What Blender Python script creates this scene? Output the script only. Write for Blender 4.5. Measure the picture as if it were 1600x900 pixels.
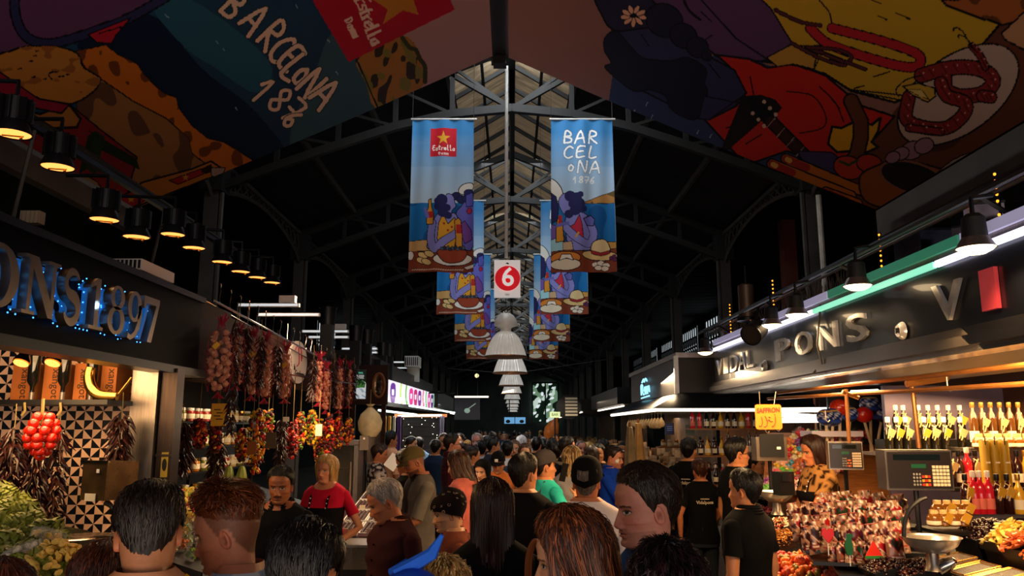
import bpy, math, random
import numpy as np
from mathutils import Vector, Matrix
from mathutils.geometry import tessellate_polygon

for _o in list(bpy.data.objects):
 bpy.data.objects.remove(_o)
SC = bpy.context.scene
COL = SC.collection
R = random.Random(7)
NR = np.random.default_rng(7)
PI = math.pi

# ---------------------------------------------------------------- camera
F, PITCH, CAMH = 1230.0, math.atan(218 / 1230.0), 1.9
cam = bpy.data.cameras.new('camera')
cam.sensor_width = 36.0
cam.lens = F * 36.0 / 1600.0
cam.clip_start = 0.05
cam.clip_end = 300
cam_o = bpy.data.objects.new('camera', cam)
COL.objects.link(cam_o)
cam_o.location = (0, 0, CAMH)
cam_o.rotation_euler = (PI / 2 + PITCH, 0, 0)
SC.camera = cam_o

# ---------------------------------------------------------------- colour management, sky
SC.view_settings.view_transform = 'Standard'
SC.view_settings.look = 'None'
SC.view_settings.gamma = 1.0
SC.view_settings.use_curve_mapping = False
SC.view_settings.exposure = 0.0
world = bpy.data.worlds.new('sky')
SC.world = world
world.use_nodes = True
world.node_tree.nodes['Background'].inputs[0].default_value = (0.62, 0.74, 1.0, 1)
world.node_tree.nodes['Background'].inputs[1].default_value = 0.085
SC.cycles.max_bounces = 5
SC.cycles.diffuse_bounces = 3
SC.cycles.glossy_bounces = 3
SC.cycles.transparent_max_bounces = 6
SC.cycles.sample_clamp_indirect = 4.0
SC.cycles.caustics_reflective = False
SC.cycles.caustics_refractive = False


def area(name, loc, size, power, color, direction=(0, 0, -1), size_y=None, spread=PI):
 l = bpy.data.lights.new(name, 'AREA')
 l.energy = power
 l.color = color
 l.shape = 'RECTANGLE'
 l.size = size
 l.size_y = size_y or size
 l.spread = spread
 o = bpy.data.objects.new(name, l)
 COL.objects.link(o)
 o.location = loc
 o.rotation_euler = Vector(direction).to_track_quat('-Z', 'Y').to_euler()
 return o


def spot(name, loc, power, color, direction, angle=1.2, blend=0.6, radius=0.04):
 l = bpy.data.lights.new(name, 'SPOT')
 l.energy = power
 l.color = color
 l.spot_size = angle
 l.spot_blend = blend
 l.shadow_soft_size = radius
 o = bpy.data.objects.new(name, l)
 COL.objects.link(o)
 o.location = loc
 o.rotation_euler = Vector(direction).to_track_quat('-Z', 'Y').to_euler()
 return o


WARM = (1.0, 0.60, 0.26)
WARM2 = (1.0, 0.70, 0.40)
COOL = (0.80, 0.92, 1.0)
# daylight of the entrance behind the camera
area('entrance_daylight', (0.5, -3.0, 4.2), 6.0, 42, (1.0, 0.86, 0.78), (0, 1, -0.28), 3.0)
# unseen fill light added behind the camera to brighten the canvas undersides
area('canvas_fill', (0.0, -2.6, 0.9), 8.0, 225, (1.0, 0.78, 0.62), (0, 0.6, 0.85), 2.5)
# daylight from the ridge skylight, one per bay
area('skylight_daylight', (0.0, 8.5, 7.6), 1.3, 150, (0.86, 0.94, 1.0), (0, 0.5, -1), 1.6)
for i in range(9):
 area('skylight_daylight', (0.0, 11.9 + 4.8 * i, 7.75), 1.3, 95 if i < 4 else 110, (0.86, 0.94, 1.0), (0, 0.45, -1), 3.4)
# lamp rails and tubes inside the stalls
area('left_stall_lamps', (-2.75, 4.55, 2.2), 0.7, 19, WARM, (-0.1, 0.55, -1), 0.9)
area('garland_stall_tubes', (-2.55, 8.0, 2.42), 0.5, 56, WARM2, (-0.25, 0.0, -1), 4.0)
area('garland_stall_rail', (-1.85, 8.0, 3.05), 0.25, 26, (1.0, 0.66, 0.42), (-0.65, 0.0, -1), 3.0)
area('sweet_stall_tubes', (2.75, 5.9, 2.24), 0.7, 220, WARM, (-0.08, 0.0, -1), 4.4)
area('sweet_stall_front_fill', (2.35, 3.75, 2.24), 0.9, 48, WARM, (0.1, 0.75, -1), 0.5)  # unseen light added to brighten the sweet bags from the front
area('bottle_stall_tubes', (2.9, 11.0, 2.36), 0.8, 330, WARM2, (-0.1, -0.1, -1), 3.4)
area('juice_kiosk_tubes', (-2.4, 14.5, 2.35), 0.6, 110, (1.0, 0.86, 0.7), (0.2, 0, -1), 3.5)
area('far_stall_tubes', (2.4, 18.5, 2.4), 0.6, 60, (1.0, 0.8, 0.6), (-0.2, 0, -1), 5)
area('far_stall_tubes', (-2.4, 21.0, 2.4), 0.6, 40, (1.0, 0.85, 0.7), (0.2, 0, -1), 5)


# ---------------------------------------------------------------- pixel -> place
CP, SP = math.cos(PITCH), math.sin(PITCH)


def ray(px, py):
 u, v = (px - 800) / F, (450 - py) / F
 return u, CP - v * SP, SP + v * CP


def PY(px, py, Y):
 a, b, c = ray(px, py)
 t = Y / b
 return Vector((a * t, Y, CAMH + c * t))


def PX(px, py, X):
 a, b, c = ray(px, py)
 t = X / a
 return Vector((X, b * t, CAMH + c * t))


def PZ(px, py, Z):
 a, b, c = ray(px, py)
 t = (Z - CAMH) / c
 return Vector((a * t, b * t, Z))


def proj(P):
 P = np.asarray(P, float)
 x, y, z = P[..., 0], P[..., 1], P[..., 2] - CAMH
 d = y * CP + z * SP
 return np.stack([800 + F * x / d, 450 - F * (z * CP - y * SP) / d], -1)


def pxm(n, Y):
 return n * Y / F


# ---------------------------------------------------------------- colours and materials
def lin(c):
 if isinstance(c, str):
  c = c.lstrip('#')
  c = tuple(int(c[i:i + 2], 16) / 255 for i in (0, 2, 4))
 return tuple((x / 12.92 if x <= 0.04045 else ((x + 0.055) / 1.055) ** 2.4) for x in c[:3])


_mats = {}


def mat(name, color='#808080', rough=0.6, metal=0.0, noise=0.0, nscale=8.0, bump=0.0, bscale=40.0, emit=0.0, ecolor=None,
  alpha=1.0, trans=0.0, vcol=False, spec=0.5, sheen=0.0, coat=0.0, brushed=None, corrug=None, ior=1.45):
 if name in _mats:
  return _mats[name]
 m = bpy.data.materials.new(name)
 m.use_nodes = True
 nt = m.node_tree
 b = nt.nodes['Principled BSDF']
 N = nt.nodes.new
 L = nt.links.new
 b.inputs['Roughness'].default_value = rough
 b.inputs['Metallic'].default_value = metal
 b.inputs['Specular IOR Level'].default_value = spec
 b.inputs['Alpha'].default_value = alpha
 b.inputs['Transmission Weight'].default_value = trans
 b.inputs['IOR'].default_value = ior
 b.inputs['Coat Weight'].default_value = coat
 b.inputs['Sheen Weight'].default_value = sheen
 c = lin(color)
 b.inputs['Base Color'].default_value = (*c, 1)
 src = None
 if vcol:
  a = N('ShaderNodeAttribute')
  a.attribute_name = 'Col'
  src = a.outputs['Color']
 tc = N('ShaderNodeTexCoord')
 vec = tc.outputs['Object']
 if brushed:
  mp = N('ShaderNodeMapping')
  mp.inputs['Scale'].default_value = brushed
  L(vec, mp.inputs['Vector'])
  vec = mp.outputs['Vector']
 if noise > 0:
  n = N('ShaderNodeTexNoise')
  n.inputs['Scale'].default_value = nscale
  n.inputs['Detail'].default_value = 4
  L(vec, n.inputs['Vector'])
  mr = N('ShaderNodeMapRange')
  mr.inputs['To Min'].default_value = 1 - noise
  mr.inputs['To Max'].default_value = 1 + noise
  mr.inputs['From Min'].default_value = 0.3
  mr.inputs['From Max'].default_value = 0.7
  L(n.outputs['Fac'], mr.inputs['Value'])
  mx = N('ShaderNodeVectorMath')
  mx.operation = 'SCALE'
  if src:
   L(src, mx.inputs[0])
  else:
   mx.inputs[0].default_value = c
  L(mr.outputs['Result'], mx.inputs['Scale'])
  src = mx.outputs['Vector']
 if src:
  L(src, b.inputs['Base Color'])
 if bump > 0:
  n2 = N('ShaderNodeTexNoise')
  n2.inputs['Scale'].default_value = bscale
  n2.inputs['Detail'].default_value = 3
  L(vec, n2.inputs['Vector'])
  bp = N('ShaderNodeBump')
  bp.inputs['Strength'].default_value = bump
  bp.inputs['Distance'].default_value = 0.02
  L(n2.outputs['Fac'], bp.inputs['Height'])
  L(bp.outputs['Normal'], b.inputs['Normal'])
 if emit > 0:
  if vcol and ecolor is None:
   L(src, b.inputs['Emission Color'])
  else:
   b.inputs['Emission Color'].default_value = (*lin(ecolor or color), 1)
  b.inputs['Emission Strength'].default_value = emit
 _mats[name] = m
 return m


# ---------------------------------------------------------------- mesh builder
class MB:
 def __init__(s, color=None):
  s.V, s.Fc, s.M, s.C = [], [], [], []
  s.n = 0
  s.mi = 0
  s.c = color
  s.xf = None

 def add(s, verts, faces, cols=None):
  v = np.asarray(verts, float).reshape(-1, 3)
  if s.xf is not None:
   A = np.array(s.xf)
   v = v @ A[:3, :3].T + A[:3, 3]
  k = s.n
  s.V.append(v)
  if isinstance(faces, np.ndarray):
   faces = (faces + k).tolist()
   s.Fc.extend(faces)
  else:
   s.Fc.extend([[i + k for i in f] for f in faces])
  s.M.extend([s.mi] * len(faces))
  if s.c is not None or cols is not None:
   cc = np.asarray(cols if cols is not None else s.c, float)
   if cc.ndim == 1:
    cc = np.tile(cc, (len(v), 1))
   s.C.append(cc)
  s.n += len(v)
  return s

 def box(s, c, size, rz=0.0, M=None):
  x, y, z = [a / 2 for a in size]
  v = np.array([[i, j, k] for i in (-x, x) for j in (-y, y) for k in (-z, z)])
  if M is not None:
   v = v @ np.array(M)[:3, :3].T
  elif rz:
   ca, sa = math.cos(rz), math.sin(rz)
   v = v @ np.array([[ca, sa, 0], [-sa, ca, 0], [0, 0, 1]])
  return s.add(v + np.array(c), [[0, 1, 3, 2], [4, 6, 7, 5], [0, 4, 5, 1], [2, 3, 7, 6], [0, 2, 6, 4], [1, 5, 7, 3]])

 def bar(s, a, b, w, h=None, up=(0, 0, 1)):
  a, b = Vector(a), Vector(b)
  d = (b - a)
  L_ = d.length
  d.normalize()
  u = Vector(up)
  x = d.cross(u)
  if x.length < 1e-4:
   x = d.cross(Vector((1, 0, 0)))
  x.normalize()
  u = x.cross(d)
  M = Matrix((x, d, u)).transposed()
  return s.box((a + b) / 2, (w, L_, h or w), M=M)

 def tube(s, pts, r, n=8, cap=True, flat=1.0):
  P = [Vector(p) for p in pts]
  k = len(P)
  rr = r if hasattr(r, '__len__') else [r] * k
  V = []
  prev = None
  for i in range(k):
   d = (P[min(i + 1, k - 1)] - P[max(i - 1, 0)])
   if d.length < 1e-9:
    d = Vector((0, 0, 1))
   d.normalize()
   if prev is None:
    x = d.cross(Vector((0, 0, 1)))
    if x.length < 1e-3:
     x = d.cross(Vector((0, 1, 0)))
   else:
    x = prev - d * prev.dot(d)
    if x.length < 1e-4:
     x = d.cross(Vector((0, 1, 0)))
   x.normalize()
   prev = x
   y = d.cross(x)
   for j in range(n):
    a = 2 * PI * j / n
    V.append(P[i] + (x * math.cos(a) + y * math.sin(a) * flat) * rr[i])
  Fs = [[i * n + j, i * n + (j + 1) % n, (i + 1) * n + (j + 1) % n, (i + 1) * n + j] for i in range(k - 1) for j in range(n)]
  if cap:
   Fs.append(list(range(n))[::-1])
   Fs.append([(k - 1) * n + j for j in range(n)])
  return s.add(V, Fs)

 def lathe(s, prof, n=16, c=(0, 0, 0), M=None, flute=0.0, nf=0):
  prof = list(prof)
  V = []
  for (r, z) in prof:
   for j in range(n):
    a = 2 * PI * j / n
    q = r * (1 + (flute * math.cos(nf * a) if nf else 0))
    V.append((q * math.cos(a), q * math.sin(a), z))
  V = np.array(V)
  if M is not None:
   V = V @ np.array(M)[:3, :3].T
  V = V + np.array(c)
  k = len(prof)
  Fs = [[i * n + j, i * n + (j + 1) % n, (i + 1) * n + (j + 1) % n, (i + 1) * n + j] for i in range(k - 1) for j in range(n)]
  if prof[0][0] > 1e-5:
   Fs.append(list(range(n))[::-1])
  if prof[-1][0] > 1e-5:
   Fs.append([(k - 1) * n + j for j in range(n)])
  return s.add(V, Fs)

 def ball(s, c, r, n=10, m=7, M=None):
  r = r if hasattr(r, '__len__') else (r, r, r)
  V = []
  for i in range(m + 1):
   t = PI * i / m
   for j in range(n):
    a = 2 * PI * j / n
    V.append((r[0] * math.sin(t) * math.cos(a), r[1] * math.sin(t) * math.sin(a), r[2] * math.cos(t)))
  V = np.array(V)
  if M is not None:
   V = V @ np.array(M)[:3, :3].T
  V = V + np.array(c)
  Fs = [[i * n + j, (i + 1) * n + j, (i + 1) * n + (j + 1) % n, i * n + (j + 1) % n] for i in range(m) for j in range(n)]
  return s.add(V, Fs)

 def prism(s, poly, d, o=(0, 0, 0), ex=(1, 0, 0), ey=(0, 0, 1)):
  """extrude a 2D outline (list of outlines = with holes) by d along ex x ey"""
  loops = poly if hasattr(poly[0][0], '__len__') else [poly]
  ex, ey, o = Vector(ex), Vector(ey), Vector(o)
  ez = ex.cross(ey)
  flat = [p for lp in loops for p in lp]
  n = len(flat)
  V = [o + ex * p[0] + ey * p[1] for p in flat] + [o + ex * p[0] + ey * p[1] + ez * d for p in flat]
  tri = tessellate_polygon([[Vector((p[0], p[1], 0)) for p in lp] for lp in loops])
  Fs = [list(t) for t in tri] + [[i + n for i in reversed(t)] for t in tri]
  k = 0
  for lp in loops:
   m = len(lp)
   Fs += [[k + i, k + (i + 1) % m, n + k + (i + 1) % m, n + k + i] for i in range(m)]
   k += m
  return s.add(V, Fs)

 def quad(s, a, b, c, d):
  return s.add([a, b, c, d], [[0, 1, 2, 3]])

 def build(s, name, mats, parent=None, world=False, smooth=True, angle=0.7):
  me = bpy.data.meshes.new(name)
  V = np.concatenate(s.V) if s.V else np.zeros((0, 3))
  o = bpy.data.objects.new(name, me)
  if parent is not None:
   o.parent = parent
   if world:
    V = V - np.array(parent.location)
  else:
   c = (V.min(0) + V.max(0)) / 2
   c[2] = V[:, 2].min()
   V = V - c
   o.location = c
  me.from_pydata(V.tolist(), [], s.Fc)
  for m in (mats if isinstance(mats, (list, tuple)) else [mats]):
   me.materials.append(m)
  me.polygons.foreach_set('material_index', s.M)
  if s.C:
   C = np.concatenate(s.C)
   C = np.concatenate([C, np.ones((len(C), 1))], 1).astype(np.float32)
   at = me.color_attributes.new('Col', 'FLOAT_COLOR', 'POINT')
   at.data.foreach_set('color', C.ravel())
  if smooth:
   me.polygons.foreach_set('use_smooth', [True] * len(me.polygons))
   if angle:
    me.set_sharp_from_angle(angle=angle)
  me.update()
  COL.objects.link(o)
  return o


def T(o, label, cat, group=None):
 o['label'] = label
 o['category'] = cat
 if group:
  o['group'] = group
 return o


def S(o):
 o['kind'] = 'structure'
 return o


def E(name, loc=(0, 0, 0), rz=0.0):
 o = bpy.data.objects.new(name, None)
 o.location = loc
 o.rotation_euler = (0, 0, rz)
 o.empty_display_size = 0.1
 COL.objects.link(o)
 return o


_kids = {}


def dup(root, loc, rot=None, scale=None, label=None, group=None):
 r = root.copy()
 COL.objects.link(r)
 r.location = loc
 if rot is not None:
  r.rotation_euler = rot if hasattr(rot, '__len__') else (0, 0, rot)
 if scale is not None:
  r.scale = scale if hasattr(scale, '__len__') else (scale,) * 3
 if label:
  r['label'] = label
 if group:
  r['group'] = group
 if root.name not in _kids:
  _kids[root.name] = [(c, list(c.children)) for c in root.children]
 for ch, gs in _kids[root.name]:
  c = ch.copy()
  COL.objects.link(c)
  c.parent = r
  for g in gs:
   d = g.copy()
   COL.objects.link(d)
   d.parent = c
 return r


def text_mesh(txt, size, depth=0.0, bold=0.0):
 """verts, faces of a string in the built-in face, x right, y up, centred"""
 cu = bpy.data.curves.new('t', 'FONT')
 cu.body = txt
 cu.size = size
 cu.extrude = depth
 cu.offset = bold
 cu.align_x = 'CENTER'
 cu.align_y = 'CENTER'
 cu.resolution_u = 3
 o = bpy.data.objects.new('t', cu)
 COL.objects.link(o)
 dg = bpy.context.evaluated_depsgraph_get()
 me = bpy.data.meshes.new_from_object(o.evaluated_get(dg))
 v = np.array([x.co[:] for x in me.vertices]).reshape(-1, 3)
 f = [list(p.vertices) for p in me.polygons]
 bpy.data.objects.remove(o)
 bpy.data.curves.remove(cu)
 bpy.data.meshes.remove(me)
 return v, f


def add_text(mb, txt, size, o, ex, ey, depth=0.0, bold=0.0, sx=1.0):
 v, f = text_mesh(txt, size, depth, bold)
 ex, ey = np.array(Vector(ex).normalized()), np.array(Vector(ey).normalized())
 ez = np.cross(ex, ey)
 mb.add(np.array(o) + np.outer(v[:, 0] * sx, ex) + np.outer(v[:, 1], ey) + np.outer(v[:, 2], ez), f)


# ---------------------------------------------------------------- painter: prints artwork into the vertex colours of a fine grid
class Paint:
 def __init__(s, xy, base='#000000'):
  s.p = xy
  s.c = np.tile(np.array(lin(base)), (len(xy), 1))

 def _bb(s, lo, hi):
  return np.nonzero((s.p[:, 0] >= lo[0]) & (s.p[:, 0] <= hi[0]) & (s.p[:, 1] >= lo[1]) & (s.p[:, 1] <= hi[1]))[0]

 def inside(s, poly, idx):
  q = s.p[idx]
  r = np.zeros(len(q), bool)
  n = len(poly)
  for i in range(n):
   x1, y1 = poly[i]
   x2, y2 = poly[(i + 1) % n]
   if y1 == y2:
    continue
   cnd = (y1 > q[:, 1]) != (y2 > q[:, 1])
   r ^= cnd & (q[:, 0] < (x2 - x1) * (q[:, 1] - y1) / (y2 - y1) + x1)
  return idx[r]

 def poly(s, pts, color, line=None, lw=2.0, smooth=0):
  pts = smooth_pts(pts, smooth, True) if smooth else pts
  a = np.array(pts)
  idx = s.inside(pts, s._bb(a.min(0), a.max(0)))
  s.c[idx] = lin(color)
  if line:
   s.stroke(list(pts) + [pts[0]], line, lw)
  return idx

 def ell(s, cx, cy, rx, ry, color, rot=0.0, line=None, lw=2.0):
  m = max(rx, ry)
  idx = s._bb((cx - m, cy - m), (cx + m, cy + m))
  q = s.p[idx] - (cx, cy)
  ca, sa = math.cos(rot), math.sin(rot)
  x, y = q[:, 0] * ca + q[:, 1] * sa, -q[:, 0] * sa + q[:, 1] * ca
  if line:
   k = (x / (rx + lw / 2)) ** 2 + (y / (ry + lw / 2)) ** 2 < 1
   s.c[idx[k]] = lin(line)
   k = (x / (rx - lw / 2)) ** 2 + (y / (ry - lw / 2)) ** 2 < 1
  else:
   k = (x / rx) ** 2 + (y / ry) ** 2 < 1
  s.c[idx[k]] = lin(color)
  return idx[k]

 def stroke(s, pts, color, w, nib=None, smooth=0, line=None, lw=0):
  if smooth:
   pts = smooth_pts(pts, smooth, False)
  if line:
   s.stroke(pts, line, w + 2 * lw)
  a = np.array(pts, float)
  h = w / 2
  idx = s._bb(a.min(0) - h, a.max(0) + h)
  if not len(idx):
   return
  q = s.p[idx]
  best = np.full(len(q), 1e9)
  for i in range(len(a) - 1):
   d = a[i + 1] - a[i]
   L2 = max((d * d).sum(), 1e-9)
   t = np.clip(((q - a[i]) @ d) / L2, 0, 1)
   e = q - (a[i] + t[:, None] * d)
   if nib is not None:
    ca, sa = math.cos(nib[0]), math.sin(nib[0])
    e = np.stack([e[:, 0] * ca + e[:, 1] * sa, (-e[:, 0] * sa + e[:, 1] * ca) / nib[1]], 1)
   best = np.minimum(best, (e * e).sum(1))
  s.c[idx[best < h * h]] = lin(color)

 def mottle(s, idx, color, seed, scale, thr):
  """blotches of a second colour"""
  g = np.random.default_rng(seed)
  q = s.p[idx]
  v = np.zeros(len(q))
  for k in range(7):
   a = g.uniform(0, 2 * PI)
   f = g.uniform(0.5, 2.2) / scale
   v += np.sin((q[:, 0] * math.cos(a) + q[:, 1] * math.sin(a)) * f + g.uniform(0, 6))
  s.c[idx[v > thr]] = lin(color)

 def grad(s, idx, c0, c1, p0, p1):
  d = np.array(p1, float) - p0
  t = np.clip(((s.p[idx] - p0) @ d) / (d @ d), 0, 1)[:, None]
  s.c[idx] = np.array(lin(c0)) * (1 - t) + np.array(lin(c1)) * t


def smooth_pts(pts, k, closed):
 P = [np.array(p, float) for p in pts]
 n = len(P)
 out = []
 for i in range(n if closed else n - 1):
  g = (lambda j: P[j % n]) if closed else (lambda j: P[min(max(j, 0), n - 1)])
  p0, p1, p2, p3 = g(i - 1), g(i), g(i + 1), g(i + 2)
  for t in np.linspace(0, 1, k, endpoint=False):
   out.append(0.5 * (2 * p1 + (p2 - p0) * t + (2 * p0 - 5 * p1 + 4 * p2 - p3) * t * t + (3 * p1 - p0 - 3 * p2 + p3) * t ** 3))
 if not closed:
  out.append(P[-1])
 return [tuple(p) for p in out]


GL = {  # handwritten capitals: polylines in a unit box, y up
 'B': [[(.1, 0), (.15, 1), (.6, .9), (.65, .65), (.2, .52), (.75, .4), (.7, .1), (.1, 0)]],
 'A': [[(0, 0), (.45, 1), (.9, 0)], [(.15, .35), (.8, .4)]],
 'R': [[(.1, 0), (.15, 1), (.65, .95), (.7, .65), (.2, .5), (.85, 0)]],
 'C': [[(.85, .85), (.5, 1), (.1, .6), (.15, .15), (.5, 0), (.85, .15)]],
 'E': [[(.8, .95), (.15, .9), (.1, .05), (.8, .1)], [(.1, .5), (.65, .55)]],
 'L': [[(.2, 1), (.1, .05), (.75, .1)]],
 'O': [[(.45, .8), (.15, .55), (.2, .15), (.6, .1), (.75, .5), (.45, .8)]],
 'N': [[(.05, 0), (.15, 1), (.75, .05), (.85, 1)]],
 '1': [[(.1, .6), (.45, 1), (.5, 0)]],
 '8': [[(.5, .5), (.15, .75), (.5, 1), (.8, .75), (.5, .5), (.15, .22), (.5, 0), (.85, .22), (.5, .5)]],
 '7': [[(.1, .95), (.85, .95), (.4, 0)], [(.15, .45), (.85, .5)]],
 '6': [[(.75, 1), (.3, .6), (.15, .25), (.45, 0), (.8, .2), (.6, .48), (.2, .3)]],
 'e': [[(.15, .3), (.8, .38), (.6, .62), (.2, .5), (.15, .15), (.5, 0), (.8, .12)]],
 's': [[(.75, .55), (.35, .62), (.25, .42), (.7, .25), (.6, .02), (.15, .08)]],
 't': [[(.4, .9), (.35, .1), (.75, .05)], [(.1, .6), (.75, .62)]],
 'r': [[(.2, .6), (.3, .0)], [(.28, .45), (.75, .62)]],
 'l': [[(.3, 1), (.35, .05), (.6, .02)]],
 'a': [[(.7, .6), (.25, .5), (.2, .1), (.5, .02), (.72, .3), (.72, .6), (.78, .0)]],
 'D': [[(.15, .95), (.2, .05), (.7, .12), (.85, .55), (.6, .9), (.05, .95)]],
 'm': [[(.1, .6), (.12, 0)], [(.12, .5), (.45, .62), (.48, 0)], [(.48, .5), (.85, .62), (.88, 0)]],
}


def glyph(p, ch, c, r, u, color, w, nib=None):
 c, r, u = np.array(c, float), np.array(r, float), np.array(u, float)
 for pl in GL[ch]:
  p.stroke([tuple(c + r * (x - .45) + u * (y - .5)) for x, y in pl], color, w, nib, smooth=3 if nib is None else 0)


def star(cx, cy, r, a0=PI / 2, k=.4):
 return [(cx + math.cos(a0 + i * PI / 5) * r * (1 if i % 2 == 0 else k), cy - math.sin(a0 + i * PI / 5) * r * (1 if i % 2 == 0 else k)) for i in range(10)]


def grid_faces(nu, nv):
 i, j = np.meshgrid(np.arange(nu - 1), np.arange(nv - 1), indexing='ij')
 a = (i * nv + j).ravel()
 return np.stack([a, a + nv, a + nv + 1, a + 1], 1)

# ================================================================ THE HALL
M_iron = mat('dark_iron', '#15120f', 0.65, 0.1, noise=0.25, nscale=3)
M_iron2 = mat('grey_iron', '#3a342e', 0.6, 0.1, noise=0.3, nscale=4)
M_roof = mat('roof_boards', '#1d1b1c', 0.85, noise=0.5, nscale=1.2, brushed=(0.6, 9, 0.6), spec=0.2)
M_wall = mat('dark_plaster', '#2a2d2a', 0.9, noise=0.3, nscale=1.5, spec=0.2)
M_floor = mat('wet_concrete', '#55504a', 0.45, noise=0.3, nscale=2.5, bump=0.2, bscale=12)
M_day = mat('daylight_pane', '#dfeaf2', 0.5, emit=1.1, ecolor='#e4f0f6')
M_black = mat('black_steel', '#121214', 0.35, 0.2, noise=0.2, nscale=6)
M_chrome = mat('chrome', '#d0ccc6', 0.16, 1.0)
M_steel = mat('brushed_steel', '#9b9189', 0.34, 0.9, noise=0.22, nscale=6, brushed=(30, 30, 1.2))
M_alu = mat('aluminium', '#dcdcd8', 0.38, 0.2, noise=0.1, nscale=20)
M_white = mat('white_enamel', '#e8e4dc', 0.45)

S(MB().add([(-10, -4, 0), (10, -4, 0), (10, 70, 0), (-10, 70, 0)], [[0, 1, 2, 3]]).build('floor', M_floor))


def roof_h(x):
 return 7.78 - 0.41 * abs(x)


for sx, nm in ((-1, 'left'), (1, 'right')):
 b = MB()
 n = 160                                       # corrugated boards run along the slope
 ys = np.linspace(-4, 70, n)
 pr = [(0.95, roof_h(0.95)), (4.4, roof_h(4.4)), (4.4, 7.4), (10.0, 7.6)]
 V = [(sx * x, y, z + (0.03 if i % 2 else 0)) for i, y in enumerate(ys) for (x, z) in pr]
 b.add(V, grid_faces(n, 4))
 S(b.build('ceiling', M_roof, smooth=False))
 b = MB()
 b.box((sx * 10.05, 33, 3.9), (0.2, 74.4, 8.2))
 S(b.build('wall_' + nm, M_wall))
 b = MB()
 for x in (1.0, 2.2, 3.3, 4.45):
  b.bar((sx * x, -3, roof_h(x) - 0.07), (sx * x, 68, roof_h(x) - 0.07), 0.06, 0.11)
 S(b.build('trim_1' if sx < 0 else 'trim_2', M_iron2))
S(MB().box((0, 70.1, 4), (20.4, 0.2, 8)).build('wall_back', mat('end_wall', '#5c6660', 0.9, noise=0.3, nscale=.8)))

# ridge lantern: weathered translucent sheets between dark battens
M_sky = mat('skylight_sheet', '#a89476', 0.6, noise=0.6, nscale=2.2, brushed=(1.2, 5, 1), emit=0.10, ecolor='#c9ad8c')
b = MB()
for i in range(190):
 y = 9.0 + i * 0.315
 for sx in (-1, 1):
  b.add([(sx * 0.02, y, 8.22), (sx * 1.02, y, 7.62), (sx * 1.02, y + 0.31, 7.56), (sx * 0.02, y + 0.31, 8.16)], [[0, 1, 2, 3]])
S(b.build('ceiling', M_sky, smooth=False))
b = MB()
for sx in (-1, 1):
 b.box((sx * 1.03, 33, 7.5), (0.05, 74, 0.3))
 for i in range(64):
  y = 9.1 + i * 0.945
  b.bar((sx * 0.0, y, 8.14), (sx * 1.0, y, 7.52), 0.05, 0.07)
 b.bar((sx * 0.5, 9, 7.8), (sx * 0.5, 68, 7.8), 0.05, 0.06)
b.bar((0, 2, 7.3), (0, 68, 7.3), 0.1, 0.14)
b.bar((0, 2, 8.1), (0, 68, 8.1), 0.08, 0.1)
S(b.build('trim_3', M_iron))
b = MB()
for sx in (-1, 1):
 b.add([(sx * 0.02, -3, 8.22), (sx * 1.02, -3, 7.62), (sx * 1.02, 9, 7.62), (sx * 0.02, 9, 8.22)], [[0, 1, 2, 3]])
S(b.build('ceiling', M_roof, smooth=False))

TZ = [11.2 + 4.8 * k for k in range(12)]


def truss(y):
 b = MB()
 lo = [(4.4, 5.36), (3.5, 5.72), (2.6, 6.05), (1.75, 6.34), (0.9, 6.54), (0.0, 6.63)]
 for sx in (-1, 1):
  for (x0, z0), (x1, z1) in zip(lo, lo[1:]):
   b.bar((sx * x0, y, z0), (sx * x1, y, z1), 0.1, 0.12)
  b.bar((sx * 4.4, y, roof_h(4.4) - 0.12), (0, y, roof_h(0) - 0.15), 0.11, 0.13)
  for i, (x, z) in enumerate(lo[1:]):
   t = roof_h(x) - 0.12
   b.bar((sx * x, y, z), (sx * x, y, t), 0.07)
   if i < 4:
    x2, z2 = lo[i + 2]
    b.bar((sx * x, y, t), (sx * x2, y, z2), 0.045)
  b.bar((sx * 0.95, y, roof_h(0.95) - 0.2), (0, y, 6.63), 0.07)
  b.box((sx * 4.4, y, 5.62), (0.34, 0.34, 0.62))
 S(b.build('roof_truss', M_iron, smooth=False))


for y in TZ:
 truss(y)
for sx in (-1, 1):
 for k, y in enumerate(TZ):
  b = MB()
  b.box((sx * 4.4, y, 2.7), (0.2, 0.2, 5.3))
  b.tube([(sx * 4.26, y - 0.05, 0), (sx * 4.26, y - 0.05, 5.3)], 0.035, 6)
  S(b.build('column', M_iron2))
 for k in range(-1, 11):
  y0 = 11.2 + 4.8 * k
  b = MB()
  x = sx * 4.4
  n = 16
  pts = [(x, y0 + 4.8 * i / n, 5.2 + 0.52 * math.sin(PI * i / n) ** 0.6) for i in range(n + 1)]
  b.tube(pts, 0.035, 4)
  b.bar((x, y0, 5.86), (x, y0 + 4.8, 5.86), 0.07, 0.07)
  for i in range(n):
   a, c = pts[i], pts[i + 1]
   b.bar(a, (x, c[1], 5.86), 0.022)
   b.bar(c, (x, a[1], 5.86), 0.022)
  S(b.build('arcade_arch', M_iron2, smooth=False))
# dull red column and pale pipe of the right aisle
S(MB().box((5.6, 15.6, 3.0), (0.26, 0.26, 6.1)).build('column', mat('red_oxide', '#5a2a1e', 0.7, noise=0.2)))
b = MB().tube([(4.42, 10.95, 0), (4.42, 10.95, 5.2)], 0.04, 8)
T(b.build('drain_pipe', mat('pale_pipe', '#b5ab9a', 0.5, noise=0.2)), 'pale vertical drain pipe beside the first right-hand iron column', 'pipe')

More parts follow.
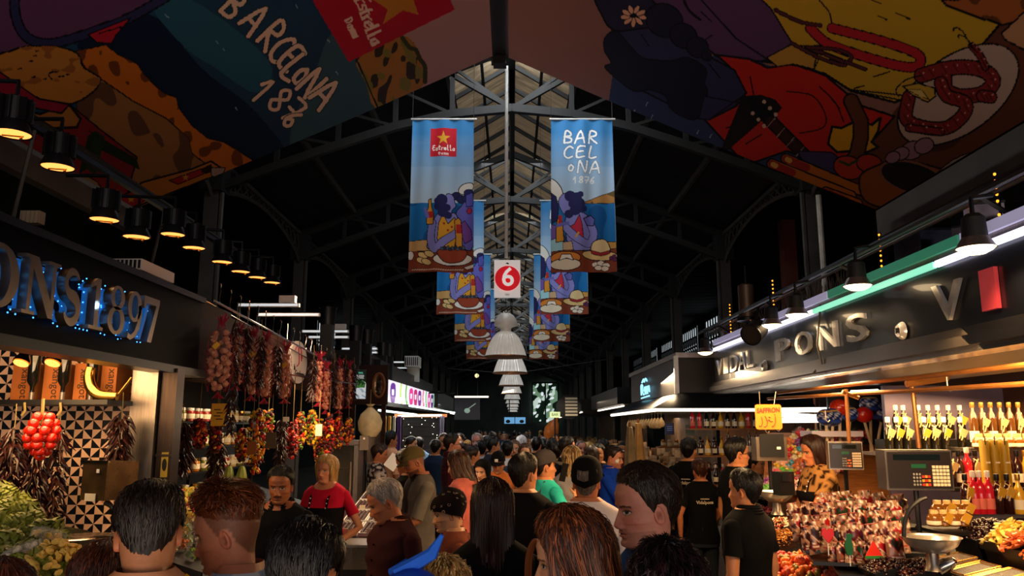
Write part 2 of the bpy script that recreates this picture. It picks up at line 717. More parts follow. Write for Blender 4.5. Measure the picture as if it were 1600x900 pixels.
# daylight windows with dark mullions in the side walls and the far end wall
wn = 0
for sx, y0s in ((1, [36, 42, 48, 54, 60]), (-1, [40, 46, 52, 58])):
 for y0 in y0s:
  wn += 1
  w = E('window_%d' % wn, (sx * 9.95, y0 + 2.0, 5.1))
  S(w)
  g = MB().box((sx * 9.96, y0 + 2.0, 6.2), (0.04, 4.0, 2.2)).build('pane', M_day, w, True)
  m = MB()
  for i in range(9):
   m.box((sx * 9.9, y0 + 0.5 * i, 6.2), (0.06, 0.13, 2.2))
  for z in (5.15, 5.7, 6.2, 6.7, 7.25):
   m.box((sx * 9.9, y0 + 2, z), (0.06, 4.0, 0.1))
  for i in range(8):
   m.bar((sx * 9.89, y0 + 0.5 * i, 5.7), (sx * 9.89, y0 + 0.5 * i + 0.5, 6.2), 0.06)
   m.bar((sx * 9.89, y0 + 0.5 * i + 0.5, 6.2), (sx * 9.89, y0 + 0.5 * i, 6.7), 0.06)
  m.build('mullions', M_black, w, True)
w = E('window_10', tuple(PY(848, 540, 69.9)))
S(w)
a, c = PY(842, 570, 69.9), PY(854, 518, 69.9)
MB().box((a + c) / 2, (c.x - a.x, 0.06, c.z - a.z)).build('pane', mat('greenish_day', '#b8e0d8', 0.5, emit=0.8, ecolor='#a9d6d0'), w, True)
MB().box((a + c) / 2 + Vector((0, -0.06, 0)), (0.08, 0.06, c.z - a.z)).box((a + c) / 2 + Vector((0, -0.06, 0)), (c.x - a.x, 0.06, 0.08)).build('glazing_bar', M_black, w, True)
# leaves and sky outside, through the tall glazed end door
dn = E('door_1', tuple(PY(850, 668, 69.8)))
S(dn)
g0, g1 = PY(832, 660, 69.7), PY(872, 598, 69.7)
nx, nz = 60, 90
X, Z = np.meshgrid(np.linspace(g0.x, g1.x, nx), np.linspace(g0.z, g1.z, nz), indexing='ij')
pt = Paint(np.stack([X.ravel() * 60, Z.ravel() * 60], 1), '#0d1a12')
al = np.arange(nx * nz)
pt.mottle(al, '#6f8f74', 3, 14, 0.6)
pt.mottle(al, '#c9dccf', 5, 11, 1.3)
pt.mottle(al, '#f2fbff', 8, 8, 2.4)
b = MB()
b.add(np.stack([X.ravel(), np.full(nx * nz, 69.7), Z.ravel()], 1), grid_faces(nx, nz), pt.c)
b.build('pane', mat('street_through_glass', vcol=True, emit=0.8), dn, True)
b = MB()
for x in (g0.x, (g0.x + g1.x) / 2, g1.x):
 b.box((x, 69.6, (g0.z + g1.z) / 2), (0.12, 0.1, g1.z - g0.z))
b.box(((g0.x + g1.x) / 2, 69.6, g1.z), (g1.x - g0.x, 0.1, 0.14))
b.build('door_frame', M_black, dn, True)

# ================================================================ the two big printed canvases under the roof
M_print = mat('printed_canvas', vcol=True, rough=0.75, bump=0.05, bscale=6, spec=0.25)


def canvas_grid(sx, inner, outer, y0, y1, nu, nv):
 """inner/outer: (x, z) of the ridge edge and of the eaves edge; gentle sag across"""
 u = np.linspace(0, 1, nu)
 v = np.linspace(0, 1, nv) ** 0.85
 U, W = np.meshgrid(u, v, indexing='ij')
 x = inner[0] + (outer[0] - inner[0]) * U
 z = inner[1] + (outer[1] - inner[1]) * U - 0.03 * np.sin(PI * U)
 y = y0 + (y1 - y0) * W
 return np.stack([x.ravel(), y.ravel(), z.ravel()], 1)


nu, nv = 620, 440
G = canvas_grid(-1, (-0.24, 6.38), (-4.45, 4.45), 3.0, 9.0, nu, nv)
p = Paint(proj(G), '#1c3a5c')
NAVY, INK = '#131a33', '#0a0a12'
al = np.arange(len(G))
p.grad(al, '#1d4a66', '#22324f', (240, 0), (560, 260))
p.poly([(232, 22), (300, 90), (330, 120), (400, 175), (455, 262), (360, 290), (300, 220), (190, 130), (120, 70)], '#0c1d3c', smooth=4)
p.poly([(240, 12), (300, 0), (420, 95), (400, 145), (335, 105), (290, 75)], '#2a6076', smooth=5)
p.poly([(520, 50), (560, 100), (592, 170), (470, 262), (455, 200), (490, 120)], '#3b5b66', smooth=4)
p.poly([(-600, -400), (330, -60), (262, 4), (190, 36), (120, 64), (60, 80), (-20, 96), (-600, 300)], '#6a3f66')
p.stroke([(30, -200), (23, -20), (26, 30), (42, 58), (70, 68), (100, 64), (150, 48), (210, 24), (300, -30)], INK, 17, smooth=6)
p.stroke([(30, -200), (23, -20), (26, 30), (42, 58), (70, 68), (100, 64), (150, 48), (210, 24), (300, -30)], '#2f2f5c', 12, smooth=6)
p.poly([(138, 54), (204, 28), (196, 38), (182, 54), (174, 68), (150, 66)], '#c61f35', INK, 2.2)
p.stroke([(155, 52), (190, 42)], INK, 2)
rock = p.poly([(120, 80), (165, 70), (186, 86), (215, 100), (226, 118), (255, 146), (276, 152), (279, 168), (300, 196), (325, 216), (350, 222), (395, 250), (400, 262), (340, 290), (300, 262), (294, 216), (258, 184), (208, 158), (140, 120)], '#d8741c', INK, 2)
p.mottle(rock, '#7a3c16', 4, 9, 1.7)
tan = p.poly([(130, 112), (150, 118), (208, 158), (258, 184), (294, 216), (300, 240), (330, 262), (320, 292), (230, 330), (190, 300), (160, 220), (120, 170)], '#a8703c', INK, 2.2)
p.mottle(tan, '#6b4530', 6, 14, 1.6)
p.poly([(-60, 130), (20, 168), (62, 178), (110, 164), (160, 205), (214, 246), (200, 300), (180, 322), (100, 290), (-40, 210)], '#8e2023', INK, 2.5)
p.poly([(-80, 150), (0, 152), (20, 168), (62, 178), (108, 163), (126, 186), (120, 199), (70, 201), (20, 186), (-60, 200)], '#c07a34', INK, 4)
hat = p.poly([(-80, 100), (0, 84), (40, 73), (90, 73), (121, 84), (130, 104), (150, 117), (157, 124), (145, 144), (108, 163), (60, 154), (20, 130), (0, 114), (-80, 60)], '#cf8536', INK, 3, smooth=4)
p.mottle(hat, '#a8642a', 12, 6, 2.1)
p.poly([(-80, 70), (0, 113), (60, 154), (109, 163), (96, 177), (60, 170), (0, 150), (-80, 110)], '#a01c38', INK, 3)
for x, y, w in ((56, 80, 4), (52, 88, 4), (46, 96, 5), (28, 108, 5), (50, 121, 5), (68, 124, 4), (92, 120, 8), (104, 117, 4)):
 p.stroke([(x, y), (x + w, y - 1)], INK, 2.4)
p.stroke([(82, 124), (76, 118), (80, 113), (90, 112)], INK, 2.2, smooth=4)
for i in range(38):                                        # sprig of needles
 t = i / 37
 a = (150 + 62 * t, 212 + 36 * t)
 for s_ in (-1, 1):
  p.stroke([a, (a[0] + 8 * s_ - 3, a[1] + 14 * s_ * (1 - .3 * t) + 6)], '#1c2a16', 2.2)
 a = (150 - 14 * t, 205 + 58 * t)
 p.stroke([a, (a[0] - 12, a[1] + 8)], '#1c2a16', 2.0)
 p.stroke([a, (a[0] + 13, a[1] + 10)], '#26381c', 2.0)
p.poly([(100, 284), (130, 272), (152, 284), (165, 304), (120, 330), (80, 300)], '#9a7a52', INK, 2)
bt = [(186, 312), (222, 285), (300, 264), (330, 252), (345, 262), (338, 274), (230, 316), (205, 326)]
p.poly(bt, '#cf7a28', INK, 3)
p.poly([(183, 312), (208, 298), (230, 312), (206, 324)], '#b02428', INK, 1.5)
p.poly(star(205, 311, 7), '#e0a030')
p.poly([(264, 282), (314, 264), (318, 272), (278, 288)], '#b3202c', INK, 1.5)
p.poly(star(290, 277, 6), '#e0a030')
p.poly([(314, 264), (330, 256), (334, 268), (320, 272)], '#2a1a10')
p.poly([(330, 262), (352, 262), (344, 282), (330, 274)], '#b79a8a', INK, 1.5)
# pink evening sky, tree covered headland, red maker's panel
p.poly([(600, 30), (800, -200), (800, 200), (640, 160)], '#c39088')
tr = p.poly([(555, 92), (590, 74), (630, 56), (650, 72), (654, 88), (665, 98), (664, 118), (662, 132), (640, 150), (588, 170), (572, 130)], '#b8772a', smooth=3)
p.mottle(tr, '#3a2a18', 17, 7, 1.1)
p.mottle(tr, '#8a7a2c', 19, 9, 1.8)
p.stroke([(628, 58), (640, 74), (650, 78), (656, 92), (664, 104), (664, 128)], '#3f3d16', 7, smooth=3)
p.stroke([(555, 88), (570, 122), (580, 145), (592, 172)], INK, 2.5)
p.poly([(470, -32), (495, 12), (545, 97), (711, 15), (690, -28), (662, -80), (540, -120)], '#c4142c')
p.poly([(618, -40), (646, 0), (654, 23), (630, 16), (598, 38), (606, 15), (578, -4), (606, -6)], '#cf8420')
WH = '#ffd2b4'
for i, ch in enumerate('Estrella'):
 t = i / 7
 glyph(p, ch, (566 + 22 * t, 1 + 62 * t), (7, 11.5), (22, -9) if ch in 'Elt' else (18, -8), WH, 5.2, nib=(0.9, 0.45))
for i, ch in enumerate('Damm'):
 t = i / 3
 glyph(p, ch, (545 + 11 * t, 32 + 22 * t), (4, 7), (12, -5), WH, 3.0, nib=(0.9, 0.5))
for ch, x, y in (('B', 367, 8), ('A', 398, 30), ('R', 425, 55), ('C', 441, 77), ('E', 456, 91), ('L', 460, 107), ('O', 472, 117), ('N', 487, 131), ('A', 508, 146)):
 k = 0.8 if ch == 'O' else 1.0
 glyph(p, ch, (x, y), (16 * k, 22 * k), (34 * k, -33 * k), INK, 9.0)
 glyph(p, ch, (x, y), (16 * k, 22 * k), (34 * k, -33 * k), WH, 6.4)
for ch, x, y in (('1', 411, 142), ('8', 437, 155), ('7', 458, 172), ('6', 456, 185)):
 q = 0.75 if ch == '6' else 1
 glyph(p, ch, (x, y), (15 * q, 20 * q), (31 * q, -27 * q), INK, 7.6)
 glyph(p, ch, (x, y), (15 * q, 20 * q), (31 * q, -27 * q), WH, 5.4)
for x, y in ((258, 23), (262, 26), (348, 76), (368, 168), (338, 64), (462, 8), (512, 62), (525, 112)):
 p.stroke([(x, y), (x + 3, y + 4)], '#9fb8c4', 1.3)
for i in range(16):                                        # tiny printed line along the eaves edge: damm.es ... consum responsable
 t = i / 15
 if i in (8, 9):
  continue
 x, y = 22 + 126 * t, 247 + 62 * t
 p.stroke([(x, y - 3), (x + 2, y + 2), (x + 4, y - 1), (x + 5, y + 4)], '#e8d0b8', 1.4)
b = MB()
b.add(G, grid_faces(nu, nv), p.c)
T(b.build('printed_canvas', M_print), 'huge printed canvas with white handwritten BARCELONA 1876, left of the ridge', 'canvas', 'printed canvases under the roof')

G = canvas_grid(1, (-0.04, 6.36), (4.3, 4.44), 3.0, 9.0, nu, nv)
p = Paint(proj(G), '#b07a6c')
al = np.arange(len(G))
p.grad(al, '#9a6a5e', '#bb8474', (960, 0), (800, 60))
p.poly([(957, 118), (950, 165), (1000, 180), (1180, 290), (1420, 340), (1420, 200), (1150, 80)], '#34406a')
br = p.poly([(1480, -200), (2000, -200), (2000, 500), (1330, 380), (1290, 330), (1400, 170), (1560, 40)], '#6a3a28')
p.mottle(br, '#4c2a20', 21, 30, 1.0)
rk = p.poly([(1400, -20), (1600, -60), (1700, 10), (1560, 40), (1470, 30)], '#b0602c', INK, 3)
p.mottle(rk, '#6f3d20', 23, 16, 1.2)
p.poly([(920, -300), (1600, -300), (1500, 0), (1320, 0), (1250, 88), (1190, 96), (1120, 88), (1080, 56), (1000, 0), (930, 0)], '#5f3c66', INK, 3)
p.poly([(1120, 86), (1170, 92), (1200, 106), (1240, 100), (1290, 118), (1345, 165), (1398, 182), (1345, 240), (1300, 262), (1230, 236), (1165, 258), (1140, 230), (1100, 186), (1150, 165), (1166, 145), (1148, 112)], '#c8281c', INK, 3.5)
for a in ([(1165, 225), (1190, 210)], [(1172, 120), (1178, 150)], [(1230, 143), (1270, 150), (1290, 180), (1285, 200), (1250, 208)], [(1280, 135), (1305, 160), (1318, 190)], [(1135, 200), (1160, 192)], [(1296, 150), (1312, 170)]):
 p.stroke(a, INK, 2.2, smooth=4)
p.poly([(1150, -80), (1420, -60), (1480, 10), (1562, 38), (1530, 76), (1480, 95), (1422, 150), (1398, 160), (1330, 142), (1290, 116), (1245, 102), (1190, 96), (1232, 84), (1238, 68), (1205, 42), (1185, 10)], '#d0a42c', INK, 4)
p.poly([(1130, -60), (1205, 14), (1238, 68), (1198, 92), (1150, 60), (1060, -40)], '#5f3c66', INK, 2.5)
p.poly([(1198, 90), (1236, 70), (1262, 72), (1290, 70), (1272, 108), (1240, 100), (1215, 104)], '#c8963c', INK, 2)
for a in ([(1400, 20), (1422, 30)], [(1372, 25), (1386, 31)], [(1335, 138), (1350, 134)], [(1280, 0), (1296, 20), (1299, 35)], [(1365, 120), (1390, 112)], [(1275, 92), (1272, 104)], [(1330, 140), (1420, 150)], [(1345, 144), (1405, 156)], [(1362, 0), (1376, 6)]):
 p.stroke(a, INK, 2.4, smooth=4)
loop = [(1266, 44), (1290, 66), (1330, 82), (1400, 102), (1432, 104), (1438, 90), (1420, 78), (1370, 62), (1300, 44)]
p.stroke(loop, INK, 17, smooth=5)
p.stroke(loop, '#c02430', 13, smooth=5)
for a in ([(1238, 68), (1280, 90), (1318, 102), (1314, 94), (1260, 74)], [(1262, 74), (1310, 78), (1330, 88), (1322, 97), (1290, 86)], [(1322, 97), (1352, 108)], [(1212, 16), (1250, 34), (1282, 40)]):
 p.stroke(a, INK, 7, smooth=4)
 p.stroke(a, '#5c2630', 4, smooth=4)
# seafood plate
p.ell(1497, 148, 108, 60, '#c9a99a', -0.62, INK, 3)
for a, w in (([(1440, 118), (1475, 108), (1510, 105), (1540, 112), (1552, 128), (1535, 146), (1500, 150), (1478, 140), (1476, 122)], 20),
    ([(1420, 152), (1416, 185), (1440, 198), (1478, 200), (1505, 180), (1508, 160), (1480, 150), (1470, 130)], 18),
    ([(1535, 150), (1548, 152)], 16), ([(1420, 200), (1470, 206)], 9), ([(1540, 105), (1530, 85), (1518, 72)], 8)):
 p.stroke(a, INK, w + 5, smooth=5)
 p.stroke(a, '#8c2826', w, smooth=5)
 for q in smooth_pts(a, 4, False)[::2]:
  p.stroke([(q[0] - 4, q[1] - 6), (q[0] + 4, q[1] + 6)], '#4a1418', 1.6)
  p.ell(q[0] + 3, q[1] - 4, 1.3, 1.3, '#e8a090')
for a in ([(1518, 75), (1505, 50), (1492, 43), (1490, 48)], [(1524, 80), (1510, 60), (1498, 54), (1498, 60)], [(1440, 118), (1415, 125), (1400, 140), (1404, 150)]):
 p.stroke(a, INK, 2.2, smooth=5)
p.poly([(1411, 135), (1436, 130), (1460, 138), (1462, 150), (1450, 160), (1425, 148)], '#d4a83c', INK, 2.5)
p.poly([(1418, 140), (1440, 140), (1452, 156), (1436, 150)], '#e8c870', INK, 1)
p.poly([(1565, 52), (1620, 0), (1700, 40), (1600, 78), (1570, 62)], '#c9926a', INK, 3)
# guitar neck, splash, pepper mill, bottles, tomatoes, pan, garlic
p.poly([(1120, 250), (1160, 150), (1190, 148), (1212, 156), (1222, 168), (1210, 182), (1195, 185)], '#1a1014')
p.stroke([(1175, 160), (1205, 185)], INK, 20)
p.stroke([(1200, 185), (1290, 275)], INK, 21)
p.stroke([(1204, 190), (1288, 272)], '#3a1c16', 15)
for i in range(6):
 x, y = 1205 + i * 15, 192 + i * 15
 p.stroke([(x + 6, y - 7), (x - 6, y + 7)], '#b09080', 1.3)
for i in range(3):
 for s_ in (-1, 1):
  p.ell(1185 + i * 9 + 9 * s_, 168 + i * 10 - 9 * s_, 3, 3, '#d8b8a0')
p.poly([(1294, 225), (1300, 198), (1315, 200), (1340, 188), (1362, 195), (1376, 184), (1372, 205), (1362, 222), (1372, 230), (1350, 240), (1330, 236), (1308, 238)], '#e0a21c', INK, 4)
p.stroke([(1330, 158), (1345, 190), (1345, 215), (1338, 245), (1318, 262)], INK, 26)
p.stroke([(1330, 158), (1345, 190), (1345, 215), (1338, 245), (1318, 262)], '#6a3a22', 20)
p.poly([(1246, 236), (1300, 238), (1330, 262), (1310, 276), (1260, 262)], '#453a68', INK, 2)
for a in ([(1228, 248), (1345, 298)], [(1206, 256), (1330, 306)], [(1290, 300), (1340, 318)]):
 p.stroke(a, INK, 18)
 p.stroke(a, '#c9701c', 13)
 p.stroke([a[0], (a[0][0] + 32, a[0][1] + 14)], '#a82a20', 12)
 p.stroke([(a[0][0] + 2, a[0][1] + 1), (a[0][0] + 6, a[0][1] + 3)], '#e8b050', 8)
p.ell(1326, 262, 24, 18, '#c43a28', 0.3, INK, 2.5)
p.ell(1358, 255, 20, 14, '#b83226', 0.1, INK, 2.5)
p.stroke([(1312, 252), (1326, 258), (1340, 250)], '#2c4a1c', 4)
p.poly([(1344, 275), (1372, 258), (1400, 250), (1450, 258), (1480, 275), (1430, 318), (1390, 326), (1350, 312)], '#9a5424', INK, 3, smooth=4)
p.ell(1426, 278, 52, 24, '#100c10', 0.28, '#8a5a44', 4)
for x, y, r_ in ((1425, 235, 14), (1444, 228, 12), (1408, 240, 10), (1395, 246, 9)):
 p.ell(x, y, r_ * 1.3, r_, '#a07484', -0.4, INK, 2)
p.ell(1500, 262, 42, 16, '#a89284', -0.5, INK, 2)
# two heads seen from behind: hat, hair, flower
p.poly([(928, -20), (940, 22), (957, 46), (985, 48), (1022, 42), (1034, 20), (1010, -10), (980, -60)], '#2b2546', INK, 3.5, smooth=3)
p.poly([(962, 50), (1022, 42), (1062, 50), (1100, 84), (1148, 110), (1166, 145), (1150, 166), (1108, 187), (1050, 165), (960, 120)], '#33345e', INK, 3)
for x, y, r_ in ((1038, 32, 30), (1068, 56, 22), (1090, 74, 18), (1104, 88, 8)):
 p.ell(x, y, r_, r_ * .85, '#1f1d38', 0.5, INK, 2.5)
p.poly([(945, 60), (960, 48), (975, 60), (1000, 88), (1025, 94), (1048, 95), (1075, 90), (1103, 108), (1100, 130), (1105, 145), (1090, 185), (1062, 180), (1045, 165), (1040, 150), (1015, 140), (990, 142), (958, 118), (945, 104), (955, 98), (945, 80)], '#1a1730', INK, 2.5, smooth=4)
p.poly([(1100, 150), (1150, 160), (1160, 150), (1108, 187), (1092, 186)], '#33345e', INK, 2)
for i in range(9):
 a = i * 2 * PI / 9 + .2
 p.ell(990 + 13 * math.cos(a), 25 + 10 * math.sin(a), 8, 4, '#ffbfa0', math.atan2(10 * math.sin(a), 13 * math.cos(a)), INK, 1.5)
p.ell(990, 24, 4, 4, INK)
p.stroke([(1065, -10), (1075, 14), (1094, 31)], INK, 4, smooth=4)
for a in ([(1002, 54), (1014, 72)], [(1108, 100), (1125, 122)], [(1100, 64), (1112, 55)], [(1095, 18), (1112, 34)]):
 p.stroke(a, INK, 2)
for x, y in ((1012, 160), (992, 172), (1092, 204), (1112, 210), (1020, 180)):
 p.stroke([(x, y), (x - 3, y + 5)], '#b8c4d4', 1.3)
b = MB()
b.add(G, grid_faces(nu, nv), p.c)
T(b.build('printed_canvas', M_print), 'huge printed canvas with a red dress, yellow dress and seafood plate, right of the ridge', 'canvas', 'printed canvases under the roof')
# beams that carry the canvases
b = MB()
for sx in (-1, 1):
 b.bar((sx * 4.55, 2.5, 4.36), (sx * 4.55, 9.4, 4.36), 0.12, 0.34)
S(b.build('canvas_beam', mat('brown_beam', '#4a4038', 0.7, noise=0.2, nscale=2)))
b = MB()
b.bar((-0.15, 2.0, 6.55), (-0.15, 9.3, 6.55), 0.22, 0.3)
b.bar((-0.15, 9.1, 6.3), (-0.15, 9.1, 7.7), 0.16)
S(b.build('ridge_strut', M_iron))
b = MB().tube([(-0.07, 9.45, 3.95), (-0.07, 9.45, 7.8)], 0.022, 8)
T(b.build('sign_pole', M_alu), 'thin grey pole dropping from the ridge to the number sign', 'pole')

# ================================================================ hanging banners
M_ban = mat('banner_cloth', vcol=True, rough=0.7, bump=0.06, bscale=4, spec=0.25)
SK, SKD, HR = '#8f8fd8', '#6f6fc0', '#26265c'


def banner_mesh(right):
 nu_, nv_ = 150, 360
 U, W = np.meshgrid(np.linspace(0, 1, nu_), np.linspace(0, 1, nv_), indexing='ij')
 U, W = U.ravel(), W.ravel()
 q = Paint(np.stack([U * 100, W * 240], 1), '#3f86bd')
 al_ = np.arange(len(U))
 q.grad(al_, '#3a80b8', '#c4dcec', (0, 20), (0, 135))
 st = q._bb((0, 40), (100, 75))
 q.c[st] = q.c[st] * .75 + np.array(lin('#3f86bd')) * .25
 q.poly([(0, 133), (100, 133), (100, 200), (0, 200)], '#1a74b8')
 sea = q._bb((0, 133), (100, 196))
 q.mottle(sea, '#0f5a9a', 31, 12, 1.3)
 if not right:
  q.poly([(0, 192), (30, 190), (60, 198), (100, 196), (100, 215), (0, 215)], '#d3a968', INK, 1)
  q.poly([(60, 196), (100, 192), (100, 212), (60, 212)], '#a9d8da')
  q.poly([(0, 208), (100, 206), (100, 240), (0, 240)], '#8c4028', INK, 1)
  # second woman, hat
  q.ell(88, 110, 13, 8, '#e9e4dc', -0.5, INK, 1.4)
  q.poly([(72, 150), (80, 138), (86, 130), (100, 120), (100, 200), (84, 202), (78, 180)], '#6a6ac8', INK, 1.4, smooth=3)
  q.poly([(76, 168), (86, 160), (96, 175), (98, 190), (86, 196)], '#7a4a9c', INK, 1)
  for x, y, r_ in ((72, 122, 7), (80, 127, 7), (92, 118, 8), (88, 126, 6)):
   q.ell(x, y, r_, r_ * .9, HR, 0, INK, 1)
  q.poly([(88, 120), (98, 116), (100, 128), (98, 138), (88, 138)], '#5c5cba', INK, 1)
  q.ell(93, 145, 4, 5, '#b02848', 0, INK, 1)
  # first woman
  q.poly([(32, 205), (30, 190), (38, 160), (46, 150), (62, 148), (72, 150), (76, 165), (70, 190), (72, 205)], SK, INK, 1.5, smooth=4)
  q.poly([(46, 165), (52, 150), (60, 165), (70, 155), (76, 172), (70, 202), (56, 206), (44, 190)], '#e8a82c', INK, 1.2)
  for x, y in ((54, 165), (60, 175), (66, 170), (56, 185), (64, 190), (70, 180)):
   q.ell(x, y, 1.8, 1.8, '#b83020')
  q.poly([(56, 122), (62, 118), (68, 122), (70, 130), (72, 138), (66, 144), (64, 152), (52, 150)], SK, INK, 1.2, smooth=3)
  for x, y, r_ in ((50, 128, 9), (46, 138, 8), (52, 148, 8), (60, 152, 6), (44, 130, 6), (58, 140, 6)):
   q.ell(x, y, r_, r_ * .95, HR)
  q.stroke([(36, 165), (34, 188), (40, 205), (54, 192), (72, 180)], INK, 13, smooth=4)
  q.stroke([(36, 165), (34, 188), (40, 205), (54, 192), (72, 180)], SK, 11, smooth=4)
  q.stroke([(72, 172), (80, 180)], SKD, 5)
  q.poly([(70, 160), (76, 156), (80, 160), (82, 182), (82, 202), (72, 202), (72, 184)], '#e09a30', INK, 1.3)
  q.poly([(73, 166), (80, 166), (81, 180), (73, 180)], '#c02c24')
  q.poly([(29, 128), (33, 126), (34, 138), (38, 150), (37, 166), (27, 166), (26, 150), (29, 140)], '#e09a30', INK, 1.3)
  q.poly([(27, 146), (37, 146), (37, 156), (27, 156)], '#c02c24')
  q.stroke([(24, 142), (28, 154)], SKD, 5)
  # bowl, plate, bread
  q.ell(68, 220, 30, 10, '#f2eee6', 0, INK, 1.4)
  q.poly([(46, 206), (88, 206), (85, 220), (74, 225), (60, 225), (50, 220)], '#a2452a', INK, 1.4, smooth=3)
  for i in range(9):
   q.ell(52 + i * 4, 204 - (i % 3), 3.5, 2.4, '#2f3a4c' if i % 2 else '#565f70', i, INK, .8)
  for x, y in ((22, 214), (32, 212), (20, 222), (28, 224)):
   q.ell(x, y, 8, 4.6, '#ecca86', 0.4, INK, 1.1)
  q.ell(3, 214, 5, 7, '#f2eee6', 0, INK, 1)
  q.poly([(84, 232), (100, 228), (100, 234), (90, 236)], '#f2eee6', INK, 1)
  for i in range(22):
   q.stroke([(6 + i * 3.6, 236.5), (8 + i * 3.6, 235.5)], '#e8d8c0', 1.2)
  q.poly([(30, 14), (72, 14), (72, 59), (30, 59)], '#c41a2a')
  q.poly(star(51, 30, 11.5), '#e3a52c')
  for i, ch in enumerate('Estrella'):
   glyph(q, ch, (36 + i * 4.5, 45 if ch in 'Elt' else 46.2), (4.6, 0), (0, -8 if ch in 'Elt' else -6), '#fff4e8', 1.25)
  for i, ch in enumerate('Damm'):
   glyph(q, ch, (45 + i * 4.2, 54.5), (3.4, 0), (0, -4), '#fff4e8', .8)
 else:
  hl = q.poly([(48, 134), (66, 126), (82, 120), (100, 114), (100, 133)], '#c08a4a', INK, 1)
  q.mottle(hl, '#6d5a2c', 41, 6, 1.0)
  q.poly([(66, 198), (82, 192), (100, 194), (100, 214), (62, 212)], '#d29c4a', INK, 1.2)
  q.poly([(0, 206), (100, 204), (100, 240), (0, 240)], '#8c4028', INK, 1)
  q.ell(6, 112, 10, 20, '#ece6dc', -0.5, INK, 1.5)
  q.poly([(0, 116), (8, 122), (12, 140), (10, 160), (0, 165)], HR, INK, 1)
  q.poly([(0, 165), (14, 170), (22, 188), (16, 204), (0, 206)], '#7a5ab0', INK, 1.2)
  q.poly([(0, 190), (16, 184), (22, 206), (0, 208)], '#a9dfe6', INK, 1)
  q.poly([(30, 206), (24, 190), (22, 160), (28, 150), (44, 148), (56, 152), (66, 168), (66, 196), (58, 206)], SK, INK, 1.5, smooth=4)
  q.poly([(24, 172), (36, 166), (44, 152), (48, 168), (50, 188), (40, 192), (28, 186)], '#d0304c', INK, 1.2)
  q.poly([(12, 128), (20, 118), (30, 122), (34, 140), (30, 150), (20, 150), (14, 140)], SK, INK, 1.2, smooth=3)
  for x, y, r_ in ((30, 122, 9), (40, 124, 8), (44, 134, 9), (38, 144, 9), (28, 150, 7), (50, 142, 6), (46, 120, 5), (34, 134, 7)):
   q.ell(x, y, r_, r_ * .95, HR)
  q.stroke([(58, 160), (66, 180), (58, 196), (40, 188), (24, 172)], INK, 13, smooth=4)
  q.stroke([(58, 160), (66, 180), (58, 196), (40, 188), (24, 172)], SK, 11, smooth=4)
  q.poly([(50, 158), (62, 152), (68, 158), (66, 168), (56, 168)], SKD, INK, 1.3)
  q.stroke([(38, 186), (42, 180)], '#e8b040', 3)
  q.poly([(10, 158), (16, 156), (18, 168), (20, 192), (8, 194), (8, 172)], '#e09a30', INK, 1.3)
  q.poly([(12, 152), (17, 152), (17, 168), (11, 168)], '#c02c24')
  q.stroke([(10, 168), (26, 164)], SKD, 5)
  q.poly([(18, 194), (32, 192), (34, 206), (18, 206)], '#d8b48c', INK, 1)
  q.ell(22, 218, 23, 10, '#e08a34', 0, INK, 1.5)
  q.ell(22, 228, 23, 9, '#f2e4c8', 0, INK, 1.5)
  q.poly([(12, 222), (16, 212), (30, 212), (34, 222), (24, 218)], '#fbf0dc', INK, 1.2)
  q.ell(74, 214, 27, 8, '#ecca86', 0.05, INK, 1.5)
  q.poly([(62, 210), (63, 196), (72, 190), (84, 190), (90, 200), (90, 210), (76, 214)], '#f0d49a', INK, 1.4, smooth=3)
  q.poly([(62, 206), (76, 210), (90, 206), (90, 211), (76, 215), (62, 211)], '#a82a2c', INK, .8)
  for x, y in ((68, 228), (76, 226), (84, 229), (72, 233), (82, 234)):
   q.ell(x, y, 6, 4, '#f6ead4', 0, INK, 1)
  for x, y in ((92, 218), (96, 216), (97, 221)):
   q.ell(x, y, 3, 3, '#6a2a5c', 0, INK, .8)
  WB = '#f4f4f0'
  for row, (y, word, xs) in enumerate(((28, 'BAR', (28, 47, 68)), (52, 'CEL', (28, 48, 68)), (76, 'ONA', (32, 50, 70)))):
   for ch, x in zip(word, xs):
    kk = .7 if ch == 'O' else 1
    glyph(q, ch, (x, y), (17 * kk, 0), (2 * kk, -19 * kk), '#33587a', 4.4)
    glyph(q, ch, (x, y), (17 * kk, 0), (2 * kk, -19 * kk), WB, 3.0)
  for ch, x in zip('1876', (38, 47, 56, 65)):
   glyph(q, ch, (x, 97), (8, 0), (1, -10), WB, 1.9)
 b = MB()
 x = (U - .5) * 0.8
 z = -W * 2.03
 taper = 1 + 0.04 * W
 wav = 0.02 * np.sin(U * 9 + W * 1.3) * (0.3 + W) + 0.012 * np.sin(U * 21 + 2 * W)
 b.add(np.stack([x * taper, wav, z], 1), grid_faces(nu_, nv_), q.c)
 return b


ban0 = {}
for k in range(4):
 y = (9.75, 13.5, 17.9, 22.6)[k]
 for right in (False, True):
  cx = 0.91 if right else -0.9
  ztop = 5.86
  side = 'right' if right else 'left'
  art = 'with BARCELONA 1876 and straw hat' if right else 'with red star logo and food bowl'
  lb = 'banner %s, %s' % (art, ('nearest of its hanging row', 'second of its hanging row', 'third of its hanging row', 'farthest of its hanging row')[k])
  if k == 0:
   r = E('hanging_banner', (cx, y, ztop))
   T(r, lb, 'banner', 'banners hanging in the nave')
   banner_mesh(right).build('cloth', M_ban, r, angle=None)
   MB().tube([(-.42, 0, 0.01), (.44, 0, 0.01)], 0.012, 8).build('rod', M_alu, r)
   for s_ in (-1, 1):
    MB().tube([(s_ * .4, 0, 0.02), (s_ * .4, 0.02, 1.5)], 0.003, 4).build('wire', M_iron2, r)
   ban0[right] = r
  else:
   dup(ban0[right], (cx, y, ztop), 0, label=lb)

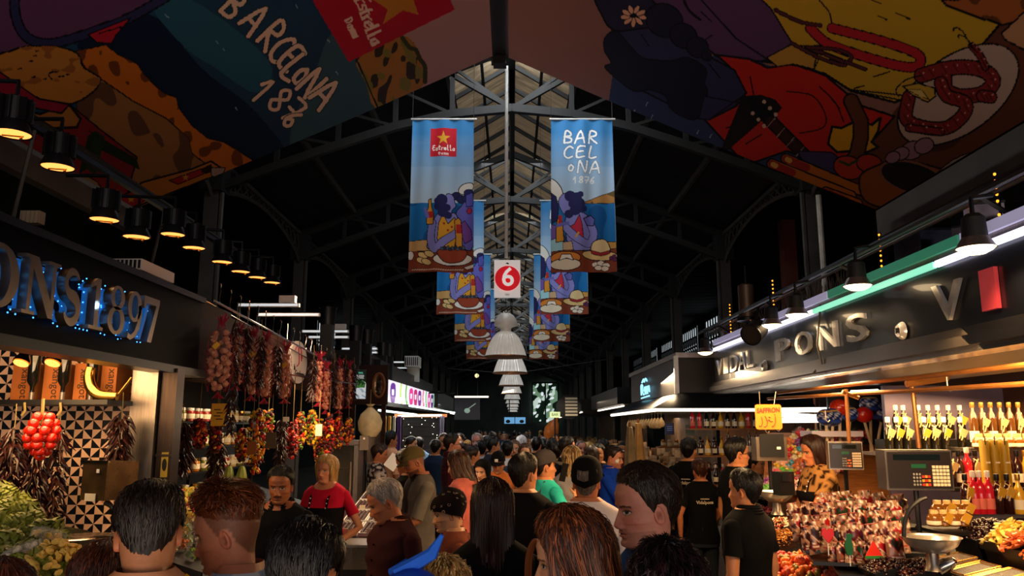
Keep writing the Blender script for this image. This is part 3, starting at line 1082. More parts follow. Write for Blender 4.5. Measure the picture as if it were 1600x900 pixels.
# ================================================================ numbered sign
r = E('number_sign', tuple(PY(793, 465, 9.4)))
T(r, 'square white sign with a red disc and white number 6', 'sign')
a, c = PY(772, 465, 9.4), PY(813, 407, 9.4)
mid = (a + c) / 2
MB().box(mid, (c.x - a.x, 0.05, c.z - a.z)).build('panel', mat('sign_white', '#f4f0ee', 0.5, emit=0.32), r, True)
rd = pxm(20, 9.4)
dc = PY(793, 435, 9.37)
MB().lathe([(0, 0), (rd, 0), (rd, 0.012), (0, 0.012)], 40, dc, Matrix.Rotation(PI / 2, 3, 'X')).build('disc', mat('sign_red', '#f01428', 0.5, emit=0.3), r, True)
b = MB()
add_text(b, '6', 0.32, dc + Vector((0.004, -0.02, 0.005)), (1, 0, 0), (0, 0, 1), 0.003, 0.004)
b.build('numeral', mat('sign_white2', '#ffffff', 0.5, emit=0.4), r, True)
b = MB()
add_text(b, '1901', 0.035, mid + Vector((0, -.03, -(c.z - a.z) / 2 + .03)), (1, 0, 0), (0, 0, 1), 0.002)
b.build('small_print', M_black, r, True)
MB().prism([(-.022, 0), (.0, .014), (.02, .004), (.02, -.01), (0, -.006)], 0.004, mid + Vector((0, -.03, (c.z - a.z) / 2 - .045)), (1, 0, 0), (0, 0, 1)).build('arrow_mark', M_black, r, True)

# ================================================================ pendant lamps of the aisle
M_bell = mat('ribbed_reflector', '#dcd6cc', 0.35, 0.2, noise=0.12, nscale=9, emit=0.2, ecolor='#f4ece0')  # slight emission puts the bright silver sheen of daylight into the bell
M_lampglow = mat('lamp_glow', '#ffe0b0', 0.5, emit=2.2, ecolor='#ffd9a8')
PEND = None
PL = ['nearest of the row, just below the number sign', 'second of the row from the number sign', 'third of the row from the number sign', 'fourth of the row from the number sign',
  'fifth of the row from the number sign', 'sixth of the row from the number sign', 'seventh of the row from the number sign', 'eighth of the row from the number sign', 'farthest of the row from the number sign']
for k, (y, sc) in enumerate(zip([10.0, 13.0, 17.0, 21.0, 25.5, 30, 35, 40, 46], [1, 1.05, 1, 1, 1, 1, 1, 1, 1])):
 x = -0.08 + 0.012 * k + (0.04 if k else 0)
 lb = 'silver ribbed bell pendant lamp, ' + PL[k]
 if PEND is None:
  PEND = E('pendant_lamp', (x, y, 2.78))
  T(PEND, lb, 'lamp', 'pendant lamps along the aisle')
  MB().lathe([(.262, 0), (.268, .01), (.255, .02), (.235, .09), (.205, .17), (.165, .25), (.115, .305), (.075, .325), (.07, .325), (.11, .295), (.155, .24), (.195, .165), (.225, .08), (.248, .012), (.262, 0)], 192, flute=0.025, nf=32).build('bell', M_bell, PEND)
  MB().lathe([(.268, -.006), (.276, 0), (.276, .012), (.262, .014), (.262, 0), (.268, -.006)], 48).build('rim', mat('orange_rim', '#b07a4a', 0.35, 0.8), PEND)  # orange lamplight on the lower edge is put into the rim colour
  MB().lathe([(.07, .32), (.07, .37), (.085, .372), (.085, .38), (.145, .40), (.15, .42), (.14, .47), (.105, .53), (.06, .56), (.0, .565)], 32).build('gear_housing', mat('grey_enamel', '#ccc8c0', 0.4, 0.1, emit=.06, ecolor='#f0e8dc'), PEND)  # housing is no light source, its slight glow only brightens the enamel
  MB().tube([(0, 0, .56), (0.03, 0, .6), (0.0, 0, .65), (-.03, 0, .61), (0, 0, .57)], 0.006, 5).build('hook', M_iron, PEND)
  MB().tube([(0, 0, .64), (0, 0, 4.47)], 0.004, 4).build('cable', M_iron, PEND)
  MB().ball((0, 0, .15), (.05, .05, .08), 10, 8).build('bulb', mat('frosted_bulb', '#e8dcc8', 0.4, emit=0.25), PEND)
 else:
  dup(PEND, (x, y, 2.78), 0, sc, lb)
for k, y in enumerate([10.0, 13.0, 17.0, 21.0, 25.5]):
 spot('pendant_light', (-0.05, y, 2.8), 26, (1.0, 0.84, 0.64), (0, 0, -1), 2.3, .8, .1)

# ================================================================ shared goods
ORD = ['first', 'second', 'third', 'fourth', 'fifth', 'sixth', 'seventh', 'eighth', 'ninth', 'tenth', 'eleventh', 'twelfth', 'thirteenth', 'fourteenth', 'fifteenth', 'sixteenth', 'seventeenth', 'eighteenth', 'nineteenth', 'twentieth']
M_brown = mat('brown_board', '#38201a', 0.65, spec=.2, noise=0.25, nscale=5, brushed=(1, 1, 6))
M_wood = mat('warm_wood', '#8a5428', 0.55, noise=0.3, nscale=6, brushed=(1, 8, 1))
M_tube = mat('tube_light', '#ffffff', 0.5, emit=3.0, ecolor='#fff2dc')
M_tubec = mat('cool_tube_light', '#ffffff', 0.5, emit=2.6, ecolor='#d8fff4')
M_warmglow = mat('warm_reflector', '#ffb070', 0.5, emit=2.4, ecolor='#ff9a4a')
M_glass = mat('clear_plastic', '#f4efe6', 0.12, alpha=0.14, coat=0.5)
M_chili = mat('dried_chili', '#2e0e0b', 0.38, noise=0.6, nscale=30, coat=0.15)
M_garlic = mat('garlic_skin', '#cc8a6c', 0.42, noise=0.25, nscale=40)
M_net = mat('red_net', '#a01830', 0.6, noise=0.4, nscale=60)
M_paper = mat('price_paper', '#f0e2c4', 0.7)
M_yellow = mat('yellow_card', '#f0b020', 0.6)
M_tomato = mat('tomato_skin', '#b81a08', 0.25, coat=0.4)
M_stem = mat('dry_stem', '#7a683c', 0.8)
M_cream = mat('tile_cream', '#f0c4a4', 0.3, coat=0.3)
M_tblack = mat('tile_black', '#0c0b0c', 0.3, coat=0.3)
M_card = mat('cardboard', '#8a4c18', 0.8, noise=0.1)
M_dglass = mat('dark_glass', '#0c0d0b', 0.08, coat=0.5)
M_brass = mat('brass', '#d0a050', 0.22, 1.0)
M_leafd = mat('dark_leaf', '#2c3f1c', 0.5, noise=0.4, nscale=20)

# ================================================================ LEFT STALL 1: fascia with raised numerals
r = E('stall_fascia', (-2.35, 4.2, 2.26))
T(r, 'black glossy stall fascia carrying metal letters and 1897, at the left edge', 'fascia')
MB().box((-2.36, 4.2, 2.56), (0.1, 3.2, 0.5)).build('panel', mat('gloss_black', '#050609', 0.5, spec=.06, noise=0.15, nscale=2), r, True)
MB().box((-2.33, 4.2, 2.285), (0.16, 3.2, 0.05)).box((-2.36, 4.2, 2.83), (0.16, 3.2, 0.04)).build('edge_strip', M_black, r, True)
MB().box((-3.0, 4.2, 2.84), (1.3, 3.2, 0.06)).build('roof_panel', M_black, r, True)
M_let = mat('letter_metal', '#b9a692', 0.28, 0.95, noise=0.2, nscale=5)
M_led = mat('blue_led', '#4aa8ff', 0.5, emit=4.0, ecolor='#3f9cff')
M_halo = mat('blue_acrylic', '#2f7fd0', 0.4, emit=0.25, ecolor='#1f78d8')


def arc(cx, cy, rx, ry, a0, a1, n=22):
 return [(cx + rx * math.cos(a0 + (a1 - a0) * i / n), cy + ry * math.sin(a0 + (a1 - a0) * i / n)) for i in range(n + 1)]


def ribbon(pts, ws):
 """closed outline around a path with a width at each point"""
 Lf, Rt = [], []
 n = len(pts)
 for i in range(n):
  x0, y0 = pts[max(i - 1, 0)]
  x1, y1 = pts[min(i + 1, n - 1)]
  d = math.hypot(x1 - x0, y1 - y0) or 1
  nx_, ny_ = -(y1 - y0) / d, (x1 - x0) / d
  w = np.interp(i / (n - 1), np.linspace(0, 1, len(ws)), ws) / 2
  Lf.append((pts[i][0] + nx_ * w, pts[i][1] + ny_ * w))
  Rt.append((pts[i][0] - nx_ * w, pts[i][1] - ny_ * w))
 return Lf + Rt[::-1]


def rect(x0, y0, x1, y1):
 return [(x0, y0), (x1, y0), (x1, y1), (x0, y1)]


S_PTS = arc(.5, .74, .3, .22, .5, PI * 1.45, 14) + arc(.5, .27, .32, .24, PI / 2.2, -PI * .88, 16)
LET = {
 'O': [[arc(.5, .5, .48, .52, 0, 2 * PI, 30)[:-1], arc(.5, .5, .27, .43, 0, 2 * PI, 30)[:-1]]],
 'N': [[[(0, 1), (.34, 1), (.78, .3), (.78, .94), (.66, .94), (.66, 1), (1, 1), (1, .94), (.88, .94), (.88, 0), (.74, 0), (.22, .8), (.22, .06), (.36, .06), (.36, 0), (0, 0), (0, .06), (.12, .06), (.12, .94), (0, .94)]]],
 'S': [[ribbon(S_PTS, [.05, .16, .14, .24, .22, .16, .06])]],
 '1': [[[(.1, .84), (.42, 1), (.62, 1), (.62, .07), (.9, .07), (.9, 0), (.12, 0), (.12, .07), (.38, .07), (.38, .86), (.12, .78)]]],
 '8': [[arc(.5, .75, .36, .25, 0, 2 * PI, 26)[:-1], arc(.5, .76, .17, .18, 0, 2 * PI, 26)[:-1]], [arc(.5, .28, .44, .29, 0, 2 * PI, 26)[:-1], arc(.5, .28, .22, .21, 0, 2 * PI, 26)[:-1]]],
 '9': [[arc(.48, .68, .42, .33, 0, 2 * PI, 26)[:-1], arc(.48, .68, .2, .25, 0, 2 * PI, 26)[:-1]], [ribbon([(.8, .74), (.84, .55), (.78, .3), (.6, .1), (.34, .01), (.16, .05)], [.2, .24, .2, .14, .1, .12])]],
 '7': [[[(.04, 1), (.98, 1), (.98, .9), (.62, 0), (.36, 0), (.78, .84), (.2, .84), (.12, .72), (.04, .72)]]],
}
LBL = {'O': 'partly cut by the left edge', 'N': 'between the letters O and S', 'S': 'just before the numeral 1', '1': 'first of the four numerals', '8': 'between the numerals 1 and 9', '9': 'between the numerals 8 and 7', '7': 'last numeral, nearest the brown board'}
for ch, z0, z1 in (('O', 3.2, 3.5), ('N', 3.53, 3.81), ('S', 3.83, 4.03), ('1', 4.08, 4.27), ('8', 4.28, 4.50), ('9', 4.50, 4.70), ('7', 4.70, 4.92)):
 r = E('sign_letter', (-2.25, (z0 + z1) / 2, 2.415))
 T(r, 'raised metal %s lit blue from behind, %s' % ('letter ' + ch if ch.isalpha() else 'numeral ' + ch, LBL[ch]), 'letter', 'raised letters and numerals on the black fascia')
 w, h = z1 - z0, .275
 b, g, led = MB(), MB(), MB()
 for loops in LET[ch]:
  b.prism([[(x * w, y * h) for x, y in lp] for lp in loops], .045, (-2.27, z0, 2.415), (0, 1, 0), (0, 0, 1))
  g.prism([[((x - .5) * .8 * w + .5 * w, (y - .5) * .86 * h + .5 * h) for x, y in lp] for lp in loops], .02, (-2.305, z0, 2.415), (0, 1, 0), (0, 0, 1))
  for lp in loops[:1]:
   q = np.array(lp + [lp[0]])
   dd = np.r_[0, np.cumsum(np.hypot(*np.diff(q, axis=0).T))]
   for t in np.arange(0, dd[-1], .2):
    led.ball((-2.292, z0 + np.interp(t, dd, q[:, 0]) * w, 2.415 + np.interp(t, dd, q[:, 1]) * h), .004, 6, 4)
 b.build('face', M_let, r, True, angle=0.5)
 g.build('acrylic_back', M_halo, r, True)
 led.build('light_dots', M_led, r, True)['kind'] = 'stuff'
spot('letter_backlight', (-2.2, 4.2, 2.55), 0.8, (.3, .6, 1), (-1, 0, 0), 2.6, 1.0, 0.02)

# brown return board of the next stall, tiled end wall, steel pillars
S(MB().box((-2.42, 6.2, 2.55), (0.12, 0.72, 0.6)).build('trim_4', M_brown))
b = MB()
ts = .061
y = 5.35
nxt, nzt = 22, 26
for i in range(nxt):
 for j in range(nzt):
  x0, z0 = -2.5 - (i + 1) * ts, .85 + j * ts
  A, B, C, D = (x0, y, z0), (x0 + ts, y, z0), (x0 + ts, y, z0 + ts), (x0, y, z0 + ts)
  k = (i % 2, j % 2)
  W_, K_ = {(0, 0): ([A, C, D], [A, B, C]), (1, 0): ([A, B, D], [B, C, D]), (1, 1): ([A, B, C], [A, C, D]), (0, 1): ([B, C, D], [A, B, D])}[k]
  b.mi = 0
  b.add(W_, [[0, 1, 2]])
  b.mi = 1
  b.add(K_, [[0, 1, 2]])
b.mi = 0
b.box((-3.2, 5.42, 1.7), (1.45, 0.12, 1.8))
S(b.build('wall_partition', [M_cream, M_tblack], smooth=False))
S(MB().box((-2.43, 5.3, 1.15), (0.17, 0.12, 2.28)).build('column', M_steel))
S(MB().box((-2.285, 5.34, 1.15), (0.10, 0.12, 2.28)).box((-2.287, 5.28, 1.72), (0.105, 0.02, 0.015)).build('column', mat('dark_steel', '#3f3430', 0.35, 0.8, noise=0.2, nscale=4, brushed=(20, 20, 1))))
for (x, z, w, h, cl, lb, txt) in ((-2.275, 1.66, .045, .16, '#a08a2c', 'small olive sticker high on the dark steel pillar', '150'), (-2.275, 1.36, .04, .09, '#d8d0c0', 'small white notice with black squares low on the dark steel pillar', '::')):
 r = E('sticker', (x, 5.275, z))
 T(r, lb, 'sticker')
 MB().box((x, 5.277, z), (w, .006, h)).build('sheet', mat('st' + cl, cl, 0.6), r, True)
 b = MB()
 if txt == '::':
  for i in range(2):
   for j in range(3):
    b.box((x - .009 + .018 * i, 5.272, z - .026 + .026 * j), (.012, .003, .016))
  b.build('printed_squares', M_black, r, True)
 else:
  b.prism(arc(0, 0, .015, .04, 0, 2 * PI, 14)[:-1], .003, (x, 5.274, z), (1, 0, 0), (0, 0, 1)).build('figure', M_black, r, True)

# shelf with boxes and upended bottles
T(MB().box((-3.15, 5.12, 2.055), (1.3, .42, .03)).build('shelf', M_black), 'narrow dark shelf above the patterned tiles', 'shelf')
for i, (xa, xb) in enumerate(((4, 42), (54, 90), (103, 130), (146, 176))):
 a, c = PY(xa, 628, 5.05), PY(xb, 562, 5.05)
 r = E('cardboard_box', ((a.x + c.x) / 2, 5.2, 2.07))
 T(r, 'upright brown cardboard box, %s from the left on the dark shelf' % ORD[i], 'box', 'cardboard boxes on the dark shelf')
 MB().box(((a.x + c.x) / 2, 5.22, 2.19), (c.x - a.x, .2, .24)).build('carton', M_card, r, True)
 b = MB()
 add_text(b, 'xangot', .07, ((a.x + c.x) / 2 + .02, 5.118, 2.18), (0, 0, -1), (1, 0, 0), .001)
 b.build('lettering', mat('box_print', '#2c1606', 0.8), r, True)
WB = None
for i, px in enumerate((48, 96, 140)):
 q = PY(px, 630, 5.05)
 lb = 'black wine bottle standing upside down, %s from the left between cardboard boxes' % ORD[i]
 if WB is None:
  WB = E('wine_bottle', (q.x, 5.05, 2.071))
  T(WB, lb, 'bottle', 'upended wine bottles on the dark shelf')
  MB().lathe([(.014, .03), (.014, .085), (.036, .12), (.037, .28), (.03, .285), (0, .28)], 20).build('glass', M_dglass, WB)
  MB().lathe([(.015, 0), (.016, .0), (.016, .05), (.0145, .05)], 16).build('capsule', mat('grey_foil', '#6a6460', 0.3, 0.6), WB)
 else:
  dup(WB, (q.x, 5.05, 2.071), 0, label=lb)
r = E('brass_horn', tuple(PY(160, 600, 5.0)))
T(r, 'shiny brass horn curving down under the black fascia', 'horn')
MB().tube([PY(*q, 5.0) for q in smooth_pts([(142, 574), (139, 590), (143, 607), (156, 617), (183, 619)], 6, False)], [.026 + .009 * math.sin(PI * i / 24) for i in range(25)], 14).build('tube', M_brass, r, True)
MB().tube([PY(*q, 4.99) for q in [(183, 619), (195, 604), (206, 590)]], .007, 6).build('stay', M_brass, r, True)
for i, (px, py) in enumerate(((33, 567), (82, 567))):
 q = PY(px, py, 4.5)
 r = E('clip_lamp', tuple(q))
 T(r, 'small glowing clip lamp under the fascia, %s' % ('above the first cardboard box' if i == 0 else 'above the second cardboard box'), 'lamp', 'clip lamps under the black fascia')
 M3 = Matrix.Rotation(-.5, 3, 'X')
 MB().lathe([(0, .0), (.045, 0), (.046, .012), (.03, .05), (.012, .07), (0, .07)], 18, q, M3).build('shade', M_brass, r, True)
 MB().lathe([(0, -.004), (.04, -.004)], 18, q, M3).build('bulb_face', M_warmglow, r, True)
 MB().tube([q + Vector((0, .03, .06)), q + Vector((.05, .05, .05)), q + Vector((.13, .05, .04)), q + Vector((.16, .0, .09))], .004, 5).build('cord', M_black, r, True)
 spot('clip_lamp_light', q + Vector((0, .03, -.02)), 12, WARM, (.15 - .3 * i, .75, -1), 1.9, .9, .03)


# ---------------------------------------------------------------- chilli garlands, tomatoes
def chili_mb(b, n, L_, r0, seed, size=.07, droop=.75):
 g = random.Random(seed)
 for i in range(n):
  t = g.random()
  z = -t * L_
  a = g.uniform(0, 2 * PI)
  rad = r0 * (0.45 + .55 * math.sin(PI * min(1, t * .9 + .1)) ** .5) * g.uniform(.25, 1)
  p0 = Vector((math.cos(a) * rad * .5, math.sin(a) * rad * .5, z))
  d = Vector((math.cos(a), math.sin(a), -droop * g.uniform(.6, 2.2))).normalized()
  s_ = size * g.uniform(.7, 1.2)
  side = Vector((-math.sin(a), math.cos(a), 0)) * g.uniform(-.25, .25) * s_
  p1 = p0 + d * s_ * .45 + side
  p2 = p0 + d * s_ + Vector((0, 0, -.25 * s_))
  b.tube([p0, p1 * .5 + p0 * .5 + side * .2, p1, p2], [s_ * .05, s_ * .12, s_ * .11, s_ * .012], 5, False)


def garland(px, ptop, pbot, Y, r0, n, label, m=None, size=.07, seed=1, name='chili_garland', group='dried chilli garlands', tie=None):
 a, c = PY(px, ptop, Y), PY(px, pbot, Y)
 r = E(name, tuple(a))
 T(r, label, 'garland', group)
 b = MB()
 chili_mb(b, n, a.z - c.z - size, r0, seed, size)
 b.build('chillies', m or M_chili, r)['kind'] = 'stuff'
 MB().tube([(0, 0, .14), (0.004, 0, .05), (0, 0, -.06)], .003, 5).build('string', tie or M_stem, r)
 return r


garland(22, 668, 842, 4.75, .10, 230, 'dark dried chilli garland, nearest the left edge over the artichokes', seed=3)
garland(62, 660, 862, 4.85, .11, 300, 'long dark dried chilli garland hanging directly behind the tomato bunch', seed=4)
garland(92, 672, 850, 4.95, .08, 200, 'dark dried chilli garland right of the tomato bunch, before patterned tiles', seed=6)
garland(190, 648, 790, 5.05, .10, 240, 'dark dried chilli garland beside the steel pillar above the price box', seed=5)
r = E('tomato_cluster', tuple(PY(66, 650, 4.62)))
T(r, 'bright red tomato bunch hanging among dark chilli garlands', 'tomatoes')
base = PY(66, 676, 4.62)
g = random.Random(5)
t0 = None
for j, (dz, n) in enumerate(((.09, 3), (.052, 5), (.012, 6), (-.03, 6), (-.07, 5), (-.105, 3), (-.132, 1))):
 for i in range(n):
  a = 2 * PI * i / n + j * .6
  rad = .031 * n / 2.3 if n > 1 else 0
  loc = base - r.location + Vector((math.cos(a) * rad * .9, math.sin(a) * rad * .9, dz))
  if t0 is None:
   t0 = MB().ball((0, 0, 0), (.029, .029, .026), 14, 10).build('tomato', M_tomato, r)
   t0.location = loc
  else:
   o = t0.copy()
   COL.objects.link(o)
   o.location = loc
   o.rotation_euler = (g.uniform(0, 2), g.uniform(0, 2), 0)
MB().tube([(0, 0, .1), (.004, 0, .0), (0, 0, -.05)], .006, 5).build('string', M_stem, r)
for i, px in enumerate((38, 94)):
 q = PY(px, 634, 4.9)
 T(MB().tube([q + Vector((0, 0, .02)), q + Vector((.008, 0, -.03)), q + Vector((-.01, 0, -.06))], .008, 5).build('string_knot', M_stem), 'pale knotted string under the dark shelf, %s of the tomato bunch' % ('left', 'right')[i], 'string')

# metal price box on an arm
r = E('price_scale', tuple(PY(156, 785, 4.4)))
T(r, 'boxy metal price scale on a curved arm before patterned tiles', 'scale')
a, c = PY(130, 782, 4.4), PY(168, 722, 4.4)
b = MB().box(((a.x + c.x) / 2 + .03, 4.5, (a.z + c.z) / 2), (c.x - a.x + .06, .22, c.z - a.z), rz=-.35)
b.build('case', mat('scale_case', '#6a5238', 0.25, 0.7, noise=0.4, nscale=9), r, True)
ex = Vector((math.cos(-.35), math.sin(-.35), 0))
ce = Vector(((a.x + c.x) / 2 + .03, 4.5, (a.z + c.z) / 2)) + Vector((math.sin(-.35), -math.cos(-.35), 0)) * .112
b = MB()
M3 = Matrix.Rotation(-.35, 3, 'Z')
b.box(ce + Vector((0, 0, .105)), (.2, .012, .012), M=M3)
b.build('trim', M_chrome, r, True)
MB().box(ce + Vector((-.0, -.004, -.085)) - ex * .01, (.075, .004, .04), M=M3).build('price_label', M_paper, r, True)
MB().box(ce + Vector((0, -.004, .055)) + ex * .03, (.02, .004, .02), M=M3).build('sticker', M_white, r, True)
MB().tube([PY(*q, 4.55) for q in smooth_pts([(163, 786), (172, 790), (180, 800), (184, 818), (186, 850)], 4, False)], .012, 8).build('arm', M_steel, r, True)

# ---------------------------------------------------------------- counter and produce of the first stall
S_ = MB().box((-3.05, 3.9, .5), (1.5, 2.75, 1.0))
T(S_.build('counter', M_steel), 'metal produce counter heaped with artichokes at the left edge', 'counter')
M_arti = mat('artichoke_leaf', '#7c8434', 0.5, noise=0.5, nscale=25)
ARTI = E('artichoke', (0, 0, 0))
b = MB()
for ring in range(7):
 n = 9 - ring // 2
 for i in range(n):
  a = 2 * PI * (i + .5 * (ring % 2)) / n
  t = ring / 6
  rad = .052 * math.sin(PI * (.25 + .62 * t)) ** .8
  z = -.035 + .085 * t
  d = Vector((math.cos(a), math.sin(a), 0))
  w = .024 * (1 - .5 * t)
  s_ = Vector((-math.sin(a), math.cos(a), 0)) * w
  p0 = d * rad * .8 + Vector((0, 0, z - .02))
  p1 = d * (rad + .004) + Vector((0, 0, z + .012))
  p2 = d * (rad * .62) + Vector((0, 0, z + .036))
  b.add([p0 - s_ * .8, p0 + s_ * .8, p1 + s_, p1 - s_, p2, p1 * .96 + d * .006], [[0, 1, 2, 5], [0, 5, 3], [3, 5, 4], [5, 2, 4]])
b.ball((0, 0, 0), (.045, .045, .045), 10, 8)
b.build('bracts', M_arti, ARTI)
MB().tube([(0, 0, -.035), (.004, 0, -.07)], [.014, .011], 7).build('stalk', M_arti, ARTI)
g = random.Random(11)
spots = []
for (px, py) in ((8, 795), (20, 822), (4, 838), (32, 800), (45, 838), (18, 850), (60, 850), (40, 868), (6, 872), (62, 828), (24, 885), (-12, 815), (-15, 860), (75, 868), (10, 775), (52, 815), (30, 842), (66, 880)):
 q = PY(px, py, 4.5 - (py - 775) * .009)
 spots += [q, q + Vector((.03, .09, -.07)), q + Vector((-.03, .02, -.13))]
for i, q in enumerate(spots):
 lb = 'ripe green artichoke in the heap at the left edge'
 rot = (g.uniform(-1.2, .4), g.uniform(-.8, .8), g.uniform(0, 6))
 if i == 0:
  ARTI.location = q
  ARTI.rotation_euler = rot
  T(ARTI, lb, 'artichoke', 'artichokes heaped on the left counter')
 else:
  dup(ARTI, q, rot, g.uniform(.85, 1.15))
# the bed the heap lies on
b = MB()
xs, ys = np.linspace(-3.75, -2.32, 20), np.linspace(2.6, 5.2, 24)
Xg, Yg = np.meshgrid(xs, ys, indexing='ij')
Zg = 1.03 + .08 * (Yg - 3.4) + np.clip((-2.6 - Xg) * .55, 0, .4) + .03 * np.sin(Xg * 17) * np.sin(Yg * 13)
b.add(np.stack([Xg.ravel(), Yg.ravel(), Zg.ravel()], 1), grid_faces(20, 24))
o = b.build('greens', mat('green_bed', '#26301a', 0.6, noise=0.8, nscale=14, bump=0.8, bscale=30))
T(o, 'bed of loose greens under the artichokes on the left counter', 'greens')
o['kind'] = 'stuff'
# pale chopped mushrooms in the front corner
r = E('mushroom_heap', tuple(PY(85, 888, 3.6)))
T(r, 'heap of pale yellow mushrooms in the lower left corner', 'mushrooms')
b = MB()
for i in range(170):
 a, d = g.uniform(0, 6.3), g.random() ** .5
 x, y_ = math.cos(a) * d * .15, math.sin(a) * d * .16
 b.ball((x, y_, .1 * (1 - d * d) + g.uniform(-.02, .02)), (g.uniform(.012, .026), g.uniform(.012, .02), g.uniform(.006, .012)), 7, 5, Matrix.Rotation(g.uniform(0, 3), 3, (g.random(), g.random(), g.random())))
o = b.build('mushrooms', mat('pale_mushroom', '#e8c05c', 0.5, noise=0.25, nscale=30), r)
o['kind'] = 'stuff'


def clamshell(loc, rot, label, fill, fm):
 r = E('clear_box', loc)
 r.rotation_euler = rot
 T(r, label, 'plastic box', 'clear plastic boxes among the artichokes')
 b = MB()
 b.prism([rect(-.075, -.05, .075, .05), rect(-.071, -.046, .071, .046)], .05, (0, 0, 0), (1, 0, 0), (0, 1, 0))
 b.box((0, 0, .002), (.146, .096, .003))
 b.build('tray', M_glass, r)
 MB().lathe([(.076, .05), (.07, .068), (.0, .07)], 4, M=Matrix.Rotation(PI / 4, 3, 'Z') @ Matrix.Scale(.9, 3)).build('lid', M_glass, r)
 b = MB()
 for i in range(26):
  b.ball((g.uniform(-.06, .06), g.uniform(-.04, .04), g.uniform(.01, .045)), g.uniform(.01, .017), 7, 5)
 b.build('contents', fm, r)['kind'] = 'stuff'


clamshell(PY(70, 850, 3.8), (-.5, .3, .5), 'clear plastic box of pale pieces, topmost of those among artichokes', 1, mat('pale_mushroom'))
clamshell(PY(36, 872, 3.6), (-.4, -.2, 1.2), 'clear plastic box of white pieces near the lower left corner', 1, mat('white_pieces', '#e6d8c0', 0.5))
r = E('metal_bowl', tuple(PY(132, 862, 4.2)))
T(r, 'round shiny metal bowl beside the patterned tile wall', 'bowl')
MB().lathe([(.03, 0), (.10, .02), (.145, .07), (.15, .072), (.14, .065), (.095, .028), (0, .01)], 28).build('dish', M_chrome, r)
MB().lathe([(.148, .07), (.153, .073), (.148, .077)], 28).build('rim', M_chrome, r)

# ================================================================ LEFT STALL 2: garland stall
b = MB()
b.box((-2.46, 8.6, 2.58), (.08, 4.3, .5))
o = T(b.build('stall_fascia', M_brown), 'brown board fascia behind the hanging garlic strings', 'fascia')
T(MB().box((-3.2, 8.4, 2.62), (1.5, 4.9, .05)).build('stall_roof', M_black), 'flat dark roof of the garland stall', 'roof')
T(MB().box((-3.1, 16, 2.98), (1.9, 9.2, .05)).build('kiosk_roof', M_black), 'flat black roof of the juice kiosk', 'roof')
T(MB().box((-3.9, 8.4, 1.3), (.08, 5.6, 2.6)).build('back_panel', mat('dark_panel', '#2a2018', 0.7, noise=0.3, nscale=3)), 'dark back panel behind the garland stall', 'panel')
# round sign board
r = E('round_sign', (-2.4, 7.3, 2.62))
T(r, 'round white shop sign with red drawing behind the garlic strings', 'sign')
c0 = PX(464, 566, -2.40)
r.location = c0
b = MB()
nn = 40
V = [(c0.x + .02, c0.y + .36 * math.cos(2 * PI * i / nn), c0.z + .235 * math.sin(2 * PI * i / nn)) for i in range(nn)]
b.add(V + [(v[0] - .03, v[1], v[2]) for v in V], [list(range(nn))] + [[i, (i + 1) % nn, nn + (i + 1) % nn, nn + i] for i in range(nn)])
b.build('disc', mat('sign_cream', '#f2e4d8', 0.5), r, True)
b = MB()
for pts in ([(-.2, .1), (-.1, .17), (.05, .15), (.12, .05)], [(-.05, .16), (0, .0), (-.08, -.05)], [(.05, .16), (.1, .02)]):
 b.tube([(c0.x + .024, c0.y + u, c0.z + w) for u, w in smooth_pts(pts, 5, False)], .006, 5)
b.build('red_drawing', mat('sign_red2', '#c0303c', 0.5), r, True)
b = MB()
add_text(b, 'la', .09, (c0.x + .024, c0.y - .17, c0.z - .07), (0, 1, 0), (0, 0, 1), .002)
add_text(b, 'Gardunya', .10, (c0.x + .024, c0.y + .05, c0.z - .13), (0, 1, 0), (0, 0, 1), .002)
b.build('lettering', M_black, r, True)

# hook rail with garlic strings
ra, rb = PX(335, 470, -2.25), PX(562, 592, -2.1)
r = E('hook_rail', tuple((ra + rb) / 2))
T(r, 'long thin metal hook rail over the hanging garlic', 'rail')
MB().tube([ra, rb], .009, 8).build('bar', M_chrome, r, True)
MB().tube([ra + Vector((-.12, 0.1, .02)), rb + Vector((-.25, 0, .02))], .007, 6).build('rear_bar', M_chrome, r, True)
HK = None
for i in range(24):
 t = .02 + .96 * i / 23
 q = ra.lerp(rb, t)
 lb = 'bent steel S hook, %s along the rail from the brown board' % (ORD[i] if i < 20 else 'number ' + str(i + 1))
 if HK is None:
  HK = MB().tube([(0, -.012, .0), (0, 0, .013), (0, .012, 0), (0, .008, -.05), (0, -.008, -.10), (0, -.004, -.135), (0, .008, -.14), (0, .015, -.125)], .004, 5).build('rail_hook', M_chrome)
  HK.location = q
  T(HK, lb, 'hook', 'S hooks on the garlic rail')
 else:
  dup(HK, q, R.uniform(-.5, .9), label=lb)


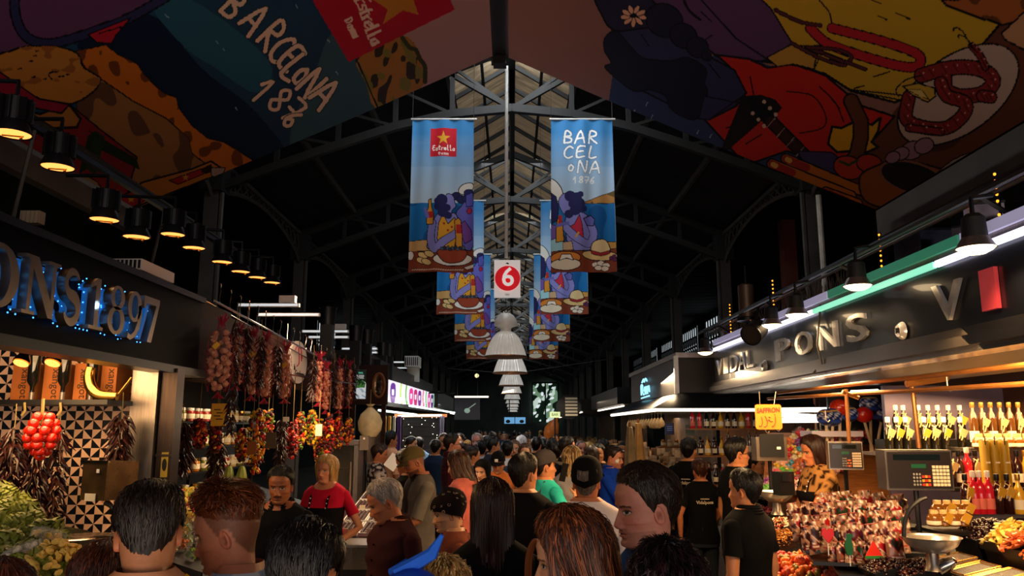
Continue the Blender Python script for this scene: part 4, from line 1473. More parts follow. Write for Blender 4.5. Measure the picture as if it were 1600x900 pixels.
def garlic(px, ptop, pbot, Y, wide, seed, label, tag=False, tail=True):
 """a string of garlic heads in net, or a fat net bag"""
 a, c = PY(px, ptop, Y), PY(px, pbot, Y)
 g = random.Random(seed)
 r = E('garlic_string', tuple(a))
 T(r, label, 'garlic', 'garlic strings on the hook rail')
 L_ = a.z - c.z
 b, nb, st = MB(), MB(), MB()
 n = int(L_ / .036)
 for i in range(n):
  t = (i + .5) / n
  z = -.16 * L_ - t * L_ * .82
  rad = wide * (.35 + .75 * math.sin(PI * (.12 + .72 * t)))
  k = max(2, int(rad / .017))
  for j in range(k):
   an = 2 * PI * j / k + i * .9 + g.uniform(-.2, .2)
   s_ = g.uniform(.021, .028)
   p_ = Vector((math.cos(an) * rad, math.sin(an) * rad, z + g.uniform(-.008, .008)))
   d = (Vector((math.cos(an), math.sin(an), .1))).normalized()
   M3 = d.to_track_quat('Z', 'Y').to_matrix()
   b.lathe([(0, -.9 * s_), (s_ * .7, -.7 * s_), (s_, -.1 * s_), (s_ * .8, .45 * s_), (s_ * .3, .75 * s_), (s_ * .22, 1.0 * s_)], 8, p_, M3)
 b.build('heads', M_garlic, r)['kind'] = 'stuff'
 m = 7
 for j in range(m):
  for sg in (-1, 1):
   pts = []
   for i in range(15):
    t = i / 14
    rad = (.015 + .02 * t / .16) if t < .16 else wide * (.35 + .75 * math.sin(PI * (.12 + .72 * (t - .16) / .84))) + .032
    an = 2 * PI * j / m + sg * t * 3.2
    pts.append((math.cos(an) * rad, math.sin(an) * rad, -t * L_))
   nb.tube(pts, .0014, 3, False)
 for j in range(26):                                   # gathered ends of the net
  an, rr_ = g.uniform(0, 6.3), g.uniform(.02, .06)
  nb.tube([(0, 0, -.05), (math.cos(an) * rr_ * .6, math.sin(an) * rr_ * .6, .0), (math.cos(an) * rr_, math.sin(an) * rr_, .03 + g.uniform(-.03, .02))], .004, 3, False)
  if tail:
   nb.tube([(0, 0, -L_), (math.cos(an) * rr_ * .5, math.sin(an) * rr_ * .5, -L_ - .03), (math.cos(an) * rr_, math.sin(an) * rr_, -L_ - .05)], .003, 3, False)
 nb.build('net', M_net, r)
 if tag:
  MB().box((.01, -wide - .05, -.38 * L_), (.035, .003, .05), M=Matrix.Rotation(PI / 4, 3, 'Y')).build('tag', M_yellow, r)
 return r


garlic(347, 500, 612, 5.9, .062, 1, 'fat red net of garlic heads, nearest on the hook rail', True)
garlic(398, 518, 617, 6.6, .030, 2, 'garlic string in red net, third along the hook rail', True)
garlic(418, 524, 622, 6.8, .028, 3, 'garlic string in red net, left of the chillies before round sign')
garlic(448, 540, 622, 7.4, .026, 4, 'garlic string with yellow tag hanging before the round sign', True)
garlic(500, 555, 628, 8.5, .024, 5, 'garlic string in red net just right of the round sign')
garlic(511, 570, 640, 8.9, .022, 6, 'low garlic string, second right of the round sign')
garlic(532, 565, 640, 9.5, .024, 7, 'garlic string in red net among the far chillies')
garlic(546, 568, 632, 10.0, .022, 8, 'farthest garlic string, beside the poster board')
garlic(374, 512, 600, 6.2, .024, 9, 'slim garlic string behind the fat net bag')
M_chili2 = mat('brown_chili', '#33160f', 0.32, noise=0.5, nscale=30, coat=0.25)
for i, (px, pt_, pb, Y, rr_) in enumerate(((370, 500, 690, 6.05, .055), (386, 512, 610, 6.3, .045), (408, 525, 612, 6.6, .04), (433, 540, 625, 7.1, .055), (490, 560, 632, 8.3, .045), (522, 565, 638, 9.2, .06), (540, 572, 636, 9.8, .045), (553, 575, 628, 10.2, .04))):
 garland(px, pt_, pb, Y, rr_, 150, 'dark chilli string, %s from the near end of the hook rail' % ORD[i], M_chili2, .06, 20 + i, 'chili_string', 'dark chilli strings on the hook rail')

# hanging pepper garlands and packets inside the stall
PEP = [mat('pepper_yellow', '#e0a81c', 0.35, noise=0.3, nscale=20), mat('pepper_red', '#b8241a', 0.3, noise=0.3, nscale=20), mat('pepper_orange', '#d86a1c', 0.35, noise=0.3, nscale=20), mat('pepper_green', '#5c7a22', 0.4, noise=0.3, nscale=20), mat('pepper_dark', '#431210', 0.4, noise=0.4, nscale=20)]


def pepper_garland(px, pt_, pb, Y, wt, seed, label, rr_=.07, n=190):
 g = random.Random(seed)
 a, c = PY(px, pt_, Y), PY(px, pb, Y)
 r = E('pepper_garland', tuple(a))
 T(r, label, 'garland', 'mixed pepper garlands in the garland stall')
 b = MB()
 L_ = a.z - c.z
 for i in range(n):
  t = g.random()
  an = g.uniform(0, 2 * PI)
  d = g.random() ** .5 * rr_ * (.5 + .5 * math.sin(PI * t))
  b.mi = g.choices(range(5), (wt[0] * .7, wt[1], wt[2] * .6, wt[3], wt[4] + 3))[0]
  s_ = g.uniform(.009, .018)
  b.ball((math.cos(an) * d, math.sin(an) * d, -t * L_), (s_, s_ * .8, s_ * g.uniform(1, 2.0)), 7, 5, Matrix.Rotation(g.uniform(0, 1.6), 3, (math.cos(an * 3), math.sin(an * 3), .3)))
 b.build('peppers', PEP, r)['kind'] = 'stuff'
 MB().tube([(0, 0, -.02), (0, 0, 2.43 - a.z)], .003, 4).build('string', M_stem, r)


r = E('garland_rail', (-2.25, 8.0, 2.43))
T(r, 'thin rail under the hook rail carrying the pepper garlands', 'rail')
MB().tube([(-2.62, 6.2, 2.43), (-1.92, 9.9, 2.43)], .008, 6).build('bar', M_chrome, r, True)
for y_ in (6.6, 8.6):
 MB().tube([(-2.54 + (y_ - 6.6) * .19, y_, 2.43), (-2.47, y_, 2.5)], .006, 5).build('stay', M_chrome, r, True)
PG = [(404, 640, 738, 7.2, (6, 2, 2, 1, 1), 'yellow and red pepper garland beside the long dark chilli string'),
  (340, 645, 705, 6.6, (1, 2, 1, 0, 5), 'dark red pepper garland hanging behind the yellow packet'),
  (312, 655, 700, 6.5, (0, 4, 4, 0, 3), 'orange red pepper garland nearest the dark steel pillar'),
  (470, 645, 700, 8.4, (3, 2, 2, 3, 1), 'mixed pepper garland with green ones before the fridge'),
  (488, 642, 695, 8.6, (5, 1, 2, 2, 0), 'bright yellow pepper garland before the fridge'),
  (515, 648, 715, 8.8, (1, 5, 1, 0, 4), 'dark red pepper garland hanging over the blonde vendor'),
  (530, 650, 700, 9.2, (2, 4, 2, 1, 2), 'red and orange pepper garland right of the blonde vendor'),
  (545, 655, 695, 9.6, (2, 2, 3, 1, 3), 'farthest pepper garland next to the white sack'),
  (458, 660, 715, 7.9, (0, 5, 2, 0, 2), 'slim red pepper garland beside the long dark chilli string'),
  (380, 670, 720, 7.4, (3, 3, 2, 1, 2), 'small mixed pepper garland near the brown card'),
  (500, 655, 720, 9.0, (4, 3, 2, 2, 1), 'mixed pepper garland directly above the blonde vendor'),
  (420, 640, 700, 7.9, (3, 2, 3, 1, 1), 'orange and yellow pepper garland behind the dark chilli string')]
for i, (px, pt_, pb, Y, wt, lb) in enumerate(PG):
 pepper_garland(px, pt_, pb, Y, wt, 60 + i, lb, .06 if i != 0 else .085)
garland(441, 655, 735, 7.5, .075, 200, 'long dark chilli string hanging in the middle of the garland stall', M_chili2, .06, 33)
garland(285, 660, 752, 6.0, .12, 260, 'bushy dark chilli garland just right of the dark steel pillar', M_chili2, .08, 34)
garland(340, 690, 765, 6.9, .10, 200, 'wide dark chilli garland above the yellow fruit', M_chili2, .07, 35)
for i, (px, py, w, h, Y, m, lb) in enumerate(((342, 648, 22, 34, 6.45, M_yellow, 'bright yellow card with black print hanging in the garland stall'), (393, 700, 14, 20, 7.0, M_card, 'brown card hanging low between pepper garlands'), (423, 688, 16, 24, 7.3, mat('olive_card', '#4a3c24', .6), 'dull olive packet beside the long dark chilli string'), (447, 655, 9, 7, 7.0, M_paper, 'small white price tag beside garlic tails'), (498, 672, 10, 18, 8.2, M_paper, 'white and green packet among yellow peppers'))):
 q = PY(px, py, Y)
 r = E('hanging_card', tuple(q))
 T(r, lb, 'card')
 MB().box((0, 0, 0), (pxm(w, Y), .012, pxm(h, Y)), rz=.2).build('card', m, r)
 MB().tube([(0, 0, pxm(h, Y) / 2), (0, .02, 2.43 - q.z)], .003, 4).build('string', M_stem, r)
 if i == 0:
  b = MB()
  for k in range(4):
   b.box((-.01 + .02 * (k % 2), -.012, .04 - .025 * k), (.05, .004, .008), rz=.2)
  b.build('print', M_black, r)
# clear bags and jars on a rack behind
JARM = [mat('jar_red', '#8a2418', .25, coat=.5), mat('jar_amber', '#b06a18', .25, coat=.5), mat('jar_olive', '#6a6a20', .25, coat=.5), mat('jar_brown', '#4a2814', .25, coat=.5), mat('jar_cream', '#d8b880', .3, coat=.5)]
JAR0 = {}


def jar(loc, k, label, group, s=1.0):
 if k not in JAR0:
  r = E('glass_jar', loc)
  MB().lathe([(.03, 0), (.034, .004), (.035, .07), (.026, .082), (0, .082)], 12).build('jar_body', JARM[k], r)
  MB().lathe([(.028, .08), (.029, .08), (.029, .098), (0, .1)], 12).build('lid', M_brass if k % 2 else M_white, r)
  MB().lathe([(.0356, .02), (.0358, .021), (.0358, .055), (.0356, .056)], 12).build('label_band', M_paper, r)
  JAR0[k] = r
  T(r, label, 'jar', group)
  r.scale = (s, s, s)
  return r
 return dup(JAR0[k], loc, R.uniform(0, 6), s, label, group)


r = E('goods_rack', (-3.4, 8.0, .9))
T(r, 'dark rack of jars along the back of the garland stall', 'rack')
for z in (1.2, 1.45, 1.7, 1.95):
 MB().box((-3.35, 8.0, z), (.4, 3.9, .02)).build('shelf', M_black, r, True)
for y_ in (6.1, 8.0, 9.9):
 MB().box((-3.2, y_, 1.45), (.03, .03, 1.3)).build('post', M_black, r, True)
g = random.Random(4)
for zi, z in enumerate((1.21, 1.46, 1.71, 1.96)):
 for i in range(17):
  jar((-3.22, 6.25 + i * .215, z), g.randrange(5), 'glass jar, %s along the %s shelf of the garland stall rack' % (ORD[i], ('lowest', 'second', 'third', 'top')[zi]), 'jars on the garland stall rack', 1.35)

# counter with loose fruit in front of the garlands
r = E('fruit_counter', (-2.6, 7.2, 0))
T(r, 'long steel fronted fruit counter under the hanging garlands', 'counter')
b = MB()
b.add([(-2.1, 5.6, 0), (-3.2, 5.6, 0), (-3.2, 5.6, 1.28), (-2.1, 5.6, .93), (-2.1, 9.6, 0), (-3.2, 9.6, 0), (-3.2, 9.6, 1.28), (-2.1, 9.6, .93)],
  [[0, 1, 2, 3], [4, 7, 6, 5], [0, 3, 7, 4], [3, 2, 6, 7], [1, 5, 6, 2]])
b.build('body', mat('counter_dark', '#2c2420', 0.5, noise=0.2), r, True)
MB().box((-2.08, 7.6, .93), (.06, 4.0, .05)).build('front_rail', M_steel, r, True)


def ctop(x):
 return .93 + (-2.1 - x) * .318


FR = [('pear', '#c9b030', 'yellow pear'), ('mango', '#d88a20', 'orange mango'), ('apple', '#a8281c', 'red apple'), ('apple', '#6f9a2c', 'green apple'), ('pear', '#e0c050', 'pale yellow pear')]
FR0 = []
for k, (nm, cl, lb) in enumerate(FR):
 r = E(nm, (0, 0, 0))
 prof = [(0, -.036), (.02, -.035), (.038, -.015), (.04, .004), (.03, .025), (.02, .042), (.012, .05), (0, .05)] if nm == 'pear' else ([(0, -.03), (.018, -.034), (.036, -.02), (.04, .0), (.034, .022), (.018, .032), (0, .026)] if nm == 'apple' else [(0, -.05), (.022, -.042), (.036, -.01), (.034, .02), (.018, .045), (0, .05)])
 MB().lathe(prof, 14).build('flesh', mat('fruit' + cl, cl, .35, noise=.2, nscale=12), r)
 MB().tube([(0, 0, prof[-1][1] - .004), (.003, .002, prof[-1][1] + .018)], .0025, 4).build('stem', M_stem, r)
 FR0.append((r, lb))
used = set()
g = random.Random(9)
cells = [(x, y_) for x in np.arange(-3.12, -2.72, .083) for y_ in np.arange(5.8, 8.4, .085)]
for (x, y_) in cells:
 k = g.choices(range(5), (5, 3, 1 + 2 * (y_ > 6.8), 2, 4))[0]
 lb = FR0[k][1] + ' in the heap along the top of the fruit counter'
 loc = (x + g.uniform(-.01, .01), y_ + g.uniform(-.01, .01), ctop(x) + .037)
 rot = (g.uniform(-.6, .6), g.uniform(-.6, .6), g.uniform(0, 6))
 if k not in used:
  used.add(k)
  FR0[k][0].location = loc
  FR0[k][0].rotation_euler = rot
  T(FR0[k][0], lb, 'fruit', lb.split(' in ')[0] + 's on the fruit counter')
 else:
  dup(FR0[k][0], loc, rot, g.uniform(.9, 1.2), lb)
# two pale green gourds stand above
for i, px in enumerate((357, 377)):
 q = PY(px, 752, 6.5)
 r = E('gourd', tuple(q))
 T(r, 'pale green ribbed gourd standing on the fruit heap, %s' % ('left of the pair' if i == 0 else 'right of the pair'), 'gourd', 'pale green gourds')
 MB().lathe([(0, 0), (.03, .005), (.042, .03), (.034, .07), (.026, .1), (.016, .118), (0, .12)], 24, flute=.08, nf=8).build('flesh', mat('gourd', '#b4c050', .4, noise=.2), r)
 MB().tube([(0, 0, .115), (.008, 0, .145)], [.008, .005], 6).build('stem', M_stem, r)
# fruit cups in rows on the slope nearest the aisle
CUPM = [mat('cup_red', '#c0302c', .3), mat('cup_yellow', '#d8b040', .3), mat('cup_white', '#e8d8c0', .4), mat('cup_green', '#7a9a3c', .35), mat('cup_orange', '#d0702c', .35)]
CUP0 = {}
for i in range(14):
 for j in range(4):
  k = (j + i // 4 + (i * j) % 3) % 5
  x, y_ = -2.66 + j * .135, 5.75 + i * .155
  lb = 'clear cup of cut fruit, %s along the %s row of the counter' % (ORD[i], ('back', 'third', 'second', 'front')[j])
  loc = (x, y_, ctop(x) + .006)
  if k not in CUP0:
   r = E('fruit_cup', loc)
   MB().lathe([(.03, 0), (.04, .05), (.047, .075), (.05, .076), (.046, .07), (.038, .048), (.028, .004), (0, .004)], 12).build('cup', M_glass, r)
   b = MB()
   for _ in range(14):
    b.box((g.uniform(-.026, .026), g.uniform(-.026, .026), g.uniform(.02, .08)), (.022, .02, .02), M=Matrix.Rotation(g.uniform(0, 3), 3, (g.random(), g.random(), .5)))
   b.build('cut_fruit', CUPM[k], r)['kind'] = 'stuff'
   CUP0[k] = T(r, lb, 'cup', 'cut fruit cups on the counter slope')
   r.rotation_euler = (0, .3, 0)
  else:
   dup(CUP0[k], loc, (0, .3, R.uniform(0, 3)), label=lb)

# glass fronted fridge behind the blonde vendor
r = E('display_fridge', (-2.15, 9.9, 0))
T(r, 'glass fronted steel fridge behind the blonde vendor in red', 'fridge')
a, c = PY(505, 760, 9.6), PY(558, 682, 9.6)
cx, w = (a.x + c.x) / 2, c.x - a.x
b = MB()
for dx in (-w / 2, w / 2):
 b.box((cx + dx, 9.75, .85), (.05, .35, 1.7))
b.box((cx, 9.75, 1.72), (w + .05, .35, .06)).box((cx, 9.75, .5), (w, .35, 1.0)).box((cx, 9.92, .85), (w, .02, 1.7))
b.build('cabinet', M_steel, r, True)
MB().box((cx, 9.58, 1.36), (w - .06, .012, .66)).build('glass_door', mat('smoked_glass', '#40403c', .06, alpha=.45, coat=.6), r, True)
MB().box((cx + w / 2 - .05, 9.55, 1.3), (.02, .03, .4)).build('handle', M_chrome, r, True)
for z in (1.15, 1.4):
 MB().box((cx, 9.74, z), (w - .06, .3, .015)).build('shelf', M_steel, r, True)

# low trestle of dark fruit trays at the aisle
r = E('display_table', (-1.3, 8.35, 0))
T(r, 'black skirted display table of dark fruit trays right of the blonde vendor', 'table')
MB().box((-1.3, 8.35, .43), (.62, 1.6, .86)).build('skirt', M_black, r, True)
MB().add([(-1.66, 7.5, .90), (-.96, 7.5, .90), (-.96, 9.2, 1.16), (-1.66, 9.2, 1.16), (-1.66, 7.5, .86), (-.96, 7.5, .86), (-.96, 9.2, 1.12), (-1.66, 9.2, 1.12)], [[0, 1, 2, 3], [7, 6, 5, 4], [0, 4, 5, 1], [1, 5, 6, 2], [3, 2, 6, 7], [0, 3, 7, 4]]).build('top', M_steel, r, True)
M_fig = mat('dark_fig', '#3a1418', .3, noise=.4, nscale=30, coat=.3)
TR0 = None
for i in range(4):
 for j in range(3):
  x, y_ = -1.54 + j * .232, 7.72 + i * .42
  lb = 'shallow white tray of dark fruit, %s from the left in the %s row' % (ORD[j], ('front', 'second', 'third', 'back')[i])
  loc = (x, y_, .906 + (y_ - 7.5) * .153)
  if TR0 is None:
   TR0 = T(E('fruit_tray', loc), lb, 'tray', 'dark fruit trays on the display table')
   MB().prism([rect(-.11, -.19, .11, .19), rect(-.1, -.18, .1, .18)], .035, (0, 0, 0), (1, 0, 0), (0, 1, 0)).box((0, 0, .003), (.2, .36, .004)).build('tray', M_white, TR0)
   b = MB()
   for u in range(5):
    for v in range(9):
     b.ball((-.08 + u * .04, -.16 + v * .04, .03), (.017, .017, .016), 8, 6)
   b.build('fruit', M_fig, TR0)['kind'] = 'stuff'
   MB().box((0, -.185, .05), (.06, .004, .045)).build('price_card', M_paper, TR0)
   TR0.rotation_euler = (.15, 0, 0)
  else:
   dup(TR0, loc, (.15, 0, 0), label=lb)
r = E('glass_case', (-1.2, 7.15, 0))
T(r, 'small glass counter case with pale front before the old man in maroon', 'case')
MB().box((-1.2, 7.15, .36), (.5, .4, .72)).build('base', M_black, r, True)
MB().box((-1.2, 7.15, .81), (.5, .4, .18)).build('glass_box', mat('frosted_case', '#6a655c', .15, alpha=.6, coat=.5), r, True)
MB().box((-1.2, 7.15, .91), (.52, .42, .02)).build('lid', M_steel, r, True)

# clutter on the stall roofs
M_bar = mat('bar_glow', '#f0f4f6', .5, emit=.7, ecolor='#e6eef2')
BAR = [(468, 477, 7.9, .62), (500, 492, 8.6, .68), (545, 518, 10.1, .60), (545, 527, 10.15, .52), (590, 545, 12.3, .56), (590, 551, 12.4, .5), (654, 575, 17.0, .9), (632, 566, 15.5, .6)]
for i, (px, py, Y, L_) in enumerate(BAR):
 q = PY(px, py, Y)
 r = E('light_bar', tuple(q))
 T(r, 'aluminium light bar jutting over the left stalls, %s from the near end' % ORD[i], 'light bar', 'light bars over the left stalls')
 MB().box((-L_ / 2, 0, 0), (L_, .05, .035)).build('bar', M_alu, r)
 MB().box((-L_, 0, -.25), (.035, .035, .5)).build('post', M_black, r)
 MB().box((-L_ / 2, -.026, 0), (L_ * .96, .006, .022)).build('tube', M_bar, r)  # glowing strip added to make the aluminium bar look bright white
 if i in (0, 2, 5):
  MB().box((-.12, 0, .06), (.16, .08, .07)).build('ballast', M_alu, r)
for i, (px, py, Y) in enumerate(((512, 508, 9.4), (556, 533, 11.0), (573, 538, 11.6), (598, 556, 13.0), (608, 558, 13.4))):
 q = PY(px, py, Y)
 r = E('tub', tuple(q))
 T(r, 'black plastic tub on the left stall roofs, %s from the near end' % ORD[i], 'tub', 'black tubs on the stall roofs')
 MB().lathe([(.0, 0), (.085, 0), (.10, .2), (.108, .2), (.108, .215), (.095, .215), (.08, .01), (0, .01)], 20).build('pail', M_black, r)
 MB().box((0, 0, -.2), (.14, .14, .4)).build('stand', M_black, r)
for (px0, py0, px1, py1, Y, lb) in ((174, 404, 222, 421, 5.0, 'white louvred air conditioner on top of the black fascia'), (632, 556, 654, 573, 16.5, 'grey louvred air conditioner above the juice kiosk')):
 a, c = PY(px0, py1, Y), PY(px1, py0, Y)
 r = E('air_conditioner', ((a.x + c.x) / 2, Y + .25, a.z))
 T(r, lb, 'air conditioner')
 w, h = c.x - a.x, c.z - a.z
 MB().box((0, 0, h / 2), (w, .5, h)).box((0, .1, -.14), (w * .8, .3, .3)).build('case', M_white, r)
 b = MB()
 for k in range(7):
  b.box((-w / 2 + w * (k + .5) / 7, -.252, h / 2), (w / 14, .012, h * .75))
 b.build('louvres', M_black, r)
r = E('junction_box', tuple(PY(50, 350, 4.6)))
T(r, 'beige ribbed box under the left canvas beam', 'box')
a, c = PY(34, 349, 4.6), PY(66, 330, 4.6)
b = MB().box((0, 0, (c.z - a.z) / 2), (c.x - a.x, .06, c.z - a.z))
for k in range(5):
 b.box((-.05 + .025 * k, -.033, (c.z - a.z) / 2), (.008, .01, (c.z - a.z) * .95))
b.build('case', mat('beige_case', '#c0a888', .6), r)

# rail lamps over the first stall: finned can, glowing faceted reflector
RL0 = None
RAILS = [(20, 210, 3.45), (90, 262, 3.81), (163, 344, 4.3), (213, 371, 4.69), (270, 367, 5.15), (303, 388, 5.55), (347, 410, 6.1), (376, 425, 6.6), (402, 434, 7.1), (425, 442, 7.6)]
for i, (px, py, Y) in enumerate(RAILS):
 q = PY(px, py, Y)
 lb = 'black finned spot lamp, %s along the rail from the left edge' % ORD[i]
 if RL0 is None:
  RL0 = T(E('rail_lamp', q), lb, 'lamp', 'finned rail lamps on the left')
  b = MB().lathe([(.055, .055), (.06, .06), (.06, .17), (.04, .18), (0, .18)], 14)
  for k in range(14):
   a = 2 * PI * k / 14
   b.box((.065 * math.cos(a), .065 * math.sin(a), .115), (.022, .006, .11), rz=a)
  b.build('finned_can', M_black, RL0)
  MB().lathe([(.055, .058), (.078, .0), (.081, -.002), (.081, .006), (.06, .06)], 24).build('reflector_ring', M_black, RL0)
  MB().lathe([(0, .022), (.03, .02), (.074, .004)], 24).build('reflector', M_warmglow, RL0)
  MB().tube([(-.05, 0, -.002), (.05, 0, -.012)], .004, 4).ball((.04, 0, -.02), .008, 6, 5).build('lock_knob', M_brass, RL0)
  MB().tube([(0, 0, .17), (0, .0, .26), (-.25, 0, .27)], .012, 6).build('bracket', M_black, RL0)
 else:
  dup(RL0, q, R.uniform(-.15, .15), label=lb)
 if i < 5:
  spot('rail_lamp_light', q + Vector((0, 0, -.03)), 26, WARM, (.9, -.15, -1), 1.3, .8, .05)
T(MB().tube([(-2.55, 3.0, 3.52), (-2.55, 8.4, 3.5)], .025, 6).box((-2.55, 5.0, 3.48), (.04, 5.5, .03)).build('lamp_rail', M_black), 'dark rail carrying the finned spot lamps on the left', 'rail')
for y_, w_ in ((4.0, 'nearest the camera end'), (5.6, 'at the far end of the black fascia')):
 T(MB().tube([(-2.55, y_, 3.49), (-2.7, y_ + .1, 2.872)], .012, 5).build('rail_stay', M_iron2), 'thin slanted stay holding the left lamp rail, ' + w_, 'stay', 'stays of the left lamp rail')
r = E('camera_dome', tuple(PY(262, 452, 5.6)))
T(r, 'small pale security camera at the end of the black fascia', 'security camera')
MB().box((0, 0, 0), (.07, .09, .05), rz=.5).build('case', M_white, r)
MB().lathe([(0, 0), (.014, 0), (.014, .012), (0, .012)], 12, (.01, -.058, -.004), Matrix.Rotation(PI / 2, 3, 'X')).build('lens', M_black, r)
MB().tube([(0, 0, .02), (0, .05, .12)], .008, 6).build('arm', M_black, r)

# ================================================================ KIOSK with lit juice panels
r = E('poster_board', tuple(PY(560, 632, 11.2)))
T(r, 'brown board with poster and round mirror beside the garlic strings', 'board')
a, c = PY(543, 632, 11.2), PY(606, 570, 11.2)
MB().box(((a.x + c.x) / 2, 11.25, (a.z + c.z) / 2), (c.x - a.x, .08, c.z - a.z)).build('board', M_brown, r, True)
for x_ in (a.x + .06, c.x - .06):
 MB().box((x_, 11.32, a.z / 2 + .2), (.06, .06, a.z + .4)).build('post', M_brown, r, True)
nu_, nv_ = 50, 100
U, W = [x.ravel() for x in np.meshgrid(np.linspace(0, 1, nu_), np.linspace(0, 1, nv_), indexing='ij')]
q_ = Paint(np.stack([U * 50, W * 120], 1), '#141c18')
q_.poly([(0, 62), (12, 54), (22, 64), (36, 50), (50, 60), (50, 120), (0, 120)], '#dfe8ee', smooth=3)
fo = q_.poly([(2, 60), (10, 44), (20, 58), (34, 42), (48, 58), (44, 74), (6, 76)], '#3f7a34')
q_.mottle(fo, '#16331a', 7, 4, .8)
q_.mottle(q_._bb((0, 78), (50, 120)), '#9ab4c4', 9, 5, 1.2)
for k, (y_, t_, s_) in enumerate(((14, '#58c8a0', 20), (26, '#f0f0f0', 34), (34, '#e0e0e0', 30))):
 for m_ in range(6):
  q_.stroke([(25 - s_ / 2 + m_ * s_ / 6, y_ - 3), (25 - s_ / 2 + m_ * s_ / 6 + 3, y_ + 3)], t_, 2.2)
pa, pc = PY(553, 623, 11.15), PY(572, 577, 11.15)
b = MB()
b.add(np.stack([pa.x + (pc.x - pa.x) * U, np.full(len(U), 11.18), pc.z - (pc.z - pa.z) * W], 1), grid_faces(nu_, nv_), q_.c)
b.build('poster', mat('lit_print', vcol=True, rough=.4, emit=.5), r, True)
mc = PY(592, 602, 11.17)
V = [(mc.x + .08 * math.cos(2 * PI * i / 32), 11.17, mc.z + .165 * math.sin(2 * PI * i / 32)) for i in range(32)]
b = MB()
b.tube(V + [V[0]], .02, 6, False)
b.build('mirror_frame', M_wood, r, True)
MB().add(V, [list(range(32))]).build('mirror_glass', mat('mirror', '#d8d0b0', .05, 1.0), r, True)

r = E('lit_sign', (-2.0, 16.5, 2.3))
T(r, 'long lit panel of purple, green and pink juice pictures on the kiosk', 'sign')
za, zb = 12.35, 20.6
nu_, nv_ = 330, 60
U, W = [x.ravel() for x in np.meshgrid(np.linspace(0, 1, nu_), np.linspace(0, 1, nv_), indexing='ij')]
q_ = Paint(np.stack([U * 800, W * 40], 1), '#efe6f4')
for i, (x0, cl, k2) in enumerate(((20, '#e8a8c8', 0), (95, '#5c1a8c', 1), (190, '#b8e04c', 2), (260, '#58b03c', 2), (330, '#e02c8c', 1), (400, '#c01870', 1), (470, '#7a1888', 1), (540, '#e8485c', 2), (600, '#38a848', 2), (660, '#d04890', 1), (730, '#4a1a6c', 1), (770, '#48b060', 2))):
 if k2 == 1:
  q_.poly([(x0 - 26, 8), (x0 + 26, 6), (x0 + 24, 38), (x0 - 22, 38)], cl, smooth=3)
  q_.poly([(x0 - 14, 16), (x0 + 14, 15), (x0 + 12, 26), (x0 - 12, 27)], '#f4e8fa')
 elif k2 == 2:
  q_.stroke([(x0, 4), (x0 - 8, 20), (x0 + 10, 37)], cl, 16, smooth=4)
  q_.stroke([(x0 + 14, 6), (x0 + 6, 30)], '#ffffff', 6)
 else:
  q_.stroke([(x0 - 12, 14), (x0 + 20, 14)], '#d080b0', 4)
  q_.stroke([(x0 - 12, 26), (x0 + 20, 27)], '#d080b0', 4)
b = MB()
b.add(np.stack([np.full(len(U), -2.0), za + (zb - za) * U, 2.66 + .1 * U - .36 * W], 1), grid_faces(nu_, nv_), q_.c)
b.build('picture_panel', mat('juice_panel', vcol=True, rough=.4, emit=.95), r, True)
MB().add([(-2.06, za, 2.68), (-2.06, zb, 2.78), (-2.06, zb, 3.0), (-2.06, za, 2.95), (-2.16, za, 2.25), (-2.16, zb, 2.3), (-2.16, zb, 3.0), (-2.16, za, 2.95), (-2.06, za, 2.25), (-2.06, zb, 2.3)], [[8, 9, 2, 3], [4, 7, 6, 5], [3, 2, 6, 7], [8, 3, 7, 4], [9, 5, 6, 2], [8, 4, 5, 9]]).build('casing', M_black, r, True)
for i, (p0, p1, Y0, Y1) in enumerate((((592, 641), (668, 650), 11.9, 16.0), ((640, 634), (718, 646), 13.0, 20.0), ((622, 650), (690, 649), 14.6, 14.7))):
 T(MB().tube([PY(*p0, Y0), PY(*p1, Y1)], .018, 6).build('tube_light', M_tubec), 'cool white tube light under the juice kiosk, %s' % ('nearest the poster board', 'below the lit panel toward the far end', 'over the black shutter')[i], 'tube light', 'tube lights of the juice kiosk')
a, c = PY(628, 720, 14.8), PY(686, 652, 14.8)
r = E('roller_shutter', ((a.x + c.x) / 2, 14.8, 1.2))
T(r, 'black perforated roller shutter at the juice kiosk', 'shutter')
b = MB()
hh = c.z - .9
for k in range(14):
 b.box(((a.x + c.x) / 2, 14.8 + .008 * (k % 2), .9 + hh * (k + .5) / 14), (c.x - a.x, .03, hh / 14.5))
b.build('slats', M_black, r, True)
b = MB()
for k in range(26):
 b.ball((R.uniform(a.x, c.x), 14.77, R.uniform(1.5, c.z)), .007, 5, 4)
b.build('perforations', M_tube, r, True)['kind'] = 'stuff'
MB().box(((a.x + c.x) / 2, 14.78, c.z + .03), (c.x - a.x + .3, .08, .06)).build('head_box', M_wood, r, True)
